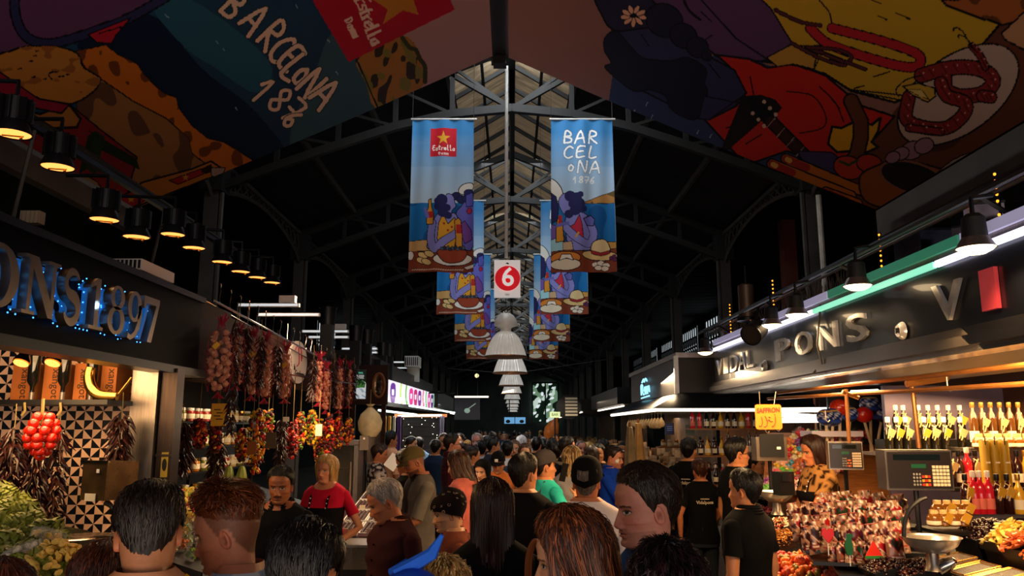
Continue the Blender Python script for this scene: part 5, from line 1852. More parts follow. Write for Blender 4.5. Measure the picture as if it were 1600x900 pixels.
for i, (px0, px1, cl, lb) in enumerate(((597, 604, '#d88a2c', 'orange'), (605, 611, '#f0c050', 'pale yellow'), (612, 618, '#e8e0d0', 'white'), (619, 627, '#5a3a74', 'purple'), (686, 694, '#8a86a0', 'grey violet'))):
 a, c = PY(px0, 720, 13.6 + .2 * i), PY(px1, 650, 13.6 + .2 * i)
 n = 10
 b = MB()
 xs_ = np.linspace(a.x, c.x, n)
 V = [(x, 13.6 + .2 * i + .02 * math.sin(k * 2.1), z) for k, x in enumerate(xs_) for z in (.01, c.z)]
 b.add(V + [(v[0], v[1] + .02, v[2]) for v in V], [[2 * k, 2 * k + 2, 2 * k + 3, 2 * k + 1] for k in range(n - 1)] + [[2 * n + 2 * k + 1, 2 * n + 2 * k + 3, 2 * n + 2 * k + 2, 2 * n + 2 * k] for k in range(n - 1)])
 T(b.build('curtain_strip', mat('strip' + cl, cl, .6, noise=.15)), '%s cloth strip hanging beside the black shutter' % lb, 'curtain', 'cloth strips beside the shutter')
r = E('food_sack', tuple(PY(577, 684, 10.4)))
r.scale = (1.2, 1.2, 1.2)
T(r, 'plump pale sack hanging right of the garland stall', 'sack')
b = MB()
b.lathe([(0, 0), (.07, .01), (.12, .08), (.13, .17), (.10, .25), (.05, .30), (.02, .33), (.05, .36)], 18, flute=.06, nf=5)
b.build('cloth', mat('pale_sack', '#f4dca8', .6, noise=.25, nscale=8, bump=.4, bscale=9), r)
MB().lathe([(.024, .325), (.03, .33), (.024, .335)], 12).tube([(0, 0, .33), (0, .02, .52)], .006, 5).build('tie', M_stem, r)
r = E('speaker_box', tuple(PY(570, 692, 9.2)))
T(r, 'grey boxy speaker hanging below the pale sack', 'speaker')
MB().box((0, 0, 0), (.10, .09, .16)).build('case', mat('grey_case', '#6a5c50', .5), r)
MB().lathe([(0, 0), (.012, 0), (.012, .004)], 10, (0, -.05, .05), Matrix.Rotation(PI / 2, 3, 'X')).build('badge', M_white, r)
# hanging dark picture panel and stalls beyond
a, c = PY(710, 656, 19), PY(750, 622, 19)
r = E('hanging_screen', ((a.x + c.x) / 2, 19, a.z))
T(r, 'dark navy hanging panel with a pale cocktail picture', 'panel')
w, h = c.x - a.x, c.z - a.z
MB().box((0, 0, h / 2), (w, .05, h)).build('panel', mat('navy_panel', '#0a1428', .3), r)
MB().ball((0, -.03, h * .42), (.07, .006, .06), 14, 8).tube([(.02, -.03, h * .5), (.2, -.03, h * .75)], .012, 5).build('cocktail_picture', mat('cocktail', '#a8c8b8', .4, emit=.25), r)
MB().tube([(-w / 2, 0, h + .03), (w / 2 + .2, 0, h + .03)], .02, 6).build('top_tube', M_tube, r)
MB().tube([(-w / 2, 0, h + .12), (-w / 2 - 1.2, 0, h + .12)], .02, 6).build('arm', M_black, r)
for s_ in (-1, 1):
 MB().tube([(s_ * w * .4, 0, h), (s_ * w * .4, 0, h + .9)], .006, 4).build('hanger', M_black, r)
for i, (Y, x, lb) in enumerate(((20.5, -2.35, 'left stall block with dark canopy beyond the juice kiosk'), (27, -2.4, 'second left stall block with dark canopy toward the far door'), (36, -2.4, 'farthest left stall block with dark canopy'))):
 r = E('market_stall', (x, Y + 2.6, 0))
 T(r, lb, 'stall', 'far stalls on the left')
 MB().box((x - .6, Y + 2.6, .5), (1.6, 5.0, 1.0)).build('counter', M_steel, r, True)
 MB().box((x - .5, Y + 2.6, 2.62), (1.9, 5.4, .42)).build('canopy', M_black, r, True)
 MB().box((x - 1.4, Y + 2.6, 1.4), (.06, 5.0, 2.4)).build('back_panel', mat('stall_back', '#6a5038', .6, noise=.5, nscale=3), r, True)
 MB().tube([(x + .3, Y + .1, 2.38), (x + .3, Y + 5, 2.38)], .015, 6).build('tube', M_tube, r, True)
 b = MB()
 for k in range(90):
  b.box((x - .9 + R.uniform(0, .9), Y + R.uniform(.1, 4.9), 1.0 + R.uniform(.02, .3)), (.12, .12, .14))
 b.build('wares', mat('wares_mixed', '#b08050', .5, noise=.8, nscale=5), r, True)['kind'] = 'stuff'

# ================================================================ RIGHT STALL: sweets, dried fruit, liqueurs
M_fasc = mat('gloss_graphite', '#1c1d22', 0.3, 0.6, noise=0.15, nscale=3, coat=0.3)
M_cop = mat('copper_pipe', '#a86c34', 0.3, 0.5, noise=0.15, nscale=10)
M_lamp2 = mat('bright_lamp', '#ffffff', 0.4, emit=9.0, ecolor='#ffdca8')
r = E('stall_fascia', (2.36, 6.1, 2.28))
T(r, 'long dark fascia with chrome shop letters along the right stall', 'fascia')
MB().box((2.36, 6.05, 2.58), (.1, 5.9, .38)).build('panel', M_fasc, r, True)
b = MB()
b.box((2.33, 6.05, 2.375), (.1, 5.9, .05)).box((2.29, 6.05, 2.325), (.1, 5.9, .05)).box((2.36, 6.05, 2.285), (.16, 5.9, .03))
b.build('lower_moulding', mat('moulding', '#8f857c', 0.2, 0.95, noise=.15, nscale=4), r, True)
b = MB()
b.box((2.36, 6.05, 2.815), (.12, 5.9, .07))
b.build('upper_ledge', M_steel, r, True)
M_strip = mat('led_strip', '#ffffff', 0.4, emit=2.4, ecolor='#e6e4ff')
M_strip2 = mat('green_led_strip', '#c8ffe8', 0.4, emit=1.1, ecolor='#7fe0bc')
b = MB()
for (y0, y1, k) in ((3.1, 4.15, 0), (4.17, 5.9, 1), (5.92, 8.9, 0)):
 b.mi = k
 b.box((2.285, (y0 + y1) / 2, 2.765), (.02, y1 - y0, .034))
b.build('light_strip', [M_strip, M_strip2], r, True)
b = MB()
for (y0, y1, k) in ((3.1, 3.9, 0), (3.92, 5.6, 1), (5.62, 8.9, 0)):
 b.mi = k
 b.box((2.287, (y0 + y1) / 2, 2.845), (.02, y1 - y0, .055))
b.build('upper_strip', [mat('dim_strip', '#c9c4d8', 0.3, emit=.4, ecolor='#b8b4d8'), mat('dim_green', '#3f8a6a', 0.3, emit=.3, ecolor='#3fa07c')], r, True)
MB().box((3.3, 6.05, 2.88), (1.85, 5.9, .05)).build('roof_panel', M_black, r, True)
MB().box((2.95, 6.05, 2.29), (1.1, 5.9, .02)).build('soffit', mat('soffit', '#3a3436', .4), r, True)
for y_ in (5.8,):
 MB().tube([(2.30, y_, 2.80), (2.25, y_ - .01, 2.5), (2.27, y_ - .03, 2.36), (2.235, y_ + .05, 2.30)], .008, 5).build('cable', M_iron2, r, True)

M_chl = mat('chrome_letter', '#e6dfd6', .2, .55, noise=.2, nscale=12)
RW = [('V', 1118, 1128, .17), ('I', 1131, 1136, .17), ('D', 1141, 1151, .17), ('A', 1154, 1164, .17), ('L', 1167, 1176, .17), ('P', 1212, 1233, .185), ('O', 1244, 1268, .185), ('N', 1280, 1309, .185), ('S', 1326, 1357, .185), ('V', 1466, 1511, .20), ('I', 1545, 1566, .20)]
RWL = ['first letter, nearest the far end', 'second letter from the far end', 'third letter from the far end', 'fourth letter from the far end', 'last letter of the far word', 'first letter of the middle word', 'second letter of the middle word', 'third letter of the middle word', 'last letter of the middle word', 'larger letter right of the round badge', 'reddish letter nearest the right edge']
for (ch, x0, x1, hh), lb in zip(RW, RWL):
 q0, q1 = PX(x0, 560, 2.3), PX(x1, 500, 2.3)
 yc, w = (q0.y + q1.y) / 2, q0.y - q1.y
 zc = 2.555
 v, f = text_mesh(ch, 1.0, .5, .012)
 ext = v.max(0) - v.min(0)
 v = v - (v.max(0) + v.min(0)) / 2
 v = v / ext * np.array([w * .92, hh, .02])
 b = MB()
 b.add(np.stack([2.298 - v[:, 2], yc - v[:, 0], zc + v[:, 1]], 1), [ff[::1] for ff in f])
 o = b.build('sign_letter', mat('red_letter', '#e8484c', .3, .3, emit=.12, ecolor='#e85058') if (ch == 'I' and x0 > 1500) else M_chl, angle=.4)
 T(o, 'raised chrome letter %s on the right fascia, %s' % (ch, lb), 'letter', 'chrome letters on the right fascia')
for (px, py, lb) in ((1410, 517, 'round chrome badge with number between the S and the larger V'), (1196, 572, 'small round chrome badge before the P')):
 q = PX(px, py, 2.3)
 r = E('sign_badge', tuple(q))
 T(r, lb, 'badge', 'round badges on the right fascia')
 MB().lathe([(0, .03), (.035, .028), (.05, .012), (.055, 0), (0, 0)], 24, M=Matrix.Rotation(-PI / 2, 3, 'Y')).build('disc', M_chl, r)
 b = MB()
 add_text(b, '18' if px > 1300 else '0', .05, (-.032, 0, 0), (0, -1, 0), (0, 0, 1), .003)
 b.build('number', M_black, r)

# lamps of the fascia
GL0 = None
for i, (px, py, Y) in enumerate(((1525, 388, 3.48), (1340, 447, 4.71), (1245, 492, 5.75), (1206, 508, 6.5), (1102, 551, 8.6))):
 q = PX(px, py, 2.1)
 lb = 'brightly lit round lamp over the right fascia, %s from the right edge' % ORD[i]
 if GL0 is None:
  GL0 = T(E('fascia_lamp', q), lb, 'lamp', 'round lamps over the right fascia')
  MB().lathe([(.05, .045), (.055, .05), (.05, .14), (.03, .16), (0, .16)], 16).build('can', M_iron, GL0)
  MB().lathe([(.05, .048), (.082, 0), (.086, 0), (.056, .05)], 24).build('shade', M_steel, GL0)
  MB().lathe([(0, -.03), (.04, -.024), (.07, -.008), (.08, .004)], 24).build('lens', M_lamp2, GL0)
  MB().tube([(0, 0, .15), (0, 0, .235), (.10, .0, .25)], .012, 6).build('bracket', M_black, GL0)
 else:
  dup(GL0, q, 0, label=lb)
 spot('fascia_lamp_light', q + Vector((0, 0, -.03)), 26 if i < 4 else 14, WARM2, (.55, .05, -1), 1.9, .7, .05)
rr_ = E('lamp_rail', (2.18, 6.0, 2.98))
T(rr_, 'dark angled rail carrying the round lamps above the right fascia', 'rail')
MB().tube([(2.2, 3.0, 2.99), (2.2, 9.2, 2.99)], .02, 8).build('rail', M_black, rr_, True)
MB().tube([(2.33, 3.0, 3.02), (2.33, 9.2, 3.0)], .012, 8).build('rear_rail', M_steel, rr_, True)
for y_ in (3.6, 5.2, 6.8, 8.4):
 MB().tube([(2.2, y_, 2.99), (2.4, y_, 2.86)], .012, 6).build('stay', M_black, rr_, True)
# two round barrel spots and a cylinder lamp
for i, (px, py, Y, aim) in enumerate(((1166, 470, 7.6, (0, 0, -1)), (1181, 517, 6.4, (-.5, -.5, -.35)))):
 q = PY(px, py, Y)
 r = E('cylinder_lamp', tuple(q))
 T(r, ('long pale cylinder lamp pointing straight down before the dry twigs', 'dark round spot lamp tilted toward the aisle over the P')[i], 'lamp')
 M3 = Vector(aim).to_track_quat('-Z', 'Y').to_matrix()
 MB().lathe([(.07, -.16), (.075, -.16), (.075, .15), (.04, .17), (0, .17)] if i == 0 else [(.08, -.09), (.085, -.09), (.08, .06), (.05, .12), (0, .13)], 20, M=M3).build('barrel', mat('tan_metal', '#6a5848', .4, .6) if i == 0 else M_iron, r)
 MB().lathe([(.075, -.16), (.10, -.17), (.10, -.20), (.085, -.20)] if i == 0 else [(.085, -.08), (.09, -.1), (.085, -.1), (.08, -.08)], 20, M=M3).build('collar', M_black, r)
 MB().lathe([(0, -.15), (.07, -.15)] if i == 0 else [(0, -.085), (.078, -.085)], 20, M=M3).build('lens', M_warmglow if i else M_lampglow, r)
 MB().tube([(0, 0, .1), (.0, .0, .35)] if i == 0 else [(0, 0, .08), (.05, .06, .2)], .012, 6).build('stem', M_black, r)
# mirror boxes, twigs and clutter on top of the stall
for i, (y_, w) in enumerate(((4.3, .30), (4.9, .34), (5.5, .3), (3.6, .35))):
 r = E('mirror_box', (2.62, y_, 2.905))
 T(r, 'glossy mirrored box on the right stall roof, %s' % ('behind the gap of the two nearest lamps', 'left of the second lamp', 'third back from the right edge', 'nearest the right edge')[i], 'box', 'mirrored boxes on the right stall roof')
 MB().box((0, 0, .1), (.2, w, .2), rz=.3 * (i - 1)).build('body', mat('mirror_dark', '#5a5058', .12, .95, noise=.5, nscale=6), r)
 MB().box((0, 0, .205), (.21, w + .01, .012), rz=.3 * (i - 1)).build('lid', M_black, r)
b = MB()
for i in range(420):
 y_ = R.uniform(5.8, 9.6)
 p0 = Vector((2.55 + R.uniform(-.05, .2), y_, 2.9))
 d = Vector((R.uniform(-.35, .15), R.uniform(-.3, .3), 1)) * R.uniform(.10, .26)
 b.tube([p0, p0 + d * .6 + Vector((R.uniform(-.02, .02), R.uniform(-.02, .02), 0)), p0 + d], [.004, .003, .001], 3, False)
o = b.build('dry_twigs', mat('grey_twig', '#7a6a5c', .8))
T(o, 'row of dry grey twigs along the right stall roof', 'twigs')
o['kind'] = 'stuff'
for i, (y_, x_) in enumerate(((7.6, 2.33), (6.9, 2.33), (5.2, 2.5), (8.3, 2.33), (3.9, 2.5))):
 r = E('fairy_lights', (x_, y_, 2.88))
 T(r, 'short vertical string of amber fairy lights on the right roof, %s from its far end' % ORD[(1, 2, 3, 0, 4)[i]], 'fairy lights', 'amber light strings on the right roof')
 MB().box((0, 0, .16), (.01, .01, .33)).build('strip', M_black, r)
 b = MB()
 for k in range(9):
  b.ball((-.008, 0, .02 + k * .036), .008, 6, 4)
 b.build('bulbs', mat('amber_led', '#ffb040', .4, emit=3, ecolor='#ff9020'), r)['kind'] = 'stuff'
r = E('fuse_box', tuple(PY(1140, 532, 9.2)))
T(r, 'grey metal fuse box among twigs above the far letters', 'box')
MB().box((0, 0, 0), (.16, .12, .24)).build('case', mat('fuse_grey', '#8a8078', .5, noise=.2), r)
MB().box((0, 0, -.2), (.04, .04, .4)).build('post', M_black, r)

# counter body and its slope
r = E('sweet_counter', (2.6, 5.4, 0))
T(r, 'long dark counter heaped with sweets and dried fruit on the right', 'counter')
b = MB()
for (y0, y1, xl, xr) in ((3.2, 6.3, 1.72, 3.0), (6.3, 6.8, 1.95, 2.5)):
 sec = [(xl, 0), (xl, .92 + (xl - 1.72) * .234), (xr, .92 + (xr - 1.72) * .234), (xr, 0)]
 b.add([(x, y0, z) for x, z in sec] + [(x, y1, z) for x, z in sec], [[0, 1, 2, 3], [7, 6, 5, 4], [0, 4, 5, 1], [1, 5, 6, 2], [2, 6, 7, 3]])
b.build('body', M_black, r, True)
MB().box((1.71, 4.75, .925), (.04, 3.1, .03)).build('front_rail', M_steel, r, True)


def rtop(x):
 return .92 + (x - 1.72) * .234


def heap_tray(px, py, w, l, label, cat, name, m, n, s_, kind='lump', seed=1, hgt=.06, rim=True, Y=0):
 """a shallow tray on the slope with a mounded heap"""
 h = 1.0
 for _ in range(6):
  q = PZ(px, py, h)
  h = rtop(q.x) + .03
 g = random.Random(seed)
 r = E(name, (q.x, q.y, rtop(q.x) + .002))
 if Y:
  q = PY(px, py, Y)
  r.location = q - Vector((0, 0, .06))
  MB().box((0, 0, -.12), (w * .9, l * .9, .24)).build('riser', M_black, r)
 r.rotation_euler = (0, -.23, 0)
 T(r, label, cat)
 if rim:
  MB().prism([rect(-w / 2, -l / 2, w / 2, l / 2), rect(-w / 2 + .01, -l / 2 + .01, w / 2 - .01, l / 2 - .01)], .05, (0, 0, 0), (1, 0, 0), (0, 1, 0)).box((0, 0, .004), (w - .02, l - .02, .005)).build('tray', M_black if rim is True else rim, r)
 b = MB()
 ms = m if isinstance(m, list) else [m]
 for i in range(n):
  x, y_ = g.uniform(-.48, .48), g.uniform(-.48, .48)
  z = .03 + hgt * (1 - (2 * x) ** 2) * (1 - (2 * y_) ** 2) + g.uniform(-.01, .015)
  b.mi = g.randrange(len(ms))
  c = (x * w, y_ * l, z)
  M3 = Matrix.Rotation(g.uniform(0, 6), 3, (g.random() - .5, g.random() - .5, g.random() + .1))
  k = s_ * g.uniform(.75, 1.25)
  if kind == 'lump':
   b.ball(c, (k, k * .85, k * .7), 8, 6, M3)
  elif kind == 'chip':
   b.ball(c, (k * 1.3, k * .8, k * .3), 7, 4, M3)
  elif kind == 'stick':
   b.tube([Vector(c) + M3 @ Vector((-k * 1.4, 0, 0)), c, Vector(c) + M3 @ Vector((k * 1.4, 0, k * .3))], k * .35, 6)
 b.build('contents', ms, r)['kind'] = 'stuff'
 return r


def dm(name, c, nz=.3, coat=.3, rough=.35):
 return mat(name, c, rough, noise=nz, nscale=25, coat=coat)


FRUITM = [dm('candied_orange', '#e0702a'), dm('candied_red', '#b82c24'), dm('candied_olive', '#7a6a24'), dm('candied_pink', '#d8583c')]
# candied fruit pieces are things one can count
CF0 = {}
for (cx, cy, n, ks, where) in ((1285, 872, 34, (0, 0, 0, 1), 'orange mound behind the front mound'), (1225, 886, 22, (1, 2), 'dark mound at the counter edge'), (1245, 893, 26, (0, 0, 3), 'orange mound nearest the counter edge'), (1320, 890, 34, (3, 3, 1), 'pink mound before the lollipop bags'), (1275, 893, 16, (2, 2), 'olive mound in the middle')):
 h = 1.0
 for _ in range(6):
  q = PZ(cx, cy, h)
  h = rtop(q.x) + .03
 for i in range(n):
  a, d = R.uniform(0, 6.3), R.random() ** .5
  dx, dy = math.cos(a) * d * .16, math.sin(a) * d * .16
  loc = (q.x + dx, q.y + dy, rtop(q.x + dx) + .02 + .07 * (1 - d * d))
  k = R.choice(ks)
  lb = 'lump of sugared candied fruit in the %s' % where
  if k not in CF0:
   b = MB()
   g = random.Random(k)
   for _ in range(7):
    b.ball((g.uniform(-.014, .014), g.uniform(-.014, .014), g.uniform(-.01, .01)), g.uniform(.012, .017), 8, 6)
   o = b.build('candied_fruit', FRUITM[k])
   o.location = loc
   CF0[k] = T(o, lb, 'candied fruit', 'candied fruit in the ' + where)
  else:
   dup(CF0[k], loc, (R.uniform(0, 3), R.uniform(0, 3), R.uniform(0, 6)), R.uniform(1.1, 1.6), lb, 'candied fruit in the ' + where)
heap_tray(1228, 846, .24, .24, 'wide basket of golden chopped nuts beside the boy in black', 'nuts', 'nut_basket', [dm('nut_gold', '#c88a3c'), dm('nut_tan', '#a8682c')], 260, .011, 'chip', 3, .08, M_brown)
heap_tray(1222, 822, .3, .34, 'shallow tray of red and white wrapped sweets behind the nut basket', 'sweets', 'sweet_tray', [dm('sw_red', '#b02420'), dm('sw_white', '#e8d0b0'), dm('sw_tan', '#c0803c')], 220, .014, 'stick', 4, .07)
heap_tray(1185, 800, .3, .3, 'small tray of mixed sweets beyond the boy in black', 'sweets', 'sweet_tray', [dm('sw_pink', '#d86a7c'), dm('sw_white'), dm('sw_red')] if False else [dm('sw_pink', '#d86a7c'), dm('sw_red', '#b02420')], 160, .015, 'stick', 5, .06)
heap_tray(1385, 880, .22, .22, 'heap of glossy black cherries under the lollipop bags', 'cherries', 'cherry_tray', [dm('cherry', '#1c0c0c', .5, .7, .2), dm('cherry2', '#3c1410', .5, .7, .2)], 300, .012, 'lump', 6, .05, Y=4.55)
heap_tray(1435, 884, .24, .22, 'heap of dark red dried berries by the metal scoop', 'berries', 'berry_tray', [dm('berry', '#5a1c10', .5, .6, .25), dm('berry2', '#2c100c', .5, .6, .25)], 300, .012, 'lump', 7, .05, Y=4.45)
heap_tray(1542, 826, .30, .30, 'heap of black dates beside the pale yellow dried fruit', 'dates', 'date_tray', [dm('date', '#2a1210', .4, .6, .25)], 320, .014, 'lump', 8, .07, Y=4.75)
heap_tray(1592, 838, .24, .34, 'heap of pale yellow dried fruit at the right edge', 'dried fruit', 'dried_fruit_tray', [dm('dried_yellow', '#e8c860', .2), dm('dried_yellow2', '#d8a83c', .2)], 190, .022, 'chip', 9, .10, Y=4.4)
heap_tray(1600, 852, .10, .2, 'small pile of orange dried fruit sticks at the right edge', 'dried fruit', 'dried_fruit_tray', [dm('dried_orange', '#e0642c')], 60, .02, 'stick', 10, .08, Y=4.2)
heap_tray(1340, 862, .4, .3, 'bed of white sweets under the lollipop bags', 'sweets', 'sweet_tray', [dm('sw_white2', '#e8dcc0'), dm('sw_black', '#1a1414'), dm('sw_red', '#b02420')], 240, .012, 'lump', 12, .03)
# lidded clear boxes in the front right corner
BX0 = None
i = 0
for (px, py, cl, lb) in ((1490, 870, '#c07a2c', 'amber slices, nearest the metal bowl'), (1520, 850, '#d09a3c', 'golden slices, second from the metal bowl'), (1525, 888, '#a8642c', 'brown slices, in the front row'), (1568, 868, '#6a3420', 'dark brown pieces, below the yellow dried fruit'), (1575, 898, '#b0843c', 'tan pieces, at the lower right'), (1604, 882, '#8a4a20', 'reddish pieces, at the right edge')):
 h = 1.1
 for _ in range(6):
  q = PZ(px, py, h)
  h = rtop(q.x) + .05
 q.z = rtop(q.x) + .004
 r = E('lidded_box', q)
 r.rotation_euler = (0, -.23, .0)
 T(r, 'clear lidded box of ' + lb, 'box', 'clear lidded boxes on the sweet counter')
 MB().prism([rect(-.10, -.09, .10, .09), rect(-.094, -.084, .094, .084)], .07, (0, 0, 0), (1, 0, 0), (0, 1, 0)).box((0, 0, .004), (.19, .17, .006)).build('tray', M_wood, r)
 b = MB()
 for k in range(60):
  b.ball((R.uniform(-.08, .08), R.uniform(-.07, .07), .03 + R.uniform(0, .02)), (.016, .012, .006), 7, 4, Matrix.Rotation(R.uniform(0, 3), 3, (R.random(), R.random(), .4)))
 b.build('contents', dm('boxed' + cl, cl), r)['kind'] = 'stuff'
 MB().box((0, 0, .074), (.205, .185, .006)).build('lid', M_glass, r)
 MB().tube([(-.1, -.09, .078), (.1, -.09, .078), (.1, .09, .078), (-.1, .09, .078), (-.1, -.09, .078)], .005, 4).build('lid_edge', M_brass, r)

# lollipop bags on stepped stands
nu_, nv_ = 16, 22
U, W = [x.ravel() for x in np.meshgrid(np.linspace(0, 1, nu_), np.linspace(0, 1, nv_), indexing='ij')]
BAGV = []
for k, (bg, h1, h2) in enumerate((('#a07058', '#24080c', '#c8a088'), ('#b08468', '#9a0c14', '#e0c0a8'), ('#8a5844', '#14080a', '#9a1418'), ('#a87c64', '#50101c', '#d0b098'), ('#90705a', '#14301a', '#a01214'))):
 q_ = Paint(np.stack([U * 100, W * 150], 1), bg)
 q_.mottle(np.arange(len(U)), '#f0d8c0', 50 + k, 9, 1.9)  # pale blotches paint cellophane highlights into the bag colour
 q_.mottle(np.arange(len(U)), '#3a1414', 70 + k, 10, 1.5)
 q_.poly([(50, 92), (18, 60), (12, 38), (28, 22), (50, 36), (72, 22), (88, 38), (82, 60)], h1, h2, 5, smooth=3)
 q_.poly([(10, 104), (90, 104), (90, 124), (10, 124)], '#780c14' if k % 2 == 0 else '#c09480')
 q_.stroke([(22, 114), (78, 114)], '#e8c8b0' if k % 2 == 0 else '#a81420', 7)
 BAGV.append(q_.c)
M_bag = mat('printed_bag', vcol=True, rough=.25, coat=.25)
BG0 = {}
RN = ['front', 'second', 'third', 'fourth', 'back']
bag_i = 0
for row, (pyb, x0, x1, n, h) in enumerate(((884, 1304, 1402, 8, 1.10), (866, 1266, 1410, 11, 1.19), (848, 1250, 1410, 12, 1.27), (830, 1246, 1404, 12, 1.35), (813, 1290, 1410, 10, 1.42))):
 za = None
 for i in range(n):
  px = x0 + (x1 - x0) * i / (n - 1)
  y_ = 4.78 + row * .13 - .28 * i / n * (row < 4)
  q = PY(px, pyb, y_)
  k = R.randrange(5)
  lb = 'clear printed sweet bag with a heart, %s from the left in the %s row' % (ORD[i], RN[row])
  rot = (R.uniform(-.25, .05), R.uniform(-.14, .14), R.uniform(-.4, .5))
  if k not in BG0:
   r = E('sweet_bag', tuple(q))
   th = .022 * np.sin(PI * U) ** .6 * np.clip(np.sin(PI * (W * .85 + .15)), 0, 1) ** .5
   xs_ = (U - .5) * .085 * (1 - .25 * (W < .2))
   zs_ = (1 - W) * .135
   b = MB()
   b.add(np.stack([xs_, -th, zs_], 1), grid_faces(nu_, nv_), BAGV[k])
   b.add(np.stack([xs_, th, zs_], 1), grid_faces(nu_, nv_)[:, ::-1], BAGV[k])
   b.build('pouch', M_bag, r)
   MB().box((0, 0, .127), (.05, .008, .02)).build('closure', mat('bag_clip', '#8a1c1c', .4), r)
   r.rotation_euler = rot
   BG0[k] = T(r, lb, 'sweet bag', 'printed sweet bags on the stepped stand')
  else:
   dup(BG0[k], q, rot, R.uniform(1.15, 1.4), lb)
 qa, qb = PY(x0 - 6, pyb, 4.82 + row * .13), PY(x1 + 6, pyb, 4.82 + row * .13)
 T(MB().box(((qa.x + qb.x) / 2, 4.82 + row * .13 - .1, qa.z - .02), (qb.x - qa.x, .36, .02), rz=-.25 if row < 4 else 0).build('bag_shelf', M_black), 'dark stepped shelf under the %s row of sweet bags' % RN[row], 'shelf', 'stepped shelves of the sweet bags')
# a few figure lollipops stuck among the bags
for i, (px, py, cl, lb) in enumerate(((1365, 868, '#d83020', 'watermelon slice lollipop standing before the sweet bags'), (1326, 852, '#1c5a34', 'dark green bird shaped lollipop left of the watermelon slice'), (1292, 835, '#c02028', 'red heart lollipop among the left sweet bags'))):
 q = PY(px, py, 4.55)
 r = E('lollipop', tuple(q))
 T(r, lb, 'lollipop')
 b = MB()
 if i == 0:
  b.mi = 0
  b.prism([(-.045, 0), (.045, 0), (0, .08)], .012, (0, 0, 0), (1, 0, 0), (0, 0, 1))
  b.mi = 1
  b.prism([(-.05, -.014), (.05, -.014), (.045, 0), (-.045, 0)], .013, (0, 0, 0), (1, 0, 0), (0, 0, 1))
 elif i == 1:
  b.prism([(-.015, -.05), (.012, -.05), (.02, .0), (.012, .04), (.024, .05), (.01, .065), (-.01, .06), (-.016, .03), (-.028, .0)], .012, (0, 0, 0), (1, 0, 0), (0, 0, 1))
 else:
  b.prism([(0, -.045), (.035, 0), (.03, .03), (.012, .035), (0, .02), (-.012, .035), (-.03, .03), (-.035, 0)], .014, (0, 0, 0), (1, 0, 0), (0, 0, 1))
 b.build('candy', [mat('lolly' + cl, cl, .2, coat=.6), mat('rind_green', '#2c7a34', .3)], r)
 MB().tube([(0, -.006, -.0), (0, -.006, -.11)], .003, 5).build('stick', M_white, r)

# ---------------------------------------------------------------- scales
def scale_machine(px0, py0, px1, py1, Y, label, face=True, rz=0.0, post=True):
 a, c = PY(px0, py1, Y), PY(px1, py0, Y)
 w, h = c.x - a.x, c.z - a.z
 r = E('price_scale', ((a.x + c.x) / 2, Y, a.z))
 r.rotation_euler = (0, 0, rz)
 T(r, label, 'scale', 'price scales on the sweet counter')
 MB().box((0, .07, h / 2), (w, .14, h)).build('case', mat('scale_steel', '#8a7c6c', .25, .9, noise=.2, nscale=6), r)
 if face:
  b = MB()
  b.box((0, -.004, h * .5), (w * .94, .012, h * .9))
  b.build('front', mat('scale_front', '#241c18', .25), r)
  MB().box((-w * .04, -.012, h * .82), (w * .7, .006, h * .14)).build('display', mat('scale_display', '#0c1410', .1, coat=.6), r)
  MB().box((-w * .02, -.012, h * .6), (w * .22, .006, h * .1)).build('green_display', mat('green_lcd', '#1c4a2c', .2, emit=.12, ecolor='#2c8a4c'), r)
  b = MB()
  for i in range(5):
   for j in range(6):
    b.box((w * (.20 + .052 * i), -.013, h * (.14 + .088 * j)), (w * .042, .008, h * .066))
  b.build('item_keys', mat('key_cream', '#f0d8b4', .5), r)['kind'] = 'stuff'
  b = MB()
  for i in range(3):
   for j in range(4):
    b.ball((w * (-.1 + .045 * i), -.013, h * (.14 + .085 * j)), (w * .017, .006, h * .032), 8, 4)
  b.build('number_keys', mat('key_grey', '#9a9890', .4), r)['kind'] = 'stuff'
  b = MB()
  for i in range(3):
   for j in range(3):
    b.mi = (i + j) % 2
    b.box((w * (.035 + .045 * i), -.013, h * (.14 + .1 * j)), (w * .036, .008, h * .06))
  b.build('colour_keys', [mat('key_red', '#c82c20', .4), mat('key_orange', '#e89a2c', .4)], r)
 if post:
  MB().tube([(0, .07, 0), (0, .07, -.28)], .016, 8).build('post', M_black, r)
  MB().lathe([(0, -.3), (.10, -.3), (.10, -.28), (.02, -.265)], 16, (0, .07, 0)).build('foot', M_black, r)
 return r


scale_machine(1388, 703, 1484, 766, 4.85, 'large keypad scale standing tallest over the sweet bags', rz=-.06)
scale_machine(1298, 690, 1345, 734, 5.7, 'smaller keypad scale left of the large one, before the bottles', rz=-.25)
MB_ = scale_machine(1183, 683, 1229, 720, 6.4, 'dark scale seen from behind under the orange saffron card', face=False)
MB().box((.0, -.01, .12), (.19, .01, .18)).build('back_plate', M_black, MB_)
MB().box((.05, -.018, .1), (.03, .004, .02)).build('label', M_paper, MB_)


def pan(px, py, Y, rad, label, handle):
 q = PY(px, py, Y)
 r = E('scale_pan', tuple(q))
 T(r, label, 'pan', 'steel scale pans')
 MB().lathe([(0, -.06), (rad * .5, -.055), (rad * .85, -.02), (rad, .02), (rad * 1.04, .022), (rad * .97, .012), (rad * .82, -.012), (rad * .45, -.04), (0, -.045)], 36).build('bowl', mat('pan_steel', '#e8dccc', .28, .8), r)
 MB().lathe([(.03, -.06), (.035, -.12), (.05, -.15), (0, -.15)], 16).build('pedestal', M_steel, r)
 if handle:
  MB().tube([PY(x, y, Y + .05) - q for x, y in smooth_pts([(1412, 842), (1414, 815), (1422, 795), (1437, 782), (1447, 778)], 5, False)], .012, 8).build('arm', M_black, r)


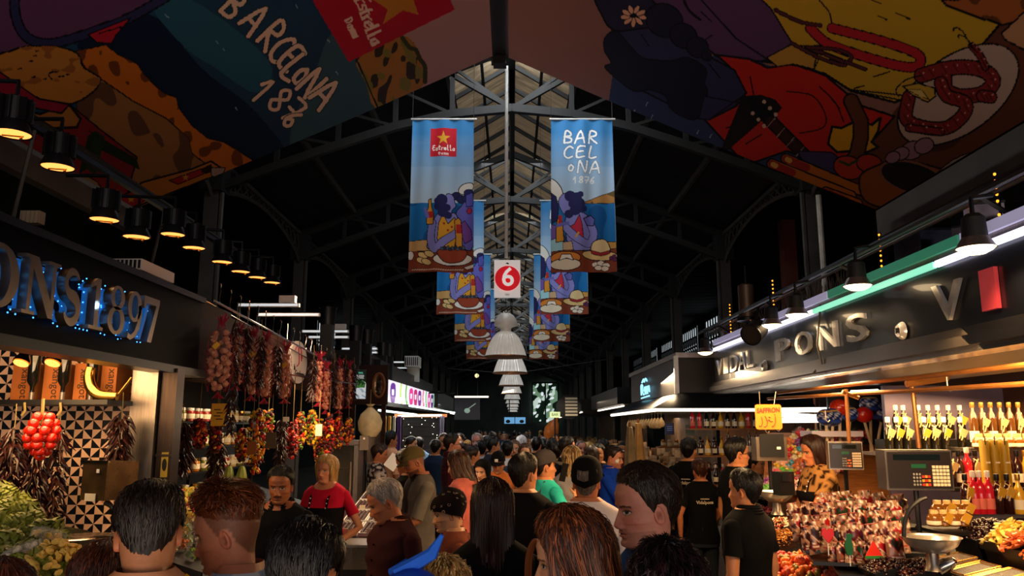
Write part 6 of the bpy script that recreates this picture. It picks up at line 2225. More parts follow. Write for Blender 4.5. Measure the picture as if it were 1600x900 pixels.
pan(1455, 845, 4.35, .145, 'shiny wide weighing pan with a curved black arm, front right', True)
pan(1213, 772, 6.2, .13, 'shiny weighing pan by the seller at the far scale', False)
r = E('metal_scoop', tuple(PY(1468, 888, 4.35)))
T(r, 'steel scoop stuck in the dark berries by the big pan', 'scoop')
MB().lathe([(.0, .1), (.02, .09), (.035, .05), (.04, 0), (.036, 0), (.03, .05), (0, .085)], 16, M=Matrix.Rotation(.9, 3, 'Y') @ Matrix.Rotation(.6, 3, 'X')).build('blade', M_chrome, r)
MB().tube([(.05, 0, .07), (.1, .03, .12)], .008, 6).build('handle', M_steel, r)
r = E('card_terminal', tuple(PY(1225, 768, 6.0)))
T(r, 'small black box terminal before the seller with the bob', 'terminal')
MB().box((0, 0, .06), (.12, .1, .17), rz=.3).build('case', M_black, r)
MB().box((.01, -.052, .1), (.08, .005, .05), rz=.3).build('screen', mat('dark_screen', '#181c20', .1), r)

# ---------------------------------------------------------------- shelves of bottles
M_gold = mat('gold_foil', '#d8a850', .3, .9, noise=.2, nscale=30)
M_rib = mat('ribbon_gold', '#e0b878', .4, noise=.4, nscale=40)
BK = {
 'oil': (mat('oil_glass', '#161308', .08, coat=.6), [(.028, 0), (.032, .004), (.034, .1), (.03, .16), (.014, .2), (.0115, .25), (.014, .252), (.014, .262), (0, .262)], M_white),
 'tall': (mat('amber_glass', '#4a2c0c', .08, coat=.6), [(.03, 0), (.034, .004), (.034, .22), (.026, .26), (.013, .29), (.013, .35), (0, .35)], M_gold),
 'red': (mat('red_liqueur', '#c01828', .08, coat=.6, emit=.05, ecolor='#c01828'), [(.03, 0), (.032, .004), (.032, .16), (.026, .19), (.013, .21), (.013, .27), (0, .27)], mat('pale_cap', '#d8c8c0', .4)),
 'yellow': (mat('yellow_liqueur', '#e0a82c', .08, coat=.6), [(.035, 0), (.04, .01), (.042, .09), (.03, .15), (.013, .19), (.013, .25), (0, .25)], M_gold),
 'dark': (mat('dark_liqueur', '#2a0f0c', .08, coat=.6), [(.03, 0), (.033, .004), (.033, .15), (.02, .19), (.0125, .2), (.0125, .25), (0, .25)], M_black),
 'squat': (mat('honey_glass', '#7a4810', .1, coat=.6), [(.034, 0), (.04, .006), (.042, .05), (.03, .07), (.02, .075), (.02, .09), (0, .09)], M_rib),
}
M_tagc, M_tagy = mat('tag_cream', '#a88a5c', .7), mat('tag_yellow', '#b08010', .7)
BT0 = {}


def bottle(kind, loc, label, group, tagc=None, s=1.0):
 key = (kind, tagc)
 if key not in BT0:
  m, prof, cap = BK[kind]
  r = E('glass_bottle', loc)
  MB().lathe(prof, 14).build('glass', m, r)
  h, rc = prof[-1][1], prof[-2][0]
  MB().lathe([(rc + .002, h - .035), (rc + .004, h - .03), (rc + .004, h + .006), (0, h + .008)], 12).build('cap', cap, r)
  if tagc:
   rb_ = prof[2][0]
   MB().box((.012, -rb_ - .004, h * .56), (.045, .003, .06), M=Matrix.Rotation(.5, 3, 'Y')).build('tag', tagc, r)
   MB().tube([(-.016, -.012, h * .78), (0, -.02, h * .74), (.02, -rb_, h * .6), (-.01, -rb_ - .003, h * .35)], .005, 4).tube([(.016, -.012, h * .78), (-.01, -rb_, h * .62), (-.022, -rb_ - .003, h * .4)], .005, 4).build('ribbon', M_rib, r)
  else:
   rb_ = prof[2][0]
   MB().lathe([(rb_ + .0008, h * .12), (rb_ + .001, h * .13), (rb_ + .001, h * .36), (rb_ + .0008, h * .37)], 14).build('label_band', M_paper if kind != 'red' else mat('pink_label', '#d86a5c', .6), r)
  r.scale = (s, s, s)
  BT0[key] = T(r, label, 'bottle', group)
  return r
 return dup(BT0[key], loc, R.uniform(-.3, .3), s, label, group)


def shelf(px0, px1, py, Y, depth, name_lb, m=M_black, thick=.025):
 a, c = PY(px0, py, Y), PY(px1, py, Y)
 T(MB().box(((a.x + c.x) / 2, Y + depth / 2 - .05, a.z - thick / 2), (c.x - a.x, depth, thick)).build('bottle_shelf', m), name_lb, 'shelf', 'bottle shelves of the right stall')
 return a.z


zs1 = shelf(1376, 1512, 707, 6.2, .4, 'steel shelf edge under the two rows of ribboned oil bottles', M_steel)
for i, px in enumerate((1390, 1404, 1418, 1447, 1462, 1478, 1504)):
 bottle('oil', (PY(px, 700, 6.2).x, 6.2, zs1 + .001), 'dark oil bottle with ribbon and tag, %s from the left in the front row' % ORD[i], 'ribboned oil bottles', M_tagy if i % 2 else M_tagc, 1.0)
zs1b = zs1 + .10
T(MB().box((PY(1450, 690, 6.45).x, 6.45, zs1 + .048), (.78, .16, .095)).build('riser', M_black), 'black riser under the back row of oil bottles', 'riser')
for i, px in enumerate((1404, 1416, 1440, 1455, 1470, 1487, 1505)):
 bottle('oil', (PY(px, 700, 6.45).x, 6.45, zs1b), 'dark oil bottle with ribbon and tag, %s from the left in the back row' % ORD[i], 'ribboned oil bottles', M_tagy if i % 3 == 0 else M_tagc, 1.0)
zs2 = shelf(1510, 1660, 700, 6.0, .4, 'shelf under tall amber gold capped bottles at the right edge', M_steel)
for i in range(9):
 bottle('tall', (PY(1524 + i * 14.5, 690, 6.1).x, 6.1, zs2 + .001), 'tall amber bottle with gold cap, %s from the left in the upper row' % ORD[i], 'tall amber bottles', M_tagc if i % 2 else None, .95)
for i in range(8):
 bottle('squat', (PY(1530 + i * 15, 690, 5.92).x, 5.92, zs2 + .001), 'squat honey bottle before the tall amber ones, %s from the left' % ORD[i], 'squat honey bottles', None, 1.1)
zs3 = shelf(1480, 1660, 762, 5.75, .42, 'lower shelf of dark and red liqueur bottles')
for i in range(11):
 kk = ('dark', 'dark', 'red', 'dark', 'yellow', 'dark', 'red', 'dark', 'dark', 'yellow', 'dark')[i]
 bottle(kk, (PY(1488 + i * 13, 750, 5.85).x, 5.85, zs3 + .001), '%s liqueur bottle on the lower shelf, %s from the left' % (kk, ORD[i]), 'liqueur bottles on the lower shelf', M_tagc if kk == 'dark' and i % 3 == 0 else None)
zs4 = shelf(1500, 1680, 802, 5.3, .3, 'lowest shelf with tall red bottles', M_steel)
for i, (px, kk) in enumerate(((1525, 'red'), (1535, 'red'), (1548, 'red'), (1562, 'dark'), (1578, 'dark'), (1595, 'yellow'), (1512, 'dark'))):
 bottle(kk, (PY(px, 800, 5.25).x, 5.25, zs4 + .001), '%s bottle on the lowest shelf, %s' % (kk, ('first red from the left', 'second red from the left', 'third red from the left', 'just right of the red ones', 'second right of the red ones', 'at the right edge', 'just left of the red ones')[i]), 'bottles on the lowest shelf', M_tagy if kk == 'dark' else None, .98)
for i, px in enumerate((1553, 1568, 1584)):
 q = PY(px, 756, 5.55)
 r = E('yellow_tube', (q.x, 5.62, zs3 + .001))
 T(r, 'tall mustard yellow gift tube, %s of three' % ('left', 'middle', 'right')[i], 'gift tube', 'yellow gift tubes')
 MB().lathe([(0, 0), (.032, 0), (.032, .325), (.03, .33), (0, .33)], 20).build('tube', mat('mustard', '#a07c14', .5), r)
 MB().box((0, -.0325, .18), (.03, .002, .01)).build('print', M_paper, r)
 MB().tube([(-.01, -.034, .3), (-.012, -.036, .33), (-.006, -.03, .36)], .003, 4).build('cord', M_black, r)
# squat gift jars with bows behind the big pan
for i in range(8):
 px, py, Y = 1460 + (i % 4) * 15 + (i // 4) * 6, 822 - (i // 4) * 16, 4.75 + .16 * (i // 4)
 q = PY(px, py, Y)
 bottle('squat', (q.x, q.y, q.z), 'small gift jar with bow behind the big pan, %s in the %s row' % (ORD[i % 4], 'front' if i < 4 else 'back'), 'gift jars behind the big pan', M_tagy if i % 2 else None, .95)
q = PY(1483, 824, 4.9)
T(MB().box((q.x, 4.85, q.z - .012), (.3, .32, .02)).build('jar_shelf', M_black), 'dark shelf under the small gift jars behind the pan', 'shelf')
# backs of the stall
T(MB().box((4.2, 5.8, 1.4), (.08, 6.0, 2.7)).build('back_panel', mat('panel_warm', '#4a2c1c', .6, noise=.3, nscale=4)), 'brown back panel behind the right stall shelves', 'panel')
T(MB().box((3.7, 6.75, 1.5), (1.1, .05, 1.5)).build('side_panel', mat('panel_violet', '#7a7088', .4, .5, noise=.2, nscale=3)), 'grey violet metal panel behind the oil bottles', 'panel')
a, c = PY(1222, 770, 8.6), PY(1272, 640, 8.6)
T(MB().box(((a.x + c.x) / 2, 8.65, (a.z + c.z) / 2), (c.x - a.x, .06, c.z - a.z)).box(((a.x + c.x) / 2, 8.61, (a.z + c.z) / 2), (.02, .02, c.z - a.z)).build('wardrobe_panel', M_brown), 'dark brown boarded panel behind the seller with the bob', 'panel')
# black slotted board behind the giant lollipops
a, c = PY(1385, 720, 7.9), PY(1412, 620, 7.9)
T(MB().box((3.75, 7.95, 1.7), (1.2, .04, 1.1)).build('slotted_board', mat('slate_board', '#262a2c', .6, noise=.2)), 'dark slotted board behind the giant lollipops', 'board')

# giant lollipops on wooden sticks
BLU = mat('lolly_blue', vcol=True, rough=.25, coat=.6)
LP0 = {}
for i, (px, py, rr2, kind, sx_, sy_) in enumerate(((1290, 652, .085, 0, 1294, 672), (1300, 652, .095, 0, 1300, 672), (1311, 637, .09, 1, 1313, 668), (1327, 647, .085, 0, 1322, 668), (1350, 648, .085, 1, 1365, 705), (1359, 632, .10, 0, 1361, 690), (1376, 645, .10, 0, 1368, 710))):
 q = PY(px, py, 7.4 + .04 * i)
 r = E('giant_lollipop', tuple(q))
 T(r, 'giant %s round lollipop, %s from the left' % ('blue patterned' if kind == 0 else 'glossy red', ORD[i]), 'lollipop', 'giant lollipops on the right stall')
 b = MB()
 n_, m_ = 22, 16
 V, C_ = [], []
 for a_ in range(m_ + 1):
  t = PI * a_ / m_
  for k in range(n_):
   an = 2 * PI * k / n_
   V.append((rr2 * math.sin(t) * math.cos(an), rr2 * .8 * math.sin(t) * math.sin(an), rr2 * .9 * math.cos(t)))
   if kind == 1:
    cl = '#d02418' if i != 2 or (a_ + k) % 3 else '#e84c20'
   else:
    cl = ['#e8e0e8', '#1c2c8c', '#e0b040', '#18205c', '#18205c', '#2a4aa0', '#14183c', '#14183c'][min(7, a_ // 2)] if a_ < 5 or a_ > 9 else ('#18226c' if (k + a_) % 4 else '#c8d4f0')
   C_.append(lin(cl))
 b.add(V, [[a_ * n_ + k, (a_ + 1) * n_ + k, (a_ + 1) * n_ + (k + 1) % n_, a_ * n_ + (k + 1) % n_] for a_ in range(m_) for k in range(n_)], C_)
 b.build('candy', BLU, r)
 e = PY(sx_, max(sy_, 708), 7.4 + .04 * i) - q
 MB().tube([(0, 0, -rr2 * .8), e], .014, 8).build('stick', mat('pale_stick', '#c8b090', .6), r)
a, c = PY(1272, 678, 7.3), PY(1352, 668, 7.3)
T(MB().box(((a.x + c.x) / 2, 7.5, a.z), (c.x - a.x, .3, .05)).build('white_ledge', mat('lilac_ledge', '#c8c0d8', .4)), 'pale lilac ledge under the giant lollipops', 'ledge')

# slope of bagged sweets behind the seller
cols = ['#d04860', '#e8b0a0', '#e8e0d0', '#3aa8c8', '#58a838', '#e0b83c', '#c82834', '#e07840', '#8a3a8c', '#f0d890']
SB0 = {}
n = 0
for row in range(8):
 for k in range(11):
  t = row / 7
  px = 1196 + 46 * t + k * (8.5 + 2.5 * t) + R.uniform(-2, 2)
  py = 764 - 84 * t + R.uniform(-2, 2)
  q = PY(px, py, 7.3 + .09 * row)
  ci = R.choice((0, 0, 1, 1, 2, 3, 4, 5, 6, 7, 8, 9))
  lb = 'sweets bag behind the seller, %s from the left in the %s row' % (ORD[k], ('lowest', 'second', 'third', 'fourth', 'fifth', 'sixth', 'seventh', 'top')[row])
  n += 1
  if ci not in SB0:
   r = E('sweets_bag', tuple(q))
   m_ = mat('sweets' + cols[ci], cols[ci], .25, noise=.4, nscale=35, coat=.5)
   b = MB()
   g = random.Random(ci)
   for _ in range(22):
    b.ball((g.uniform(-.045, .045), g.uniform(-.03, .03), g.uniform(-.035, .035)), g.uniform(.014, .022), 7, 5)
   b.build('sweets', [m_], r)['kind'] = 'stuff'
   MB().lathe([(.05, 0), (.015, .035), (.03, .06)], 10, flute=.2, nf=5).build('gathered_top', M_glass, r)
   SB0[ci] = T(r, lb, 'sweets', 'bags of sweets on the slope')
  else:
   dup(SB0[ci], q, (R.uniform(-.6, .6), R.uniform(-.6, .6), R.uniform(0, 6)), R.uniform(.85, 1.2), lb)
a, c = PY(1190, 772, 7.4), PY(1350, 676, 8.1)
b = MB()
b.add([(a.x, 7.38, a.z), (c.x + .1, 7.38, a.z), (c.x + .1, 8.08, c.z), (a.x + .3, 8.08, c.z), (a.x, 7.38, a.z - .05), (c.x + .1, 7.38, a.z - .05), (c.x + .1, 8.08, c.z - .05), (a.x + .3, 8.08, c.z - .05)], [[0, 1, 2, 3], [7, 6, 5, 4], [0, 4, 5, 1], [1, 5, 6, 2], [2, 6, 7, 3], [3, 7, 4, 0]])
T(b.build('sloped_board', M_wood), 'sloped board carrying the bagged sweets behind the seller', 'board')

# copper pipe rack under the soffit with posts, hooks and the orange card
r = E('pipe_rack', (2.4, 5.5, 2.1))
T(r, 'golden pipe rack under the soffit of the right stall', 'rack')
for p0, p1 in (((1215, 614), (1620, 568)), ((1200, 623), (1620, 599))):
 q0 = PX(p0[0], p0[1], 2.42)
 q1 = PX(p1[0], p1[1], 2.42)
 MB().tube([q0, q1], .014, 8).build('pipe', M_cop, r, True)
for (p0, p1, Y) in (((1322, 608), (1327, 692), 5.6), ((1424, 592), (1436, 700), 4.9), ((1316, 612), (1342, 622), 5.6), ((1416, 600), (1480, 590), 4.8)):
 MB().tube([PY(*p0, Y), PY(*p1, Y)], .014 if p0[0] != 1416 else .022, 8).build('post', M_cop, r, True)
for (px, py, Y) in ((1196, 668, 6.5), (1213, 665, 6.4), (1424, 614, 5.0), (1480, 600, 4.6), (1290, 650, 5.8)):
 q = PY(px, py, Y)
 MB().tube([q + Vector((0, 0, .04)), q, q + Vector((.0, 0, -.03)), q + Vector((.015, 0, -.045)), q + Vector((.03, 0, -.03))], .004, 5).build('hook', M_steel, r, True)
r = E('saffron_card', tuple(PY(1200, 671, 6.2)))
T(r, 'orange card reading SAFFRON over a line of script, hanging from the pipe rack', 'card')
a, c = PY(1181, 671, 6.2), PY(1220, 632, 6.2)
w, h = c.x - a.x, c.z - a.z
cc = [(x, y) for x, y in arc(w / 2 - .02, h / 2 - .02, .02, .02, 0, PI / 2, 5) + arc(-w / 2 + .02, h / 2 - .02, .02, .02, PI / 2, PI, 5) + arc(-w / 2 + .02, -h / 2 + .02, .02, .02, PI, 1.5 * PI, 5) + arc(w / 2 - .02, -h / 2 + .02, .02, .02, 1.5 * PI, 2 * PI, 5)]
o3 = (a + c) / 2
MB().prism(cc, .006, o3, (1, 0, 0), (0, 0, 1)).build('card', mat('orange_card', '#e0700c', .6), r, True)
b = MB()
add_text(b, 'SAFFRON', .05, o3 + Vector((0, -.009, h * .26)), (1, 0, .04), (0, 0, 1), .001, .001, .85)
b.build('word', mat('red_ink', '#a01c10', .6), r, True)
b = MB()
for pts in ([(-.055, .012), (-.05, -.03), (-.066, -.06), (-.075, -.055)], [(-.028, .02), (-.012, -.02), (-.02, -.056), (-.04, -.062)], [(-.012, -.02), (.0, -.008), (.012, -.022), (.03, -.02)], [(.0, .012), (.014, .008)], [(.052, .015), (.05, -.03), (.034, -.058), (.02, -.06)], [(.046, .03), (.052, .03)]):
 b.tube([o3 + Vector((u, -.008, v - .012)) for u, v in smooth_pts(pts, 4, False)], .004, 5)
b.build('script', mat('brown_ink', '#6a3a10', .6), r, True)
MB().tube([o3 + Vector((-.06, 0, h / 2)), o3 + Vector((-.06, 0, h / 2 + .1))], .003, 4).build('wire', M_steel, r, True)
MB().tube([o3 + Vector((.05, 0, h / 2)), o3 + Vector((.07, 0, h / 2 + .1))], .003, 4).build('wire', M_steel, r, True)
for i, (p0, p1, Y0, Y1) in enumerate((((1186, 646), (1290, 652), 8.0, 8.4), ((1330, 614), (1372, 612), 7.2, 7.2), ((1190, 641), (1300, 640), 8.2, 8.2), ((1210, 657), (1290, 656), 7.6, 7.6))):
 T(MB().tube([PY(*p0, Y0), PY(*p1, Y1)], .024, 8).build('tube_light', M_tube), 'glowing tube under the right stall soffit, %s' % ('behind the orange card', 'above the giant lollipops', 'highest beside the fascia end', 'below the pipe rack')[i], 'tube light', 'tube lights of the right stall')

# ================================================================ second right stall: dark boxes, neon, bottles
r = E('dark_kiosk', (2.3, 11.3, 0))
T(r, 'dark panelled kiosk with neon sign beyond the right fascia', 'kiosk')
MB().box((2.75, 11.4, 2.52), (1.5, 3.8, .42)).build('upper_box', mat('graphite_panel', '#33302f', .5, .2, noise=.15), r, True)
MB().box((2.75, 11.4, 2.76), (1.56, 3.86, .06)).build('top_frame', M_steel, r, True)
MB().box((1.97, 9.48, 2.5), (.05, .05, .5)).build('corner_post', M_alu, r, True)
b = MB()
b.add([(1.98, 9.4, 2.30), (3.5, 9.4, 2.30), (3.5, 13.3, 2.30), (1.98, 13.3, 2.30), (1.62, 9.15, 2.12), (3.5, 9.15, 2.12), (3.5, 13.4, 2.12), (1.62, 13.4, 2.12)], [[0, 1, 2, 3], [7, 6, 5, 4], [0, 4, 5, 1], [0, 3, 7, 4], [1, 5, 6, 2], [2, 6, 7, 3]])
b.build('canopy', M_black, r, True)
MB().tube([(1.66, 9.2, 2.10), (1.66, 13.3, 2.10)], .02, 6).tube([(1.66, 9.2, 2.10), (3.0, 9.2, 2.10)], .02, 6).build('canopy_tube', M_tube, r, True)
MB().box((3.5, 11.4, 1.2), (.06, 3.9, 2.3)).build('back_panel', mat('orange_back', '#b86a24', .6, noise=.3, nscale=3), r, True)
MB().box((1.9, 11.4, .5), (.3, 3.7, 1.0)).build('counter', M_black, r, True)
q = PX(1010, 607, 1.98)
b = MB()
for k, pts in enumerate(([(-.16, -.08), (-.16, .05), (-.1, .05), (-.12, -.02), (-.06, -.08)], [(-.05, -.03), (-.01, .02), (0, -.08)], [(.03, -.08), (.03, .02), (.06, -.03), (.09, .02), (.09, -.08)], [(.12, -.03), (.15, .02), (.17, -.06)], [(-.12, .09), (-.05, .13), (-.03, .09), (.03, .13), (.08, .09)], [(-.16, -.12), (.16, -.11)])):
 b.tube([(q.x - .02, q.y - u * 2.2, q.z + w * 1.1) for u, w in smooth_pts(pts, 4, False)], .012, 5)
b.build('neon_script', mat('neon_cyan', '#a8e8ff', .4, emit=1.6, ecolor='#8fd0e8'), r, True)
# its jars, bottles and hanging things
KD = [('oil', None), ('tall', None), ('yellow', None), ('dark', None), ('red', None)]
for row, z in enumerate((1.30, 1.62)):
 T(MB().box((2.55, 11.6, z), (.9, .25, .02)).build('jar_board', M_wood), 'orange lit wooden shelf %s in the dark kiosk' % ('low', 'high')[row], 'shelf', 'shelves of the dark kiosk')
 for i in range(9):
  jar((2.18 + i * .092, 11.55, z + .011), (1, 4, 1, 3, 1, 4, 3, 1, 0)[i], 'honey jar in the dark kiosk, %s from the left on the %s shelf' % (ORD[i], ('lower', 'upper')[row]), 'jars in the dark kiosk', 1.0)
for i, (x0, y_, z) in enumerate(((2.2, 9.75, 1.22), (2.2, 9.75, 1.56), (2.2, 9.75, 1.88))):
 T(MB().box((2.72, y_, z), (1.15, .22, .02)).build('bottle_board', M_wood), 'wooden board of mixed bottles facing the aisle, %s' % ('lowest', 'middle', 'top')[i], 'shelf', 'mixed bottle boards')
 for k in range(13):
  kk = R.choice(KD)[0]
  bottle(kk, (x0 + k * .085, y_ - .02, z + .011), '%s bottle in the dark kiosk, %s from the left on the %s board' % (kk, ORD[k], ('lowest', 'middle', 'top')[i]), 'bottles in the dark kiosk', None, .85)
HG0 = None
for i in range(14):
 loc = (1.75 + .012 * i, 9.35 + i * .28, 2.02)
 lb = 'small pale thing hung under the kiosk canopy, %s from the near corner' % ORD[i]
 if HG0 is None:
  HG0 = T(E('hanging_gourd', loc), lb, 'gourd', 'small gourds under the canopy')
  MB().lathe([(0, -.12), (.03, -.11), (.042, -.08), (.03, -.045), (.02, -.03), (.012, -.01), (0, 0)], 12).build('flesh', mat('pale_gourd', '#d8b078', .5, noise=.3), HG0)
  MB().tube([(0, 0, 0), (0, 0, .09)], .003, 4).build('string', M_stem, HG0)
 else:
  dup(HG0, loc, 0, R.uniform(.8, 1.2), lb)
for i, (px, py, w, h, Y, cl, lb) in enumerate(((1046, 670, 14, 18, 10.6, '#1c2c5a', 'dark blue screen in the dark kiosk'), (1078, 672, 14, 16, 10.2, '#5a6458', 'grey notice panel with a small heart in the dark kiosk'), (1117, 663, 14, 12, 10.0, '#e8c060', 'pale yellow box on the kiosk shelf'))):
 q = PY(px, py, Y)
 r = E('notice_panel', tuple(q))
 T(r, lb, 'panel')
 MB().box((0, 0, 0), (pxm(w, Y), .03, pxm(h, Y))).build('panel', mat('np' + cl, cl, .4, emit=.05, ecolor=cl), r)
 if i == 1:
  MB().prism([(0, -.02), (.02, .01), (.01, .02), (0, .012), (-.01, .02), (-.02, .01)], .004, (0, -.02, .02), (1, 0, 0), (0, 0, 1)).build('heart', M_tomato, r)
 if i == 0:
  b = MB()
  for k in range(3):
   b.box((0, -.018, .03 - .025 * k), (.07, .004, .008))
  b.build('lines', mat('pale_blue', '#5a7ac8', .4, emit=.2), r)
# closed parasols and boxes at the kiosk front
for i, (px, py0, py1, Y, cl, lb) in enumerate(((986, 668, 740, 9.6, '#8a7452', 'closed tan parasol standing at the near corner of the dark kiosk'), (999, 662, 730, 10.0, '#b88a4c', 'closed golden parasol just right of the tan one'))):
 a, c = PY(px, py1, Y), PY(px, py0, Y)
 r = E('closed_parasol', (a.x, Y, 0))
 T(r, lb, 'parasol')
 H = c.z
 MB().lathe([(0.11, .75), (.115, .8), (.09, 1.2), (.06, 1.6), (.03, H), (0, H + .02)], 24, flute=.16, nf=6).build('cloth', mat('par' + cl, cl, .8, noise=.2), r)
 MB().tube([(0, 0, .05), (0, 0, H + .06)], .018, 8).build('pole', M_wood, r)
 MB().lathe([(.2, 0), (.2, .06), (0, .07)], 18).build('base', M_black, r)
# drum shaped unit and far right stalls
r = E('drum_unit', tuple(PY(888, 636, 20)))
T(r, 'round black drum unit with a slatted pale face over the far right stalls', 'unit')
MB().lathe([(0, -.3), (.22, -.3), (.3, -.2), (.3, .25), (0, .25)], 28, M=Matrix.Rotation(PI / 2, 3, 'X')).build('drum', M_black, r)
b = MB()
for k in range(6):
 b.box((.05, -.34, -.2 + k * .08), (.3, .05, .05))
b.build('slats', mat('slat_cream', '#d8c8a8', .5, emit=.08), r)
MB().box((0, 0, -1.3), (.06, .06, 2.1)).build('post', M_black, r)
a = PY(867, 648, 19.5)
r = E('small_sign', tuple(a))
T(r, 'small lit pale green sign at the far right stalls', 'sign')
MB().tube([(0, .04, .05), (0, .04, -a.z)], .02, 6).build('post', M_black, r)
MB().box((0, 0, 0), (.26, .05, .14), rz=.4).build('panel', mat('green_lit', '#d8e8b0', .4, emit=.7, ecolor='#c8dca0'), r)
b = MB()
add_text(b, 'BAR', .1, (0, -.03, 0), (math.cos(.4), math.sin(.4), 0), (0, 0, 1), .002)
b.build('word', mat('sign_green', '#2c6a2c', .5), r)
for i, (Y, x, lb) in enumerate(((15.2, 2.45, 'right stall block with lit tube beyond the dark kiosk'), (21.5, 2.2, 'second right stall block with lit tube toward the far door'), (29, 2.3, 'farthest right stall block with lit tube'))):
 r = E('market_stall', (x, Y + 2.4, 0))
 T(r, lb, 'stall', 'far stalls on the right')
 MB().box((x + .6, Y + 2.4, .5), (1.6, 4.8, 1.0)).build('counter', M_steel, r, True)
 MB().box((x + .5, Y + 2.4, 2.5), (1.9, 5.0, .32)).build('canopy', M_black, r, True)
 MB().box((x + 1.4, Y + 2.4, 1.3), (.06, 4.8, 2.4)).build('back_panel', mat('stall_back'), r, True)
 MB().tube([(x - .3, Y + .1, 2.31), (x - .3, Y + 4.7, 2.31)], .015, 6).build('tube', M_tube, r, True)
 b = MB()
 for k in range(110):
  b.box((x + R.uniform(-.1, .9), Y + R.uniform(.1, 4.7), 1.0 + R.uniform(.02, .5)), (.1, .1, .14))
 b.build('wares', mat('wares_bright', '#c89a6c', .5, noise=.9, nscale=5), r, True)['kind'] = 'stuff'
r = E('cured_ham', tuple(PY(862, 672, 23)))
r.scale = (1.4, 1.4, 1.4)
T(r, 'orange lit cured ham hanging at the far right stalls', 'ham')
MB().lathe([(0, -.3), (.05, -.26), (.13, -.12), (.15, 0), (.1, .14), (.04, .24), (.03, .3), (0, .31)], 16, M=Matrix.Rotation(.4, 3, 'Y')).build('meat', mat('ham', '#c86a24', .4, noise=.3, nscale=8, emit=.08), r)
MB().tube([(.12, 0, .28), (.12, 0, .5), (.8, 0, .52)], .012, 4).build('hook_arm', M_stem, r)
# screens over the far aisle
for i, (x0, x1) in enumerate(((788, 804), (805, 821))):
 a, c = PY(x0, 662, 28), PY(x1, 652, 28)
 r = E('television', ((a.x + c.x) / 2, 28, a.z))
 T(r, 'pale blue television over the far aisle, %s of the pair' % ('left', 'right')[i], 'television', 'televisions over the far aisle')
 w, h = c.x - a.x, c.z - a.z
 MB().box((0, .03, h / 2), (w + .04, .06, h + .04)).build('case', M_black, r)
 MB().box((0, -.005, h / 2), (w, .01, h)).build('screen', mat('tv_blue', '#7ab8e8', .3, emit=.7, ecolor='#6aa8dc'), r)
 MB().ball((.05 * (1 if i else -1), -.012, h * .35), (.08, .004, .06), 10, 6).build('picture', M_black, r)
 MB().tube([(0, .04, h), (0, .04, h + 1.2)], .02, 5).build('hanger', M_black, r)
b = MB()
b.tube([PY(700, 576, 26), PY(800, 584, 26.0), PY(960, 560, 26)], .012, 4)
T(b.build('cable', M_iron2), 'thin sagging cable spanning the far aisle', 'cable')
r = E('bare_bulb', tuple(PY(745, 587, 34)))
T(r, 'single glowing round bulb high on the left of the far aisle', 'bulb')
MB().ball((0, 0, 0), .09, 12, 8).build('globe', mat('bulb_yellow', '#fff0b0', .4, emit=1.4, ecolor='#f0e0a0'), r)
MB().tube([(0, 0, .08), (0, 0, 3.2)], .01, 4).build('cord', M_black, r)

# ================================================================ PEOPLE
M_skin = mat('skin', vcol=True, rough=.48, bump=.08, bscale=120, noise=.08, nscale=30)
M_hair = mat('hair', vcol=True, rough=.42, noise=.35, nscale=60, brushed=(1, 1, .12))
M_cloth = mat('cloth', vcol=True, rough=.9, spec=.12, bump=.25, bscale=14, noise=.12, nscale=10)
M_lens = mat('dark_lens', '#0c0c10', .08, coat=.8)
M_frame = mat('spectacle_frame', '#141214', .3)

HT = dict(
 z=[-.16, -.06, -.02, -.008, .0, .008, .02, .035, .05, .065, .08, .10, .12, .14, .165, .19, .21, .225, .233, .236],
 f=[.052, .048, .050, .058, .076, .088, .093, .090, .092, .093, .092, .090, .088, .092, .093, .083, .064, .040, .018, .0],
 b=[-.075, -.066, -.062, -.062, -.062, -.063, -.064, -.066, -.07, -.075, -.082, -.092, -.100, -.104, -.103, -.092, -.074, -.048, -.022, 0],
 w=[.064, .057, .056, .055, .052, .053, .057, .061, .064, .0665, .069, .072, .0745, .0765, .077, .070, .056, .036, .017, 0])


def head_pts(th, z, feat=True, wide=1.0):
 s, c = np.sin(th), np.cos(th)
 f, b_, w = (np.interp(z, HT['z'], HT[k]) for k in 'fbw')
 n = np.where((c > 0) & (z < .075), 1.95, 2.25)
 k = (np.abs(s) ** n + np.abs(c) ** n) ** (-1 / n)
 x = w * wide * s * k
 y = np.where(c > 0, f, -b_) * c * k
 if feat:
  ax = np.abs(x)
  g = lambda u, m, q: np.exp(-((u - m) / q) ** 2)
  fr = np.clip(c * 3, 0, 1)
  nz = np.interp(z, [.058, .063, .073, .082, .115, .128], [0, .55, 1, .86, .18, 0])
  d = .021 * g(x, 0, .0095 + .004 * (z < .085)) * nz
  d += .009 * g(ax, .0145, .0065) * g(z, .0675, .008)
  d -= .011 * g(ax, .032, .017) * g(z, .112, .012)
  d += .0065 * g(ax, .032, .0125) * g(z, .111, .0085)
  d += .005 * g(ax, .03, .022) * g(z, .131, .007)
  d += .0055 * g(x, 0, .020) * g(z, .0515, .0045) + .0065 * g(x, 0, .017) * g(z, .0405, .005)
  d -= .005 * g(x, 0, .022) * g(z, .0458, .0018)
  d -= .005 * g(x, 0, .02) * g(z, .029, .005) - .005 * g(x, 0, .018) * g(z, .013, .008)
  y = y + d * fr
  x = x + np.sign(x) * .004 * g(ax, .055, .014) * g(z, .082, .016) * fr
 return x, y


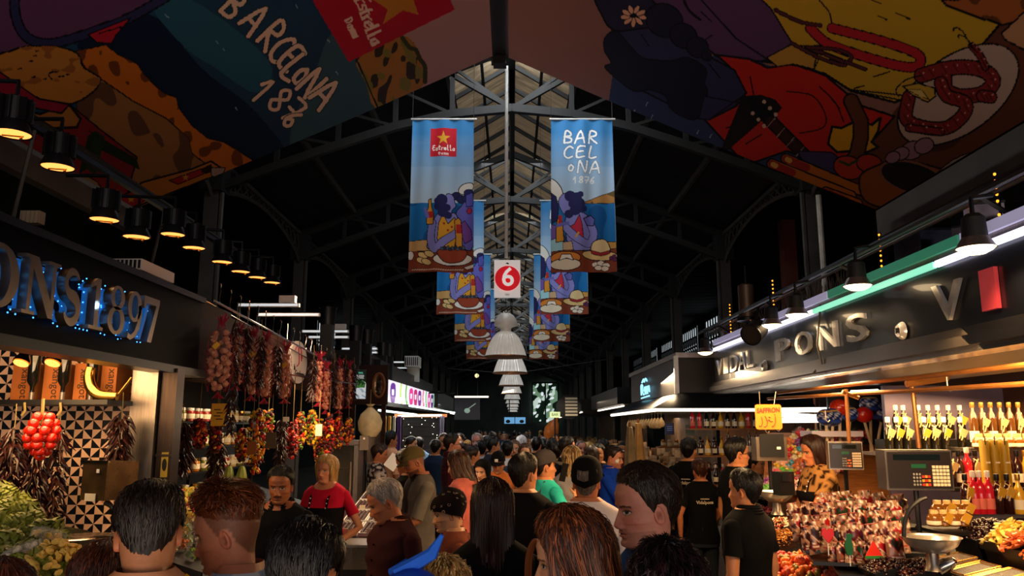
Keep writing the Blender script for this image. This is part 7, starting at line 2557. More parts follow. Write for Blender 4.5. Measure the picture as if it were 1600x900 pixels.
def head_cols(x, y, z, skin, spec):
 base = np.array(lin(skin))
 C = np.tile(base, (len(x), 1))
 ax = np.abs(x)
 fr = (y > .045)

 def put(m, c, k):
  m = (np.clip(m, 0, 1) * k)[:, None]
  C[:] = C * (1 - m) + np.array(c) * m
 g = lambda u, m, q: np.exp(-((u - m) / q) ** 2)
 red = np.array(lin(skin)) * (1.15, .78, .72)
 put(g(ax, .045, .018) * g(z, .082, .016) * fr, red, .5)
 put(g(x, 0, .014) * g(z, .073, .01) * fr, red, .5)
 if spec.get('beard'):
  put(((z < .052) & (z > -.012) & (y > -.0) & ~((ax < .02) & (z > .037) & (z < .055))).astype(float) + ((z < .065) & (z > .05) & (ax < .03) & fr), lin(spec['beard']), spec.get('bk', .75))
 lips = lin(spec.get('lips', '#a8584c'))
 put((((ax / .025) ** 2 + ((z - .0458) / .0095) ** 2 < 1) & fr).astype(float), lips, .75)
 put(((ax < .022) & (np.abs(z - .0458) < .0014) & fr).astype(float), np.array(lips) * .3, .9)
 if spec.get('moust'):
  put(((ax < .028) & (z > .052) & (z < .062) & fr).astype(float), lin('#15100e'), .85)
 eye = ((ax - .032) / .0145) ** 2 + ((z - .111) / .0058) ** 2 < 1
 put((((ax - .032) / .018) ** 2 + ((z - .112) / .0098) ** 2 < 1).astype(float) * fr, base * .5, .75)
 put((eye & fr).astype(float), (.62, .58, .54), 1)
 put((((ax - .032) ** 2 + (z - .1115) ** 2 < .0062 ** 2) & eye & fr).astype(float), lin(spec.get('iris', '#1c120c')), 1)
 put(((np.abs(z - (.1165 - 12 * (ax - .032) ** 2)) < .0018) & (np.abs(ax - .032) < .0165) & fr).astype(float), (.015, .01, .008), .95)
 put((np.abs(z - (.1305 - 6 * (ax - .034) ** 2)) < .0032) & (ax > .013) & (ax < .053) & fr, lin(spec.get('brow', '#1c140e')), .85)
 put((g(ax, .008, .004) * g(z, .0615, .003) * (y > .09)), base * .25, .9)
 if spec.get('scalp'):
  zl = np.interp(np.degrees(np.abs(np.arctan2(x, y))), *SHORT)
  put(np.clip((z - zl + .004) / .008, 0, 1), lin(spec['scalp']), .75)
 return C


SHORT = ([0, 40, 58, 70, 80, 88, 95, 110, 122, 150, 180], [.198, .192, .176, .145, .115, .104, .130, .126, .080, .042, .030])
LONGF = ([0, 35, 52, 62, 70, 180], [.192, .182, .150, .10, -1, -1])
STY = {}


def hair_low(style, deg, L_):
 if style in ('short', 'spiky', 'curly'):
  return np.interp(deg, *SHORT)
 if style == 'quiff':
  return np.interp(deg, [0, 40, 60, 80, 100, 130, 180], [.196, .19, .178, .165, .155, .14, .125])
 if style == 'receding':
  return np.interp(deg, [0, 20, 40, 60, 75, 85, 95, 110, 122, 150, 180], [.205, .212, .218, .16, .125, .108, .128, .125, .075, .045, .04])
 if style == 'up':
  return np.interp(deg, [0, 40, 58, 75, 88, 100, 120, 150, 180], [.192, .184, .165, .13, .11, .125, .09, .05, .04])
 z = np.interp(deg, *LONGF)
 return np.where(z < 0, -L_ + .03 * np.cos(np.radians(deg)), z)


def hair_mesh(style, color, L_=.25, th=.016, lod=1, seed=0, wide=1.0, wave=.0, streak=None, lift=0.0):
 g = np.random.default_rng(seed)
 nt, nr = ((96, 34), (56, 22), (30, 14))[2 - lod]
 t = np.linspace(-PI, PI, nt, endpoint=False)
 deg = np.degrees(np.abs(t))
 zl = hair_low(style, deg, L_)
 if style in ('short', 'spiky', 'curly', 'quiff'):
  zl = zl + g.normal(0, .0025, nt)
 elif L_ > .1:
  zl = zl + np.where(zl < .05, g.normal(0, .012, nt), 0)
 u = np.sin(np.linspace(0, PI / 2, nr))
 Z = zl[:, None] + (.236 - zl[:, None]) * u[None]
 TH = np.tile(t[:, None], (1, nr))
 long_ = style in ('long', 'bob')
 zh = np.maximum(Z, .085 if long_ else -.1)
 x, y = head_pts(TH.ravel(), zh.ravel(), False, wide)
 x, y = x.reshape(Z.shape), y.reshape(Z.shape)
 if long_:
  dn = np.clip(.085 - Z, 0, 1)
  k = 1 + .1 * np.sin(np.clip(dn / .12, 0, 1) * PI) + .25 * np.clip(dn - .12, 0, 1)
  x = x * k
  y = y * (1 - .2 * np.clip(dn / .2, 0, 1)) - .05 * np.clip(dn / .15, 0, 1) * (np.cos(TH) < .3)
 nx, ny, nzv = x, y + .005, np.where(Z > .11, (Z - .11) * .95, 0)
 nn = np.sqrt(nx ** 2 + ny ** 2 + nzv ** 2) + 1e-6
 nx, ny, nzv = nx / nn, ny / nn, nzv / nn
 lock = np.convolve(np.tile(g.normal(0, 1, nt), 3), np.ones(3) / 3, 'same')[nt:2 * nt]
 edge = np.clip((1 - (1 - np.linspace(0, 1, nr))) / .4, 0.05, 1)[None] ** .7
 T_ = th * edge * (1 + .22 * lock[:, None] * (1 - u[None] ** 4) * (1.4 if long_ else .8))
 if lift:
  T_ = T_ + lift * np.clip((Z - .19) / .03, 0, 1) * (.65 + .35 * np.cos(TH))
 if style == 'curly':
  T_ = T_ + .012 * np.sin(TH * 9 + 3 * lock[:, None]) * np.sin(Z * 190)
 if wave:
  T_ = T_ + wave * np.sin(Z * 75 + lock[:, None] * 2.5) * np.clip((.12 - Z) / .1, 0, 1)
 X, Y, ZZ = x + nx * T_, y + ny * T_, Z + nzv * T_
 X[:, -1], Y[:, -1] = 0, 0
 base = np.array(lin(color))
 cv = np.exp(g.normal(0, .25, nt))[:, None, None] * np.ones((nt, nr, 1))
 C = np.clip(base * cv, 0, 1)
 if streak is not None:
  m = (g.random(nt) < .55)[:, None, None] * np.clip((.2 - Z) / .1, 0, 1)[..., None]
  C = C * (1 - m) + np.array(lin(streak)) * m
 P = np.stack([X, Y, ZZ], -1)
 idx = np.arange(nt * nr).reshape(nt, nr)
 nxt = np.roll(idx, -1, 0)
 Fq = np.stack([idx[:, :-1], nxt[:, :-1], nxt[:, 1:], idx[:, 1:]], -1).reshape(-1, 4)
 V, Fs, Cs = [P.reshape(-1, 3)], Fq.tolist(), [C.reshape(-1, 3)]
 # separate strands over the shell
 ns = {2: 2600, 1: 500, 0: 0}[lod]
 if style == 'up':
  ns //= 3
 off = nt * nr
 N = np.stack([nx, ny, nzv], -1)
 seg = 5
 for _ in range(ns):
  c0 = g.uniform(0, nt)
  r1 = g.uniform(.0, nr - 2)
  span = g.uniform(.12, .32) * nr if not long_ else g.uniform(.3, .9) * nr
  rs = np.clip(np.linspace(r1 + span, r1, seg), 0, nr - 1.01)
  drift = g.normal(0, 2.2 if not long_ else .9) * np.linspace(0, 1, seg)
  ci = c0 + drift
  i0 = np.floor(ci).astype(int) % nt
  r0 = rs.astype(int)
  q = P[i0, r0] * (1 - (rs - r0))[:, None] + P[i0, np.minimum(r0 + 1, nr - 1)] * (rs - r0)[:, None]
  q = q + (P[(i0 + 1) % nt, r0] - P[i0, r0]) * (ci - np.floor(ci))[:, None]
  nm = N[i0, r0]
  out = np.linspace(.0005, g.uniform(.002, .007) + (lift * .3), seg)
  if style in ('spiky', 'quiff'):
   out = out * np.where(q[:, 2] > .17, 2.6, .5)
  if style == 'curly':
   out = out * 2.5
  q = q + nm * out[:, None] + (g.normal(0, .0015, (seg, 3)) if not wave else g.normal(0, .003, (seg, 3)))
  tg = np.gradient(q, axis=0)
  sd = np.cross(tg, nm)
  sd /= np.linalg.norm(sd, axis=1)[:, None] + 1e-9
  wd = (g.uniform(.0012, .0028) * np.array([.6, 1, 1, .8, .15]))[:, None]
  V.append(np.concatenate([q + sd * wd, q - sd * wd, q + nm * wd * .8]))
  for i in range(seg - 1):
   a, b_, c_ = off + i, off + seg + i, off + 2 * seg + i
   Fs += [[a, a + 1, c_ + 1, c_], [c_, c_ + 1, b_ + 1, b_]]
  cc = base * math.exp(g.normal(0, .45))
  if streak is not None and g.random() < .45:
   cc = np.array(lin(streak)) * math.exp(g.normal(0, .3)) * 1.0
  Cs.append(np.tile(np.clip(cc, 0, 1), (3 * seg, 1)))
  off += 3 * seg
 return np.concatenate(V), Fs, np.concatenate(Cs)


BT = dict(
 z=[.80, .90, 1.00, 1.10, 1.20, 1.30, 1.38, 1.43, 1.46, 1.485, 1.51, 1.54],
 x=[.165, .17, .155, .15, .158, .172, .186, .186, .168, .130, .086, .064],
 f=[.11, .11, .105, .105, .115, .125, .115, .095, .078, .062, .054, .052],
 b=[-.12, -.125, -.11, -.105, -.11, -.12, -.118, -.105, -.095, -.088, -.08, -.074])


def torso(nt, zs, off, fem, dip=0.0, w=1.0, belly=0.0):
 t = np.linspace(0, 2 * PI, nt, endpoint=False)
 Z = np.tile(np.array(zs)[None], (nt, 1)).astype(float)
 TH = np.tile(t[:, None], (1, len(zs)))
 s, c = np.sin(TH), np.cos(TH)
 if dip:
  k = np.clip((Z - 1.36) / (max(zs) - 1.36), 0, 1)
  Z = Z - dip * np.clip(c, 0, 1) ** 2 * k
 hx, f, b_ = (np.interp(Z, BT['z'], BT[k]) for k in 'xfb')
 if fem:
  hx = hx * np.interp(Z, [.9, 1.1, 1.3, 1.45], [1.06, .9, .9, .9])
  f = f + .03 * np.exp(-((Z - 1.27) / .06) ** 2)
 hx, f = hx * w, f + belly * np.exp(-((Z - 1.05) / .14) ** 2)
 n = 2.5
 q = (np.abs(s) ** n + np.abs(c) ** n) ** (-1 / n)
 x = (hx + off) * s * q
 y = np.where(c > 0, f + off, -(b_ - off)) * c * q
 idx = np.arange(nt * len(zs)).reshape(nt, -1)
 nx_ = np.roll(idx, -1, 0)
 Fq = np.stack([idx[:, :-1], nx_[:, :-1], nx_[:, 1:], idx[:, 1:]], -1).reshape(-1, 4)
 return np.stack([x, y, Z], -1).reshape(-1, 3), Fq


def hand(b, w, d, up, side, curl=.5, s=1.0):
 """palm, four jointed fingers and a thumb; d points from the wrist to the fingertips, up is the back of the hand"""
 d = Vector(d).normalized()
 up = Vector(up)
 up = (up - d * up.dot(d)).normalized()
 x = d.cross(up) * side
 w = Vector(w)
 M3 = Matrix((x, d, up)).transposed()
 b.ball(w + d * .045 * s, (.04 * s, .055 * s, .014 * s), 12, 8, M3)
 for i, (o, l) in enumerate(((-.029, .066), (-.010, .076), (.010, .071), (.028, .056))):
  p = w + d * .085 * s + x * o * s
  dd = (d + x * o * 2.2).normalized()
  pts, rr = [p - dd * .02 * s, p], [.0095 * s, .0095 * s]
  for k, f in enumerate((.45, .32, .23)):
   a = curl * (.5 + .45 * k)
   dd = (dd * math.cos(a) - up * math.sin(a)).normalized()
   p = p + dd * l * f * s
   pts.append(p)
   rr.append((.0088 - .0012 * k) * s)
  b.tube(pts, rr, 7)
  b.ball(pts[-1], rr[-1], 7, 5)
 p = w + d * .03 * s - x * .034 * s
 t1 = p + (d * .6 - x * .7 - up * .25 * (1 + curl)).normalized() * .034 * s
 t2 = t1 + (d * .95 - x * .25 - up * .35 * (1 + curl)).normalized() * .028 * s
 b.tube([p + x * .012 * s, p, t1, t2], [.013 * s, .0125 * s, .0105 * s, .008 * s], 7)
 b.ball(t2, .008 * s, 7, 5)


ARM0 = ((.225, -.03, 1.13), (.235, .06, .90), .5)


def cols_pat(V, color, pat, seed=0):
 c = np.tile(np.array(lin(color)), (len(V), 1))
 g = np.random.default_rng(seed)
 x, y, z = V.T
 a = np.arctan2(x, y) * .17
 if pat is None:
  return c
 k, c2 = pat[0], np.array(lin(pat[1]))
 if k == 'plaid':
  m = .5 * ((np.floor(a / .022) % 2) + (np.floor(z / .022) % 2))
  c = c * (1 - m[:, None]) + c2 * m[:, None]
 elif k == 'stripe':
  m = (np.floor(z / .03) % 2)[:, None]
  c = c * (1 - m) + c2 * m
 elif k == 'side':
  m = (np.abs(x) > .10)[:, None] * 1.0
  c = c * (1 - m) + c2 * m
 else:
  v = sum(np.sin((x * math.cos(q) + z * math.sin(q)) * f + y * 40 + p_) for q, f, p_ in zip(g.uniform(0, 6, 6), g.uniform(40, 110, 6), g.uniform(0, 6, 6)))
  m = (v > pat[2])[:, None] * 1.0
  c = c * (1 - m) + c2 * m
 return c


def person(px, top, Y, yaw, label, skin='#c98a64', hair=('short', '#1a1210'), shirt='#101014', sleeve='short', fem=False, lod=1, hyaw=0, pitch=0, roll=0, pat=None, scols=None,
   arms=None, face=None, cap=None, extra=(), trousers='#20242c', dip=.0, w=1.0, belly=.0, seed=0, group=None, Lh=.25, th=.016, wave=0, streak=None, lift=0, hidden_hair=False):
 P_ = PY(px, top, Y)
 hairh = {'short': .012, 'spiky': .02, 'quiff': .03, 'curly': .03}.get(hair[0], .014) if hair else .002
 if cap:
  hairh = .025
 H = P_.z
 s = H / (1.751 + hairh)
 root = E('person', (P_.x, Y, 0), math.radians(yaw))
 T(root, label, 'person', group)
 rg = random.Random(seed + int(px * 7 + top))
 S3 = s
 hm = Matrix.Translation((0, .01, 1.512)) @ Matrix.Rotation(math.radians(hyaw), 4, 'Z') @ Matrix.Rotation(math.radians(roll), 4, 'Y') @ Matrix.Rotation(math.radians(-pitch), 4, 'X')
 hm = np.array(Matrix.Scale(S3, 4) @ hm)
 bs = np.array(Matrix.Scale(S3, 4))
 face = dict(face or {})
 sk = np.array(lin(skin))
 # ---- body: torso, neck, head, arms, hands, legs as one skin
 b = MB(sk)
 nr, nt = ((110, 96), (56, 52), (28, 26))[2 - lod]
 zr = np.concatenate([np.linspace(-.16, -.01, max(4, nr // 10), endpoint=False), np.linspace(-.01, .15, int(nr * .62), endpoint=False), .15 + .086 * np.sin(np.linspace(0, PI / 2, int(nr * .28)))])
 t = np.linspace(0, 2 * PI, nt, endpoint=False)
 t = t - .55 * np.sin(t)
 TH, Z = np.meshgrid(t, zr, indexing='ij')
 x, y = head_pts(TH.ravel(), Z.ravel(), lod > 0 or True)
 Vh = np.stack([x, y, Z.ravel()], 1)
 idx = np.arange(nt * len(zr)).reshape(nt, -1)
 nx_ = np.roll(idx, -1, 0)
 b.xf = hm
 b.add(Vh, np.stack([nx_[:, :-1], idx[:, :-1], idx[:, 1:], nx_[:, 1:]], -1).reshape(-1, 4)[:, ::-1], head_cols(x, y, Z.ravel(), skin, face))
 for sg in (-1, 1):                                    # ears
  n_, m_ = (16, 10) if lod else (8, 6)
  E_ = MB()
  E_.ball((0, 0, 0), (1, 1, 1), n_, m_)
  ev = E_.V[0]
  r2 = ev[:, 1] ** 2 + ev[:, 2] ** 2
  dx = np.abs(ev[:, 0]) * .010 - .009 * np.exp(-(r2 / .25)) * (ev[:, 0] > 0)
  ex = np.where(ev[:, 0] > 0, dx, -.008)
  b.add(np.stack([sg * (.071 + ex + .005 * (ev[:, 1] < 0)), -.010 + ev[:, 1] * .017 + .004 * ev[:, 2], .095 + ev[:, 2] * .031 * np.where(ev[:, 2] < 0, .9, 1)], 1), E_.Fc,
    np.tile(sk * (1.08, .88, .84), (len(ev), 1)) * np.where(r2 < .3, .6, 1)[:, None])
 b.xf = bs
 Vt, Ft = torso(24, np.linspace(.86, 1.535, 14), 0, fem, 0, w, belly)
 b.add(Vt, Ft)
 A = arms or (ARM0, ARM0)
 AP = []
 for sg, (el, wr, curl) in zip((-1, 1), A):
  if el is None:
   el, wr = ARM0[0], ARM0[1]
  sh = Vector((sg * (.178 if not fem else .158) * w, -.012, 1.405))
  el, wr = Vector((sg * el[0], el[1], el[2])), Vector((sg * wr[0], wr[1], wr[2]))
  kf = .86 if fem else 1.0
  n = 8 if lod < 2 else 12
  pts = [sh.lerp(el, 0), sh.lerp(el, .3), sh.lerp(el, .65), el, el.lerp(wr, .3), el.lerp(wr, .7), wr]
  rr = [.052 * kf, .052 * kf, .045 * kf, .039 * kf, .041 * kf, .032 * kf, .026 * kf]
  b.tube(pts, rr, n)
  AP.append((sh, el, wr, kf))
  dd = (wr - el).normalized()
  if lod > 0 or arms:
   hand(b, wr, dd, Vector((sg * .6, .5, .4)) if abs(dd.z) > .5 else Vector((0, 0, 1)), sg, curl, .95 if not fem else .86)
  else:
   hand(b, wr, dd, Vector((sg, .3, .1)), sg, .5, .9)
 for sg in (-1, 1):
  b.tube([(sg * .085, 0, .92), (sg * .09, .005, .72), (sg * .092, .01, .5), (sg * .092, .0, .3), (sg * .092, -.01, .09)], [.085, .078, .055, .05, .036], 10)
 b.build('body', M_skin, root, angle=1.2)
 # ---- clothes
 g = MB(lin(shirt))
 g.xf = bs
 top_z = 1.514
 nz = 26 if lod else 12
 zs = np.concatenate([np.linspace(.84, 1.36, nz), np.linspace(1.38, top_z, nz // 2)])
 Vt, Ft = torso(64 if lod else 26, zs, .013, fem, dip, w, belly)
 sd = np.random.default_rng(seed + int(px))
 rp = sum(np.sin(Vt @ sd.normal(0, 1, 3) * sd.uniform(14, 32) + sd.uniform(0, 6)) for _ in range(4)) * .0022
 Vt = Vt * np.array([1, 1, 1]) + np.stack([Vt[:, 0], Vt[:, 1], 0 * rp], 1) * (rp / .15)[:, None]
 g.add(Vt, Ft, cols_pat(Vt, shirt, pat, seed))
 if sleeve:
  fr_ = {'short': (.62, 0), 'half': (.95, 0), 'long': (1, .94), 'cap': (.28, 0)}[sleeve]
  for sh, el, wr, kf in AP:
   pts, rr = [], []
   for q in np.linspace(-.02, fr_[0], 7):
    pts.append(sh.lerp(el, q))
    rr.append((.062 - .010 * q + (.008 * (q > .5) if sleeve == 'short' else 0)) * kf)
   if fr_[1]:
    for q in np.linspace(.08, fr_[1], 6):
     pts.append(el.lerp(wr, q))
     rr.append((.052 - .014 * q) * kf)
   pts = [Vector(p_) + Vector((rg.uniform(-.002, .002), rg.uniform(-.002, .002), 0)) for p_ in pts]
   mb = MB()
   mb.tube(pts, rr, 16 if lod else 8, True)
   mb.ball(sh, (.060 * kf, .062 * kf, .056 * kf), 14, 10)
   vv = np.concatenate(mb.V)
   k0 = len(mb.V[0])
   g.add(vv, mb.Fc, cols_pat(vv, scols or shirt, None if scols else pat, seed))
 if 'collar' in extra or 'jacket' in extra:
  for zc, rr in ((1.492, .092), (1.508, .086), (1.524, .079), (1.534, .074)):
   g.tube([(rr * 1.02 * math.sin(a), -.012 + rr * math.cos(a), zc - .035 * max(0, math.cos(a)) ** 2) for a in np.linspace(.35, 2 * PI - .35, 22)], .009, 6)
 if 'hoodie' in extra:
  g.tube([(.09 * math.sin(a), -.03 + .085 * math.cos(a), 1.46 - .06 * max(0, math.cos(a))) for a in np.linspace(.3, 2 * PI - .3, 20)], .03, 8)
 if 'neckband' in extra:
  g.tube([(.0745 * math.sin(a), -.012 + .071 * math.cos(a), 1.508 - dip * max(0, math.cos(a)) ** 2) for a in np.linspace(0, 2 * PI, 28)], .006, 6, False)
 g.build('shirt' if 'jacket' not in extra else 'jacket', M_cloth, root, angle=1.2)
 tr = MB(lin(trousers))
 tr.xf = bs
 Vt, Ft = torso(26, np.linspace(.80, 1.02, 6), .009, fem, 0, w, belly * .6)
 tr.add(Vt, Ft)
 for sg in (-1, 1):
  tr.tube([(sg * .085, 0, .86), (sg * .09, .005, .70), (sg * .092, .01, .48), (sg * .092, .0, .28), (sg * .092, -.01, .07)], [.098, .088, .066, .06, .055], 12)
 tr.build('trousers', M_cloth, root, angle=1.2)
 sh_ = MB(lin('#1c1a1a'))
 sh_.xf = bs
 for sg in (-1, 1):
  sh_.ball((sg * .095, .05, .035), (.045, .13, .04), 12, 8).ball((sg * .095, -.03, .06), (.04, .05, .06), 10, 8).box((sg * .095, .045, .008), (.085, .25, .016))
 sh_.build('shoes', M_cloth, root, angle=1.2)
 # ---- hair
 if hair and not hidden_hair:
  hb = MB(lin(hair[1]))
  hb.xf = hm
  V, Fs, Cs = hair_mesh(hair[0], hair[1], Lh, th, lod, seed + int(px), 1.0, wave, streak, lift)
  hb.add(V, Fs, Cs)
  if hair[0] == 'up':
   for i in range(60 if lod else 12):
    a = rg.uniform(0, 6.3)
    pl = [(.0 + .03 * math.cos(a + q) * (1 if q < 3 else .6), -.105 + .022 * math.sin(a + q), .185 + .03 * math.sin(a * 3 + q * .8)) for q in (0, 1, 2, 3)]
    hb.c = np.array(lin(hair[1])) * rg.uniform(.6, 1.5)
    hb.tube(pl, .006, 5, True)
   hb.ball((0, -.105, .185), (.033, .028, .033), 12, 8)
  hb.build('hair', M_hair, root, angle=1.3)
 # ---- caps and scarves
 if cap:
  kind, cc = cap[0], cap[1]
  cb = MB(lin(cc))
  cb.xf = hm
  n_, m_ = 40, 14
  t = np.linspace(-PI, PI, n_, endpoint=False)
  deg = np.degrees(np.abs(t))
  if kind == 'hijab':
   zl = np.interp(deg, [0, 30, 50, 62, 75, 180], [.185, .178, .15, .09, -.17, -.17])
  elif kind == 'wrap':
   zl = np.interp(deg, [0, 60, 100, 180], [.150, .135, .10, .045])
  else:
   zl = np.interp(deg, [0, 60, 100, 180], [.158, .15, .135, .105]) if kind != 'backcap' else np.interp(deg, [0, 60, 100, 180], [.165, .15, .12, .075])
  u = np.sin(np.linspace(0, PI / 2, m_))
  Z = zl[:, None] + (.236 - zl[:, None]) * u[None]
  TH = np.tile(t[:, None], (1, m_))
  xx, yy = head_pts(TH.ravel(), np.maximum(Z, .03).ravel(), False)
  xx, yy = xx.reshape(Z.shape), yy.reshape(Z.shape)
  if kind == 'hijab':
   dn = np.clip(.06 - Z, 0, 1)
   xx, yy = xx * (1 + 2.2 * dn), yy * (1 + 1.6 * dn)
  nn = np.sqrt(xx ** 2 + yy ** 2 + np.clip(Z - .11, 0, 1) ** 2) + 1e-6
  k = .017 + (.014 * np.clip((Z - .17) / .05, 0, 1) if kind in ('cap', 'backcap') else 0) + (.03 * np.clip((np.cos(TH + PI)) * np.clip((Z - .08) / .1, 0, 1), 0, 1) if kind == 'wrap' else 0)
  V = np.stack([xx + xx / nn * k, yy + yy / nn * k, Z + np.clip(Z - .11, 0, 1) / nn * k], -1)
  V[:, -1, :2] = 0
  idx = np.arange(n_ * m_).reshape(n_, m_)
  nx_ = np.roll(idx, -1, 0)
  Fq = np.stack([idx[:, :-1], nx_[:, :-1], nx_[:, 1:], idx[:, 1:]], -1).reshape(-1, 4)
  colr = np.tile(np.array(lin(cc)), (n_ * m_, 1))
  Fq_l = Fq.tolist()
  if kind == 'backcap':                            # opening above the strap
   Fq_l = [f for f in Fq_l if not ((abs(abs(t[f[0] // m_]) - PI) < .42) and 1 < f[0] % m_ < 5)]
  cb.add(V.reshape(-1, 3), Fq_l, colr)
  if kind in ('cap', 'flat', 'backcap'):
   sgn = -1 if kind == 'backcap' and False else 1
   nb = 14
   an = np.linspace(-1.05, 1.05, nb)
   xi, yi = head_pts(an, np.full(nb, .158), False)
   inner = np.stack([xi * 1.2, yi * 1.2 * sgn, np.full(nb, .158 if kind != 'backcap' else .165)], 1)
   L_ = .072 if kind == 'cap' else (.04 if kind == 'flat' else .06)
   outer = inner + np.stack([xi * .15, L_ * np.cos(an * .85) * sgn, -.012 - .012 * np.abs(an)], 1)
   vv = np.concatenate([inner, outer, inner - [0, 0, .006], outer - [0, 0, .006]])
   ff = []
   for i in range(nb - 1):
    ff += [[i, i + 1, nb + i + 1, nb + i], [2 * nb + i + 1, 2 * nb + i, 3 * nb + i, 3 * nb + i + 1], [nb + i, nb + i + 1, 3 * nb + i + 1, 3 * nb + i]]
   cb.add(vv, ff, np.tile(np.array(lin(cap[2] if len(cap) > 2 else cc)), (len(vv), 1)))
   cb.ball((0, 0, .268), .009, 8, 6)
  cb.build({'hijab': 'headscarf', 'wrap': 'head_wrap', 'flat': 'flat_cap'}.get(kind, 'cap'), M_cloth, root, angle=1.2)
  if 'badge' in extra:
   e = MB(lin('#f4f0f0'))
   e.xf = hm
   e.box((0, .122, .185), (.04, .006, .034))
   e.build('badge', M_cloth, root)
  if kind == 'wrap':                              # printed crosses and rings
   e = MB(lin('#a08878'))
   e.xf = hm
   for i in range(46):
    a, zz = rg.uniform(-PI, PI), rg.uniform(.12, .225)
    xi, yi = head_pts(np.array([a]), np.array([zz]), False)
    n3 = Vector((xi[0], yi[0], (zz - .11))).normalized()
    kk = .019 + .03 * max(0, math.cos(a + PI)) * min(1, max(0, (zz - .08) / .1))
    p_ = Vector((xi[0], yi[0], zz)) + n3 * kk
    sx = n3.cross(Vector((0, 0, 1))).normalized()
    sy = n3.cross(sx)
    if i % 2:
     e.tube([p_ + (sx * math.cos(q) + sy * math.sin(q)) * .009 for q in np.linspace(0, 2 * PI, 11)], .0015, 4, False)
    else:
     e.tube([p_ - (sx + sy) * .007, p_ + (sx + sy) * .007], .0016, 4)
     e.tube([p_ - (sx - sy) * .007, p_ + (sx - sy) * .007], .0016, 4)
   e.build('printed_marks', M_cloth, root)['kind'] = 'stuff'
 # ---- spectacles
 if 'glasses' in extra or 'shades' in extra:
  up_ = 'shades' in extra
  zc, yc, kx = (.196, .098, 1.05) if up_ else (.111, .104, 1)
  e, l = MB(), MB()
  e.xf = l.xf = hm
  for sg in (-1, 1):
   ring = [(sg * .034 * kx + .024 * math.cos(q), yc - .006 * abs(math.cos(q)), zc + .018 * math.sin(q)) for q in np.linspace(0, 2 * PI, 15)]
   e.tube(ring, .0022, 5, False)
   e.tube([(sg * .058 * kx, yc - .008, zc + .004), (sg * .079, .03, zc + .002), (sg * .082, -.03, zc - (.03 if up_ else .006))], .002, 5)
   if up_:
    l.ball((sg * .034 * kx, yc, zc), (.023, .004, .017), 12, 6)
  e.tube([(-.011, yc + .002, zc + .003), (0, yc + .006, zc + .005), (.011, yc + .002, zc + .003)], .002, 5)
  e.build('spectacle_frame' if not up_ else 'sunglasses_frame', M_frame, root)
  if up_:
   l.build('sunglasses_lenses', M_lens, root)
 if 'apron' in extra:
  e = MB(lin('#15141a'))
  e.xf = bs
  Vt, Ft = torso(48, np.linspace(.82, 1.30, 14), .024, fem, 0, w, belly)
  Vt = Vt.reshape(48, 14, 3)
  m_ = np.cos(np.linspace(0, 2 * PI, 48, endpoint=False))
  ff = [f for f in Ft.tolist() if m_[f[0] // 14] > -.1]
  e.add(Vt.reshape(-1, 3), ff)
  for sg in (-1, 1):
   e.tube([(sg * .08, .155 if fem else .13, 1.28), (sg * .085, .13, 1.38), (sg * .088, .05, 1.475), (sg * .09, -.06, 1.475), (sg * .08, -.135, 1.33), (sg * .06, -.14, 1.1)], .015, 6, True, .35)
  e.build('apron', M_cloth, root, angle=1.2)
  bt = MB(lin('#d8d0c8'))
  bt.xf = bs
  for sg in (-1, 1):
   for q in (0, .5, 1):
    bt.ball((sg * (.082 + .004 * q), .168 - .03 * q if fem else .145 - .02 * q, 1.30 + .08 * q), .007, 6, 5)
  bt.build('buttons', M_cloth, root)['kind'] = 'stuff'
 if 'buttons' in extra:
  bt = MB(lin('#0c0808'))
  bt.xf = bs
  for q in range(6):
   zz = 1.38 - q * .085
   bt.ball((0, float(np.interp(zz, BT['z'], BT['f'])) + .016 + (belly * math.exp(-((zz - 1.05) / .14) ** 2)), zz), .006, 6, 5)
  bt.build('buttons', M_cloth, root)
 if 'backprint' in extra:
  e = MB(lin('#d8c8b0'))
  e.xf = bs
  for txt, sz, zz in (('momentos', .02, 1.325), ('Vidalpons', .043, 1.285)):
   v, f = text_mesh(txt, sz * 1.15, .002, .0006)
   yb = np.interp(zz, BT['z'], BT['b']) - .0235 + np.abs(v[:, 0]) ** 2 * 1.2
   e.add(np.stack([v[:, 0], yb - v[:, 2], zz + v[:, 1]], 1), f)
  e.build('back_lettering', M_cloth, root)
 if 'strap' in extra:
  e = MB(lin('#2a2420'))
  e.xf = bs
  e.tube([(-.16, -.03, 1.0), (-.1, -.135, 1.25), (.0, -.135, 1.38), (.08, -.08, 1.485), (.085, .03, 1.475), (.06, .13, 1.3), (-.05, .14, 1.1)], .02, 6, True, .3)
  e.build('bag_strap', M_cloth, root)
 if 'backpack' in extra:
  e = MB(lin('#3a4250'))
  e.xf = bs
  for sg in (-1, 1):
   e.tube([(sg * .1, -.13, 1.2), (sg * .105, -.13, 1.36), (sg * .1, -.06, 1.487), (sg * .1, .05, 1.47), (sg * .1, .135, 1.3)], .022, 6, True, .35)
  e.ball((0, -.21, 1.2), (.15, .09, .22), 14, 10)
  e.build('backpack', M_cloth, root)
 return root, hm, bs


FAIR, TAN, RED_, BRN, DRK = '#d8a07c', '#c08058', '#d08a6c', '#a06a44', '#7a4c30'
BLK, DKB, MDB, AUB, GRY, BLD = '#0d0a0a', '#1c120c', '#3a2214', '#6a3418', '#a89c94', '#b8904c'
fwd = lambda ex, ez, wx, wy, wz, c=.6: ((ex, .06, ez), (wx, wy, wz), c)

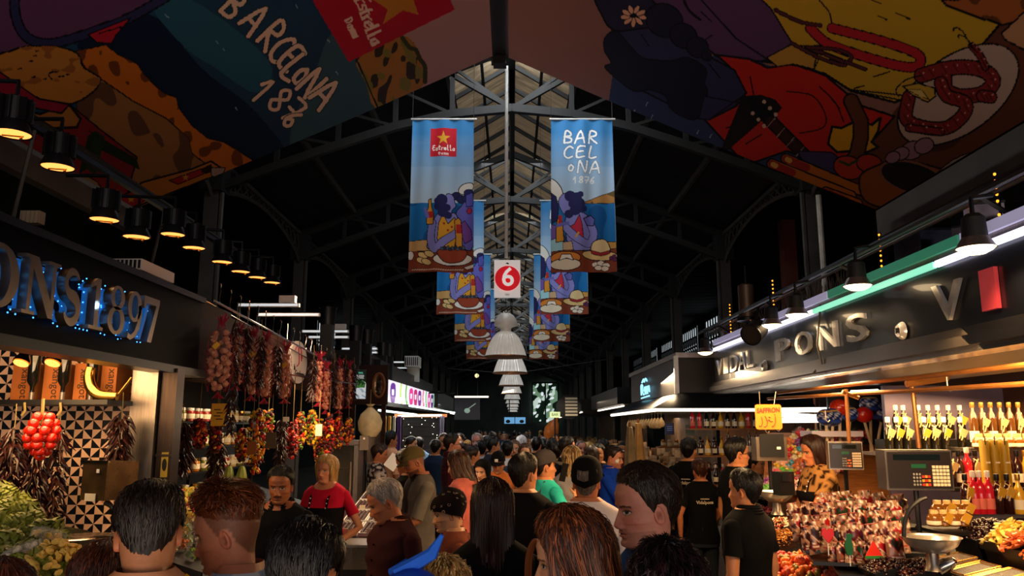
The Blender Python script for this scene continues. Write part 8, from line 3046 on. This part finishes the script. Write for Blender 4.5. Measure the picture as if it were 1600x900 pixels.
# ---- nearest row
person(240, 744, 2.12, 8, 'person with dark short hair and yellow shirt, seen from behind at lower left', TAN, ('short', DKB), '#e8b81c', lod=2, hyaw=14, roll=-3, th=.016, pitch=28, extra=('neckband',))
person(380, 750, 2.5, 92, 'young person with auburn quiff and shaved sides, pale blue shirt, in left profile', RED_, ('quiff', AUB), '#c8d4e4', lod=2, pitch=14, lift=.016, pat=('f', '#8aa4cc', .8), face=dict(scalp='#5a3824', brow='#5a3018', iris='#3a2a1c'), extra=('neckband',))
person(468, 806, 1.86, -6, 'person with cropped black hair seen from above and behind, bottom left of centre', TAN, ('short', BLK), '#16161a', lod=2, th=.013, pitch=20)
person(617, 744, 4.5, 128, 'older grey haired person in a dark maroon buttoned shirt looking down', '#c87a54', ('short', GRY), '#3a1c20', 'long', lod=2, pitch=24, hyaw=-26, belly=.03, face=dict(scalp='#b08a78', brow='#8a7a70', lips='#a05a48'), extra=('collar', 'buttons'), arms=(ARM0, ARM0))
person(1017, 723, 2.6, 98, 'person with short dark hair in a royal blue shirt, large left profile', '#c88470', ('short', '#20150f'), '#1c4488', lod=2, pitch=6, hyaw=6, th=.017, belly=.04, face=dict(beard='#8a5c50', bk=.45, brow='#20140e', lips='#a04c44'), extra=('neckband',))
person(906, 795, 2.2, 84, 'person with long wavy brown hair in left profile, in front of the blue shirt', FAIR, ('long', '#35190f'), '#141216', lod=2, fem=True, pitch=8, Lh=.22, th=.026, wave=.006, streak='#7a4020', face=dict(brow='#3a2014', lips='#a85850'))
person(770, 745, 3.3, 4, 'person with long straight dark hair and black top, seen from behind at centre', FAIR, ('long', '#180e0c'), '#0c0c0e', 'long', lod=2, fem=True, Lh=.22, th=.013, streak='#3a2018')
person(1043, 854, 1.98, 10, 'person with curly black hair, only the crown in view at the bottom edge', TAN, ('curly', '#0f0a0c'), '#101014', lod=2, th=.03, lift=.01, streak='#2a1418')
person(694, 866, 2.5, 15, 'child with tousled blonde hair at the bottom edge', FAIR, ('curly', '#8a6030'), '#4a4a5a', lod=2, th=.02, streak='#d8b070', fem=True)
person(158, 846, 2.5, -20, 'person with brown hair and sunglasses pushed up, lower left beside the yellow shirt', FAIR, ('long', '#3a1a10'), '#1a1616', lod=2, fem=True, Lh=.15, th=.02, pitch=6, extra=('shades',), streak='#6a3420')
person(4, 872, 2.0, 20, 'person with auburn hair cut off by the lower left corner', FAIR, ('long', '#4a2214'), '#2a1a18', lod=1, fem=True, Lh=.12)
r0, hm0, bs0 = person(642, 880, 1.8, 0, 'child in a bright blue hood at the bottom edge', FAIR, None, '#1648c0', 'long', cap=('hijab', '#1c50d0'), lod=1, fem=True)
e = MB(lin('#2c68e0'))
e.xf = hm0
e.tube([(-.04, .0, .235), (.0, .01, .255), (.05, .0, .285), (.075, -.01, .33)], [.02, .018, .016, .005], 8)
e.tube([(-.05, .02, .235), (-.02, .05, .25), (.02, .07, .235)], [.014, .016, .008], 8)
e.build('hood_ties', M_cloth, r0)
# ---- second row
person(442, 727, 5.3, 172, 'person with short black hair, moustache and black polo facing us', '#9a5a38', ('short', BLK), '#0c0c10', lod=2, hyaw=10, dip=.05, pitch=8, face=dict(moust=1, brow='#0c0808', lips='#8a4a3c', beard='#6a3c28', bk=.35), extra=('collar',), arms=(fwd(.23, 1.12, .16, .22, 1.02), fwd(.23, 1.12, .16, .22, 1.02)))
person(512, 711, 7.1, 166, 'blonde vendor in a magenta shirt and black overall apron, hand on hip', '#d08a68', ('bob', '#b88a4c'), '#c01838', lod=2, fem=True, hyaw=-6, Lh=-.01, th=.024, w=1.12, belly=.05, dip=.06, streak='#dcb878', face=dict(brow='#8a6038', lips='#b0605a', iris='#3a4a5a'), extra=('apron',), arms=(((.34, -.02, 1.12), (.19, .10, 1.0), .9), ((.27, .0, 1.12), (.24, .14, .94), .5)))
person(657, 692, 7.0, 112, 'bearded person in a flat olive cap, sunglasses on the brow and grey raglan shirt', '#9a5c3c', None, '#1e1418', 'half', lod=2, pitch=26, pat=('side', '#5a5450'), scols='#6a645c', cap=('flat', '#5c5030', '#4a4028'), belly=.05, w=1.08, face=dict(beard='#2a1a14', bk=.8, brow='#1a100c', scalp='#6a4634'), extra=('shades',), arms=(((.2, .08, 1.14), (.12, .3, 1.08), .7), ((.22, .06, 1.12), (.1, .3, 1.06), .7)))
person(590, 693, 10.3, -78, 'person with short brown hair in a dark floral blouse reading a sheet', '#b87450', ('short', '#2c1710'), '#2a2024', 'half', lod=1, fem=True, th=.022, pat=('f', '#b8a8a0', 1.0), pitch=12, arms=(((.2, .08, 1.14), (.1, .26, 1.12), .7), ((.2, .08, 1.14), (.1, .27, 1.14), .7)))
sh = PY(614, 722, 10.0)
r = E('paper_sheet', tuple(sh))
T(r, 'white paper sheet held by the person in the floral blouse', 'paper')
MB().box((0, 0, 0), (.15, .004, .2), M=Matrix.Rotation(.6, 3, 'Y') @ Matrix.Rotation(-.5, 3, 'X')).build('sheet', M_white, r)
person(610, 673, 12.3, -50, 'tall person with black hair in a peach shirt, seen from behind', TAN, ('short', BLK), '#f0b088', lod=1, w=1.05, sleeve='half')
person(640, 700, 7.5, 60, 'person in a black sleeveless top and dark hair behind the olive cap', '#a86a48', ('up', BLK), '#0e0c10', None, lod=1, fem=True, pitch=15, arms=(((.21, .04, 1.13), (.12, .24, 1.06), .7), ((.21, .04, 1.13), (.12, .24, 1.06), .7)))
person(706, 677, 10.4, -78, 'person with glasses and a dark red checked shirt, turned right', RED_, ('short', DKB), '#4a1c24', 'half', lod=1, pat=('plaid', '#1c1420'), face=dict(beard='#7a4c3c', bk=.4), extra=('glasses', 'collar'))
person(722, 703, 7.4, 82, 'person with long brown hair and salmon pink top looking down left', FAIR, ('long', '#2c1810'), '#e0786c', 'half', lod=1, fem=True, pitch=14, Lh=.3, th=.02, streak='#6a4424', extra=('hoodie',))
person(757, 714, 8.4, 152, 'person in a black headscarf looking down, behind the long dark hair', FAIR, None, '#0c0b0e', 'long', cap=('hijab', '#0b0a0d'), lod=1, fem=True, pitch=14, face=dict(lips='#a05a50'))
person(779, 704, 9.2, 172, 'person in a black cap with a white badge and orange top', TAN, ('short', BLK), '#d0763c', lod=1, cap=('cap', '#0e0e14'), pitch=14, extra=('badge',))
person(708, 764, 4.7, 104, 'person in a dark patterned head wrap and black scarf in left profile', FAIR, None, '#8a4a38', 'half', cap=('wrap', '#1a1314'), lod=2, fem=True, pitch=12, extra=('hoodie', 'scarf'), face=dict(lips='#b06058'))
person(818, 707, 5.2, -24, 'person with thick dark hair in a black T-shirt, seen from behind right of centre', TAN, ('short', '#140d0a'), '#0d0d10', lod=2, hyaw=-16, th=.014, extra=('neckband',))
person(850, 702, 7.0, -58, 'person in a grey cap and turquoise T-shirt holding up a phone', TAN, ('short', DKB), '#2cb8b0', lod=1, cap=('cap', '#3a3638'), hyaw=-10, extra=('backpack',), arms=(((.2, .1, 1.16), (.08, .3, 1.28), .9), ((.22, .12, 1.16), (.06, .3, 1.34), .9)))
ph = PY(881, 738, 6.7)
r = E('phone', tuple(ph))
T(r, 'black phone held up by the person in turquoise', 'phone')
MB().box((0, 0, 0), (.075, .012, .15), M=Matrix.Rotation(.25, 3, 'Y') @ Matrix.Rotation(.9, 3, 'Z')).build('phone_case', M_black, r)
MB().box((-.0, .008, 0), (.066, .003, .135), M=Matrix.Rotation(.25, 3, 'Y') @ Matrix.Rotation(.9, 3, 'Z')).build('screen', mat('dark_screen', '#181c20', .1), r)
person(916, 711, 4.7, -14, 'older person in a backwards black cap and white shirt, seen from behind', '#b8704c', ('short', '#6a5a50'), '#d8ccd0', 'half', lod=2, cap=('backcap', '#0c0b0d'), th=.008, w=1.06, extra=('strap',))
person(893, 697, 8.2, -24, 'person with streaked blonde hair and a pale grey jacket', FAIR, ('long', '#5a3c20'), '#a8a4a8', 'long', lod=1, fem=True, Lh=.03, th=.024, streak='#e0bc80', extra=('jacket',))
person(955, 695, 8.7, -112, 'person in a bright blue jacket with sunglasses on the hair, eating', RED_, ('short', '#20140e'), '#1440b4', 'long', lod=1, face=dict(beard='#6a4436', bk=.5), extra=('shades', 'jacket', 'hoodie'), pitch=8, arms=(ARM0, ((.22, .14, 1.18), (.05, .19, 1.44), 1.1)))
# ---- stall staff
ro, hmo, bso = person(1093, 716, 8.3, 4, 'stall worker with a bun, black shirt lettered Vidalpons on the back', '#b87048', ('up', '#3a1c10'), '#0b0b0d', lod=2, fem=True, extra=('backprint',), arms=(((.25, .0, 1.14), (.24, .04, .9), .6), ((.22, .05, 1.13), (.16, .22, 1.0), .6)))
person(1150, 684, 7.4, -72, 'stall worker with glasses and black shirt, turned right', TAN, ('short', BLK), '#0b0b0d', lod=2, th=.02, extra=('glasses', 'neckband'), hyaw=-6)
person(1163, 733, 4.95, 40, 'young stall worker in black with short black hair, seen from behind', TAN, ('short', BLK), '#0b0b0e', lod=2, th=.018, extra=('collar',), hyaw=8)
person(1075, 684, 9.0, -30, 'stall worker in lettered black shirt, farthest of the staff', TAN, ('short', BLK), '#0b0b0d', lod=1, extra=('backprint',))
person(1178, 708, 8.9, -110, 'person in black half hidden behind the worker with glasses', TAN, ('short', BLK), '#121014', lod=1)
person(1274, 679, 7.15, 98, 'seller with a brown bob, leopard sleeves and black apron reaching over the sweets', '#c47a50', ('bob', '#2c1610'), '#a87844', 'short', lod=2, fem=True, pitch=10, Lh=.02, th=.018, pat=('f', '#2c1a10', .9), extra=('apron',), arms=(((.20, .16, 1.16), (.12, .38, 1.02), .7), ((.20, .10, 1.12), (.10, .30, .96), .7)))
# ---- middle of the crowd
CR = [(642, 681, 13.2, -90, FAIR, ('up', DKB), '#c89a70', True, 'person with pinned up dark hair beside the black shutter', ()),
  (655, 682, 14.1, 30, FAIR, ('short', BLK), '#8ab0d8', False, 'person with dark hair and pale blue collar before the shutter', ()),
  (718, 676, 14.9, 160, FAIR, ('short', DKB), '#3a3a44', False, 'person facing us near the pale wall beside the shutter', ()),
  (728, 693, 10.8, 140, FAIR, ('long', '#2c1a12'), '#5a2c30', True, 'person with brown fringe partly behind the checked shirt', ()),
  (738, 697, 10.1, -70, '#b87a58', ('short', DKB), '#2a2a30', False, 'person with dark hair behind the salmon pink top, turned right', ()),
  (746, 676, 12.6, 170, '#d08a80', ('receding', '#8a7a70'), '#20242c', False, 'pink faced balding person deep in the left crowd', ()),
  (760, 680, 13.2, -86, TAN, ('short', BLK), '#181a20', False, 'dark haired person in profile left of the pendant row', ()),
  (770, 683, 12.0, -60, TAN, ('short', BLK), '#2c3444', False, 'tall dark haired person behind the black cap', ('backpack',)),
  (752, 688, 12.4, 10, TAN, ('short', BLK), '#c4ccdc', False, 'person in pale shirt seen from behind, left crowd', ()),
  (792, 688, 11.2, 0, TAN, ('short', BLK), '#c8d0e0', False, 'person in pale blue shirt with backpack straps at centre', ('backpack',)),
  (804, 687, 12.4, 178, FAIR, ('long', '#6a4a30'), '#3a2c30', True, 'fair person facing us with dark glasses at centre', ('glasses',)),
  (820, 692, 10.7, 176, FAIR, ('long', '#4a3020'), '#4a3438', True, 'fair faced person with brown hair facing us, above the black T-shirt', ()),
  (815, 680, 13.8, 20, FAIR, ('short', DKB), '#50545c', False, 'person in a white cap in the far crowd', ('WC',)),
  (838, 682, 12.6, -20, TAN, ('short', BLK), '#1c1c22', False, 'dark haired person right of the white cap', ()),
  (848, 687, 12.7, 30, TAN, ('short', BLK), '#22262e', False, 'dark haired person behind the grey cap', ()),
  (862, 684, 12.0, -10, TAN, ('long', BLK), '#1a1618', True, 'person with long black hair behind the grey cap', ()),
  (872, 691, 10.8, -30, TAN, ('short', DKB), '#1c2434', False, 'person in dark checked shirt left of the streaked blonde hair', ()),
  (885, 682, 10.0, -82, RED_, ('short', DKB), '#16161a', False, 'dark haired person in right profile above the streaked blonde hair', ()),
  (908, 688, 13.0, 176, '#c08070', ('receding', '#6a5a50'), '#2a2024', False, 'balding reddish person facing us in the right crowd', ()),
  (924, 696, 9.5, -4, FAIR, ('long', '#38251a'), '#2c2024', True, 'person with straight brown hair seen from behind, by the blue jacket', ()),
  (935, 693, 10.3, 150, BRN, ('short', BLK), '#1c181c', False, 'dark complexioned person between brown hair and blue jacket', ()),
  (943, 686, 12.1, 0, TAN, ('short', BLK), '#201c22', False, 'dark haired person above the blue jacket', ()),
  (975, 690, 11.9, 140, BRN, ('short', BLK), '#5a2426', False, 'person in dull red beside the closed tan parasol', ())]
for (px, top, Y, yaw, sk_, hr_, sh_c, fem_, lb, ex_) in CR:
 if 'WC' in ex_:
  person(px, top, Y, yaw, lb, sk_, hr_, sh_c, lod=0, cap=('cap', '#dfe0ea'), fem=fem_)
 else:
  person(px, top, Y, yaw, lb, sk_, hr_, sh_c, lod=1 if Y < 12.5 else 0, fem=fem_, extra=ex_, sleeve='half', Lh=.16, hyaw=R.uniform(-15, 15))
gp = random.Random(23)
used_xy = []
for i in range(38):
 for _ in range(60):
  Y, x = 12 + i * .72 + gp.uniform(-.3, .3), gp.uniform(-1.4, 1.4)
  if all((x - a) ** 2 + (Y - c) ** 2 > .3 for a, c in used_xy) and all(abs(x - (p[0] - 800) / F * p[2]) + abs(Y - p[2]) > .8 for p in CR):
   break
 used_xy.append((x, Y))
 H = gp.uniform(1.6, 1.82)
 q = proj(np.array([x, Y, H]))
 fm = gp.random() < .45
 cl = gp.choice(['#17171c', '#22262e', '#3a2c2c', '#5a5c66', '#8a2c34', '#20304c', '#c8c4c0', '#4a3a30'])
 hc = gp.choice([BLK, BLK, DKB, DKB, MDB, '#5a3a20', BLD])
 person(float(q[0]), float(q[1]), Y, gp.choice([0, 0, 10, -15, 160, 175, -170, 90, -80]), 'small far figure in the packed aisle under the pendant lamps', gp.choice([FAIR, TAN, BRN]), (gp.choice(['long', 'up']) if fm else 'short', hc), cl, lod=0, fem=fm, sleeve='half', Lh=.15, group='far figures in the packed aisle')
# handbag loops of the long haired person at centre
r = E('shoulder_bag', (.13, 2.8, 1.05))
T(r, 'tan leather shoulder bag handles beside the long dark hair', 'bag')
MB().tube([PY(*q, 2.75) for q in smooth_pts([(822, 912), (824, 870), (833, 846), (842, 850), (846, 880), (840, 915)], 5, False)], .007, 6).build('handle', mat('tan_leather', '#8a4c24', .4), r, True)
MB().tube([PY(*q, 2.78) for q in smooth_pts([(828, 912), (829, 872), (836, 850), (843, 858), (848, 885), (846, 915)], 5, False)], .007, 6).build('handle', mat('tan_leather', '#8a4c24', .4), r, True)
q = PY(838, 935, 2.76)
MB().box(q + Vector((0, 0, -.12)), (.10, .24, .24)).build('bag_body', mat('tan_leather', '#8a4c24', .4), r, True)
r = E('snack', tuple(PY(964, 721, 8.42)))
T(r, 'small pale snack in the hand of the person in the blue jacket', 'snack')
MB().ball((0, 0, 0), (.025, .02, .02), 10, 7).ball((.012, 0, .012), (.014, .014, .014), 8, 6).build('bite', M_white, r)
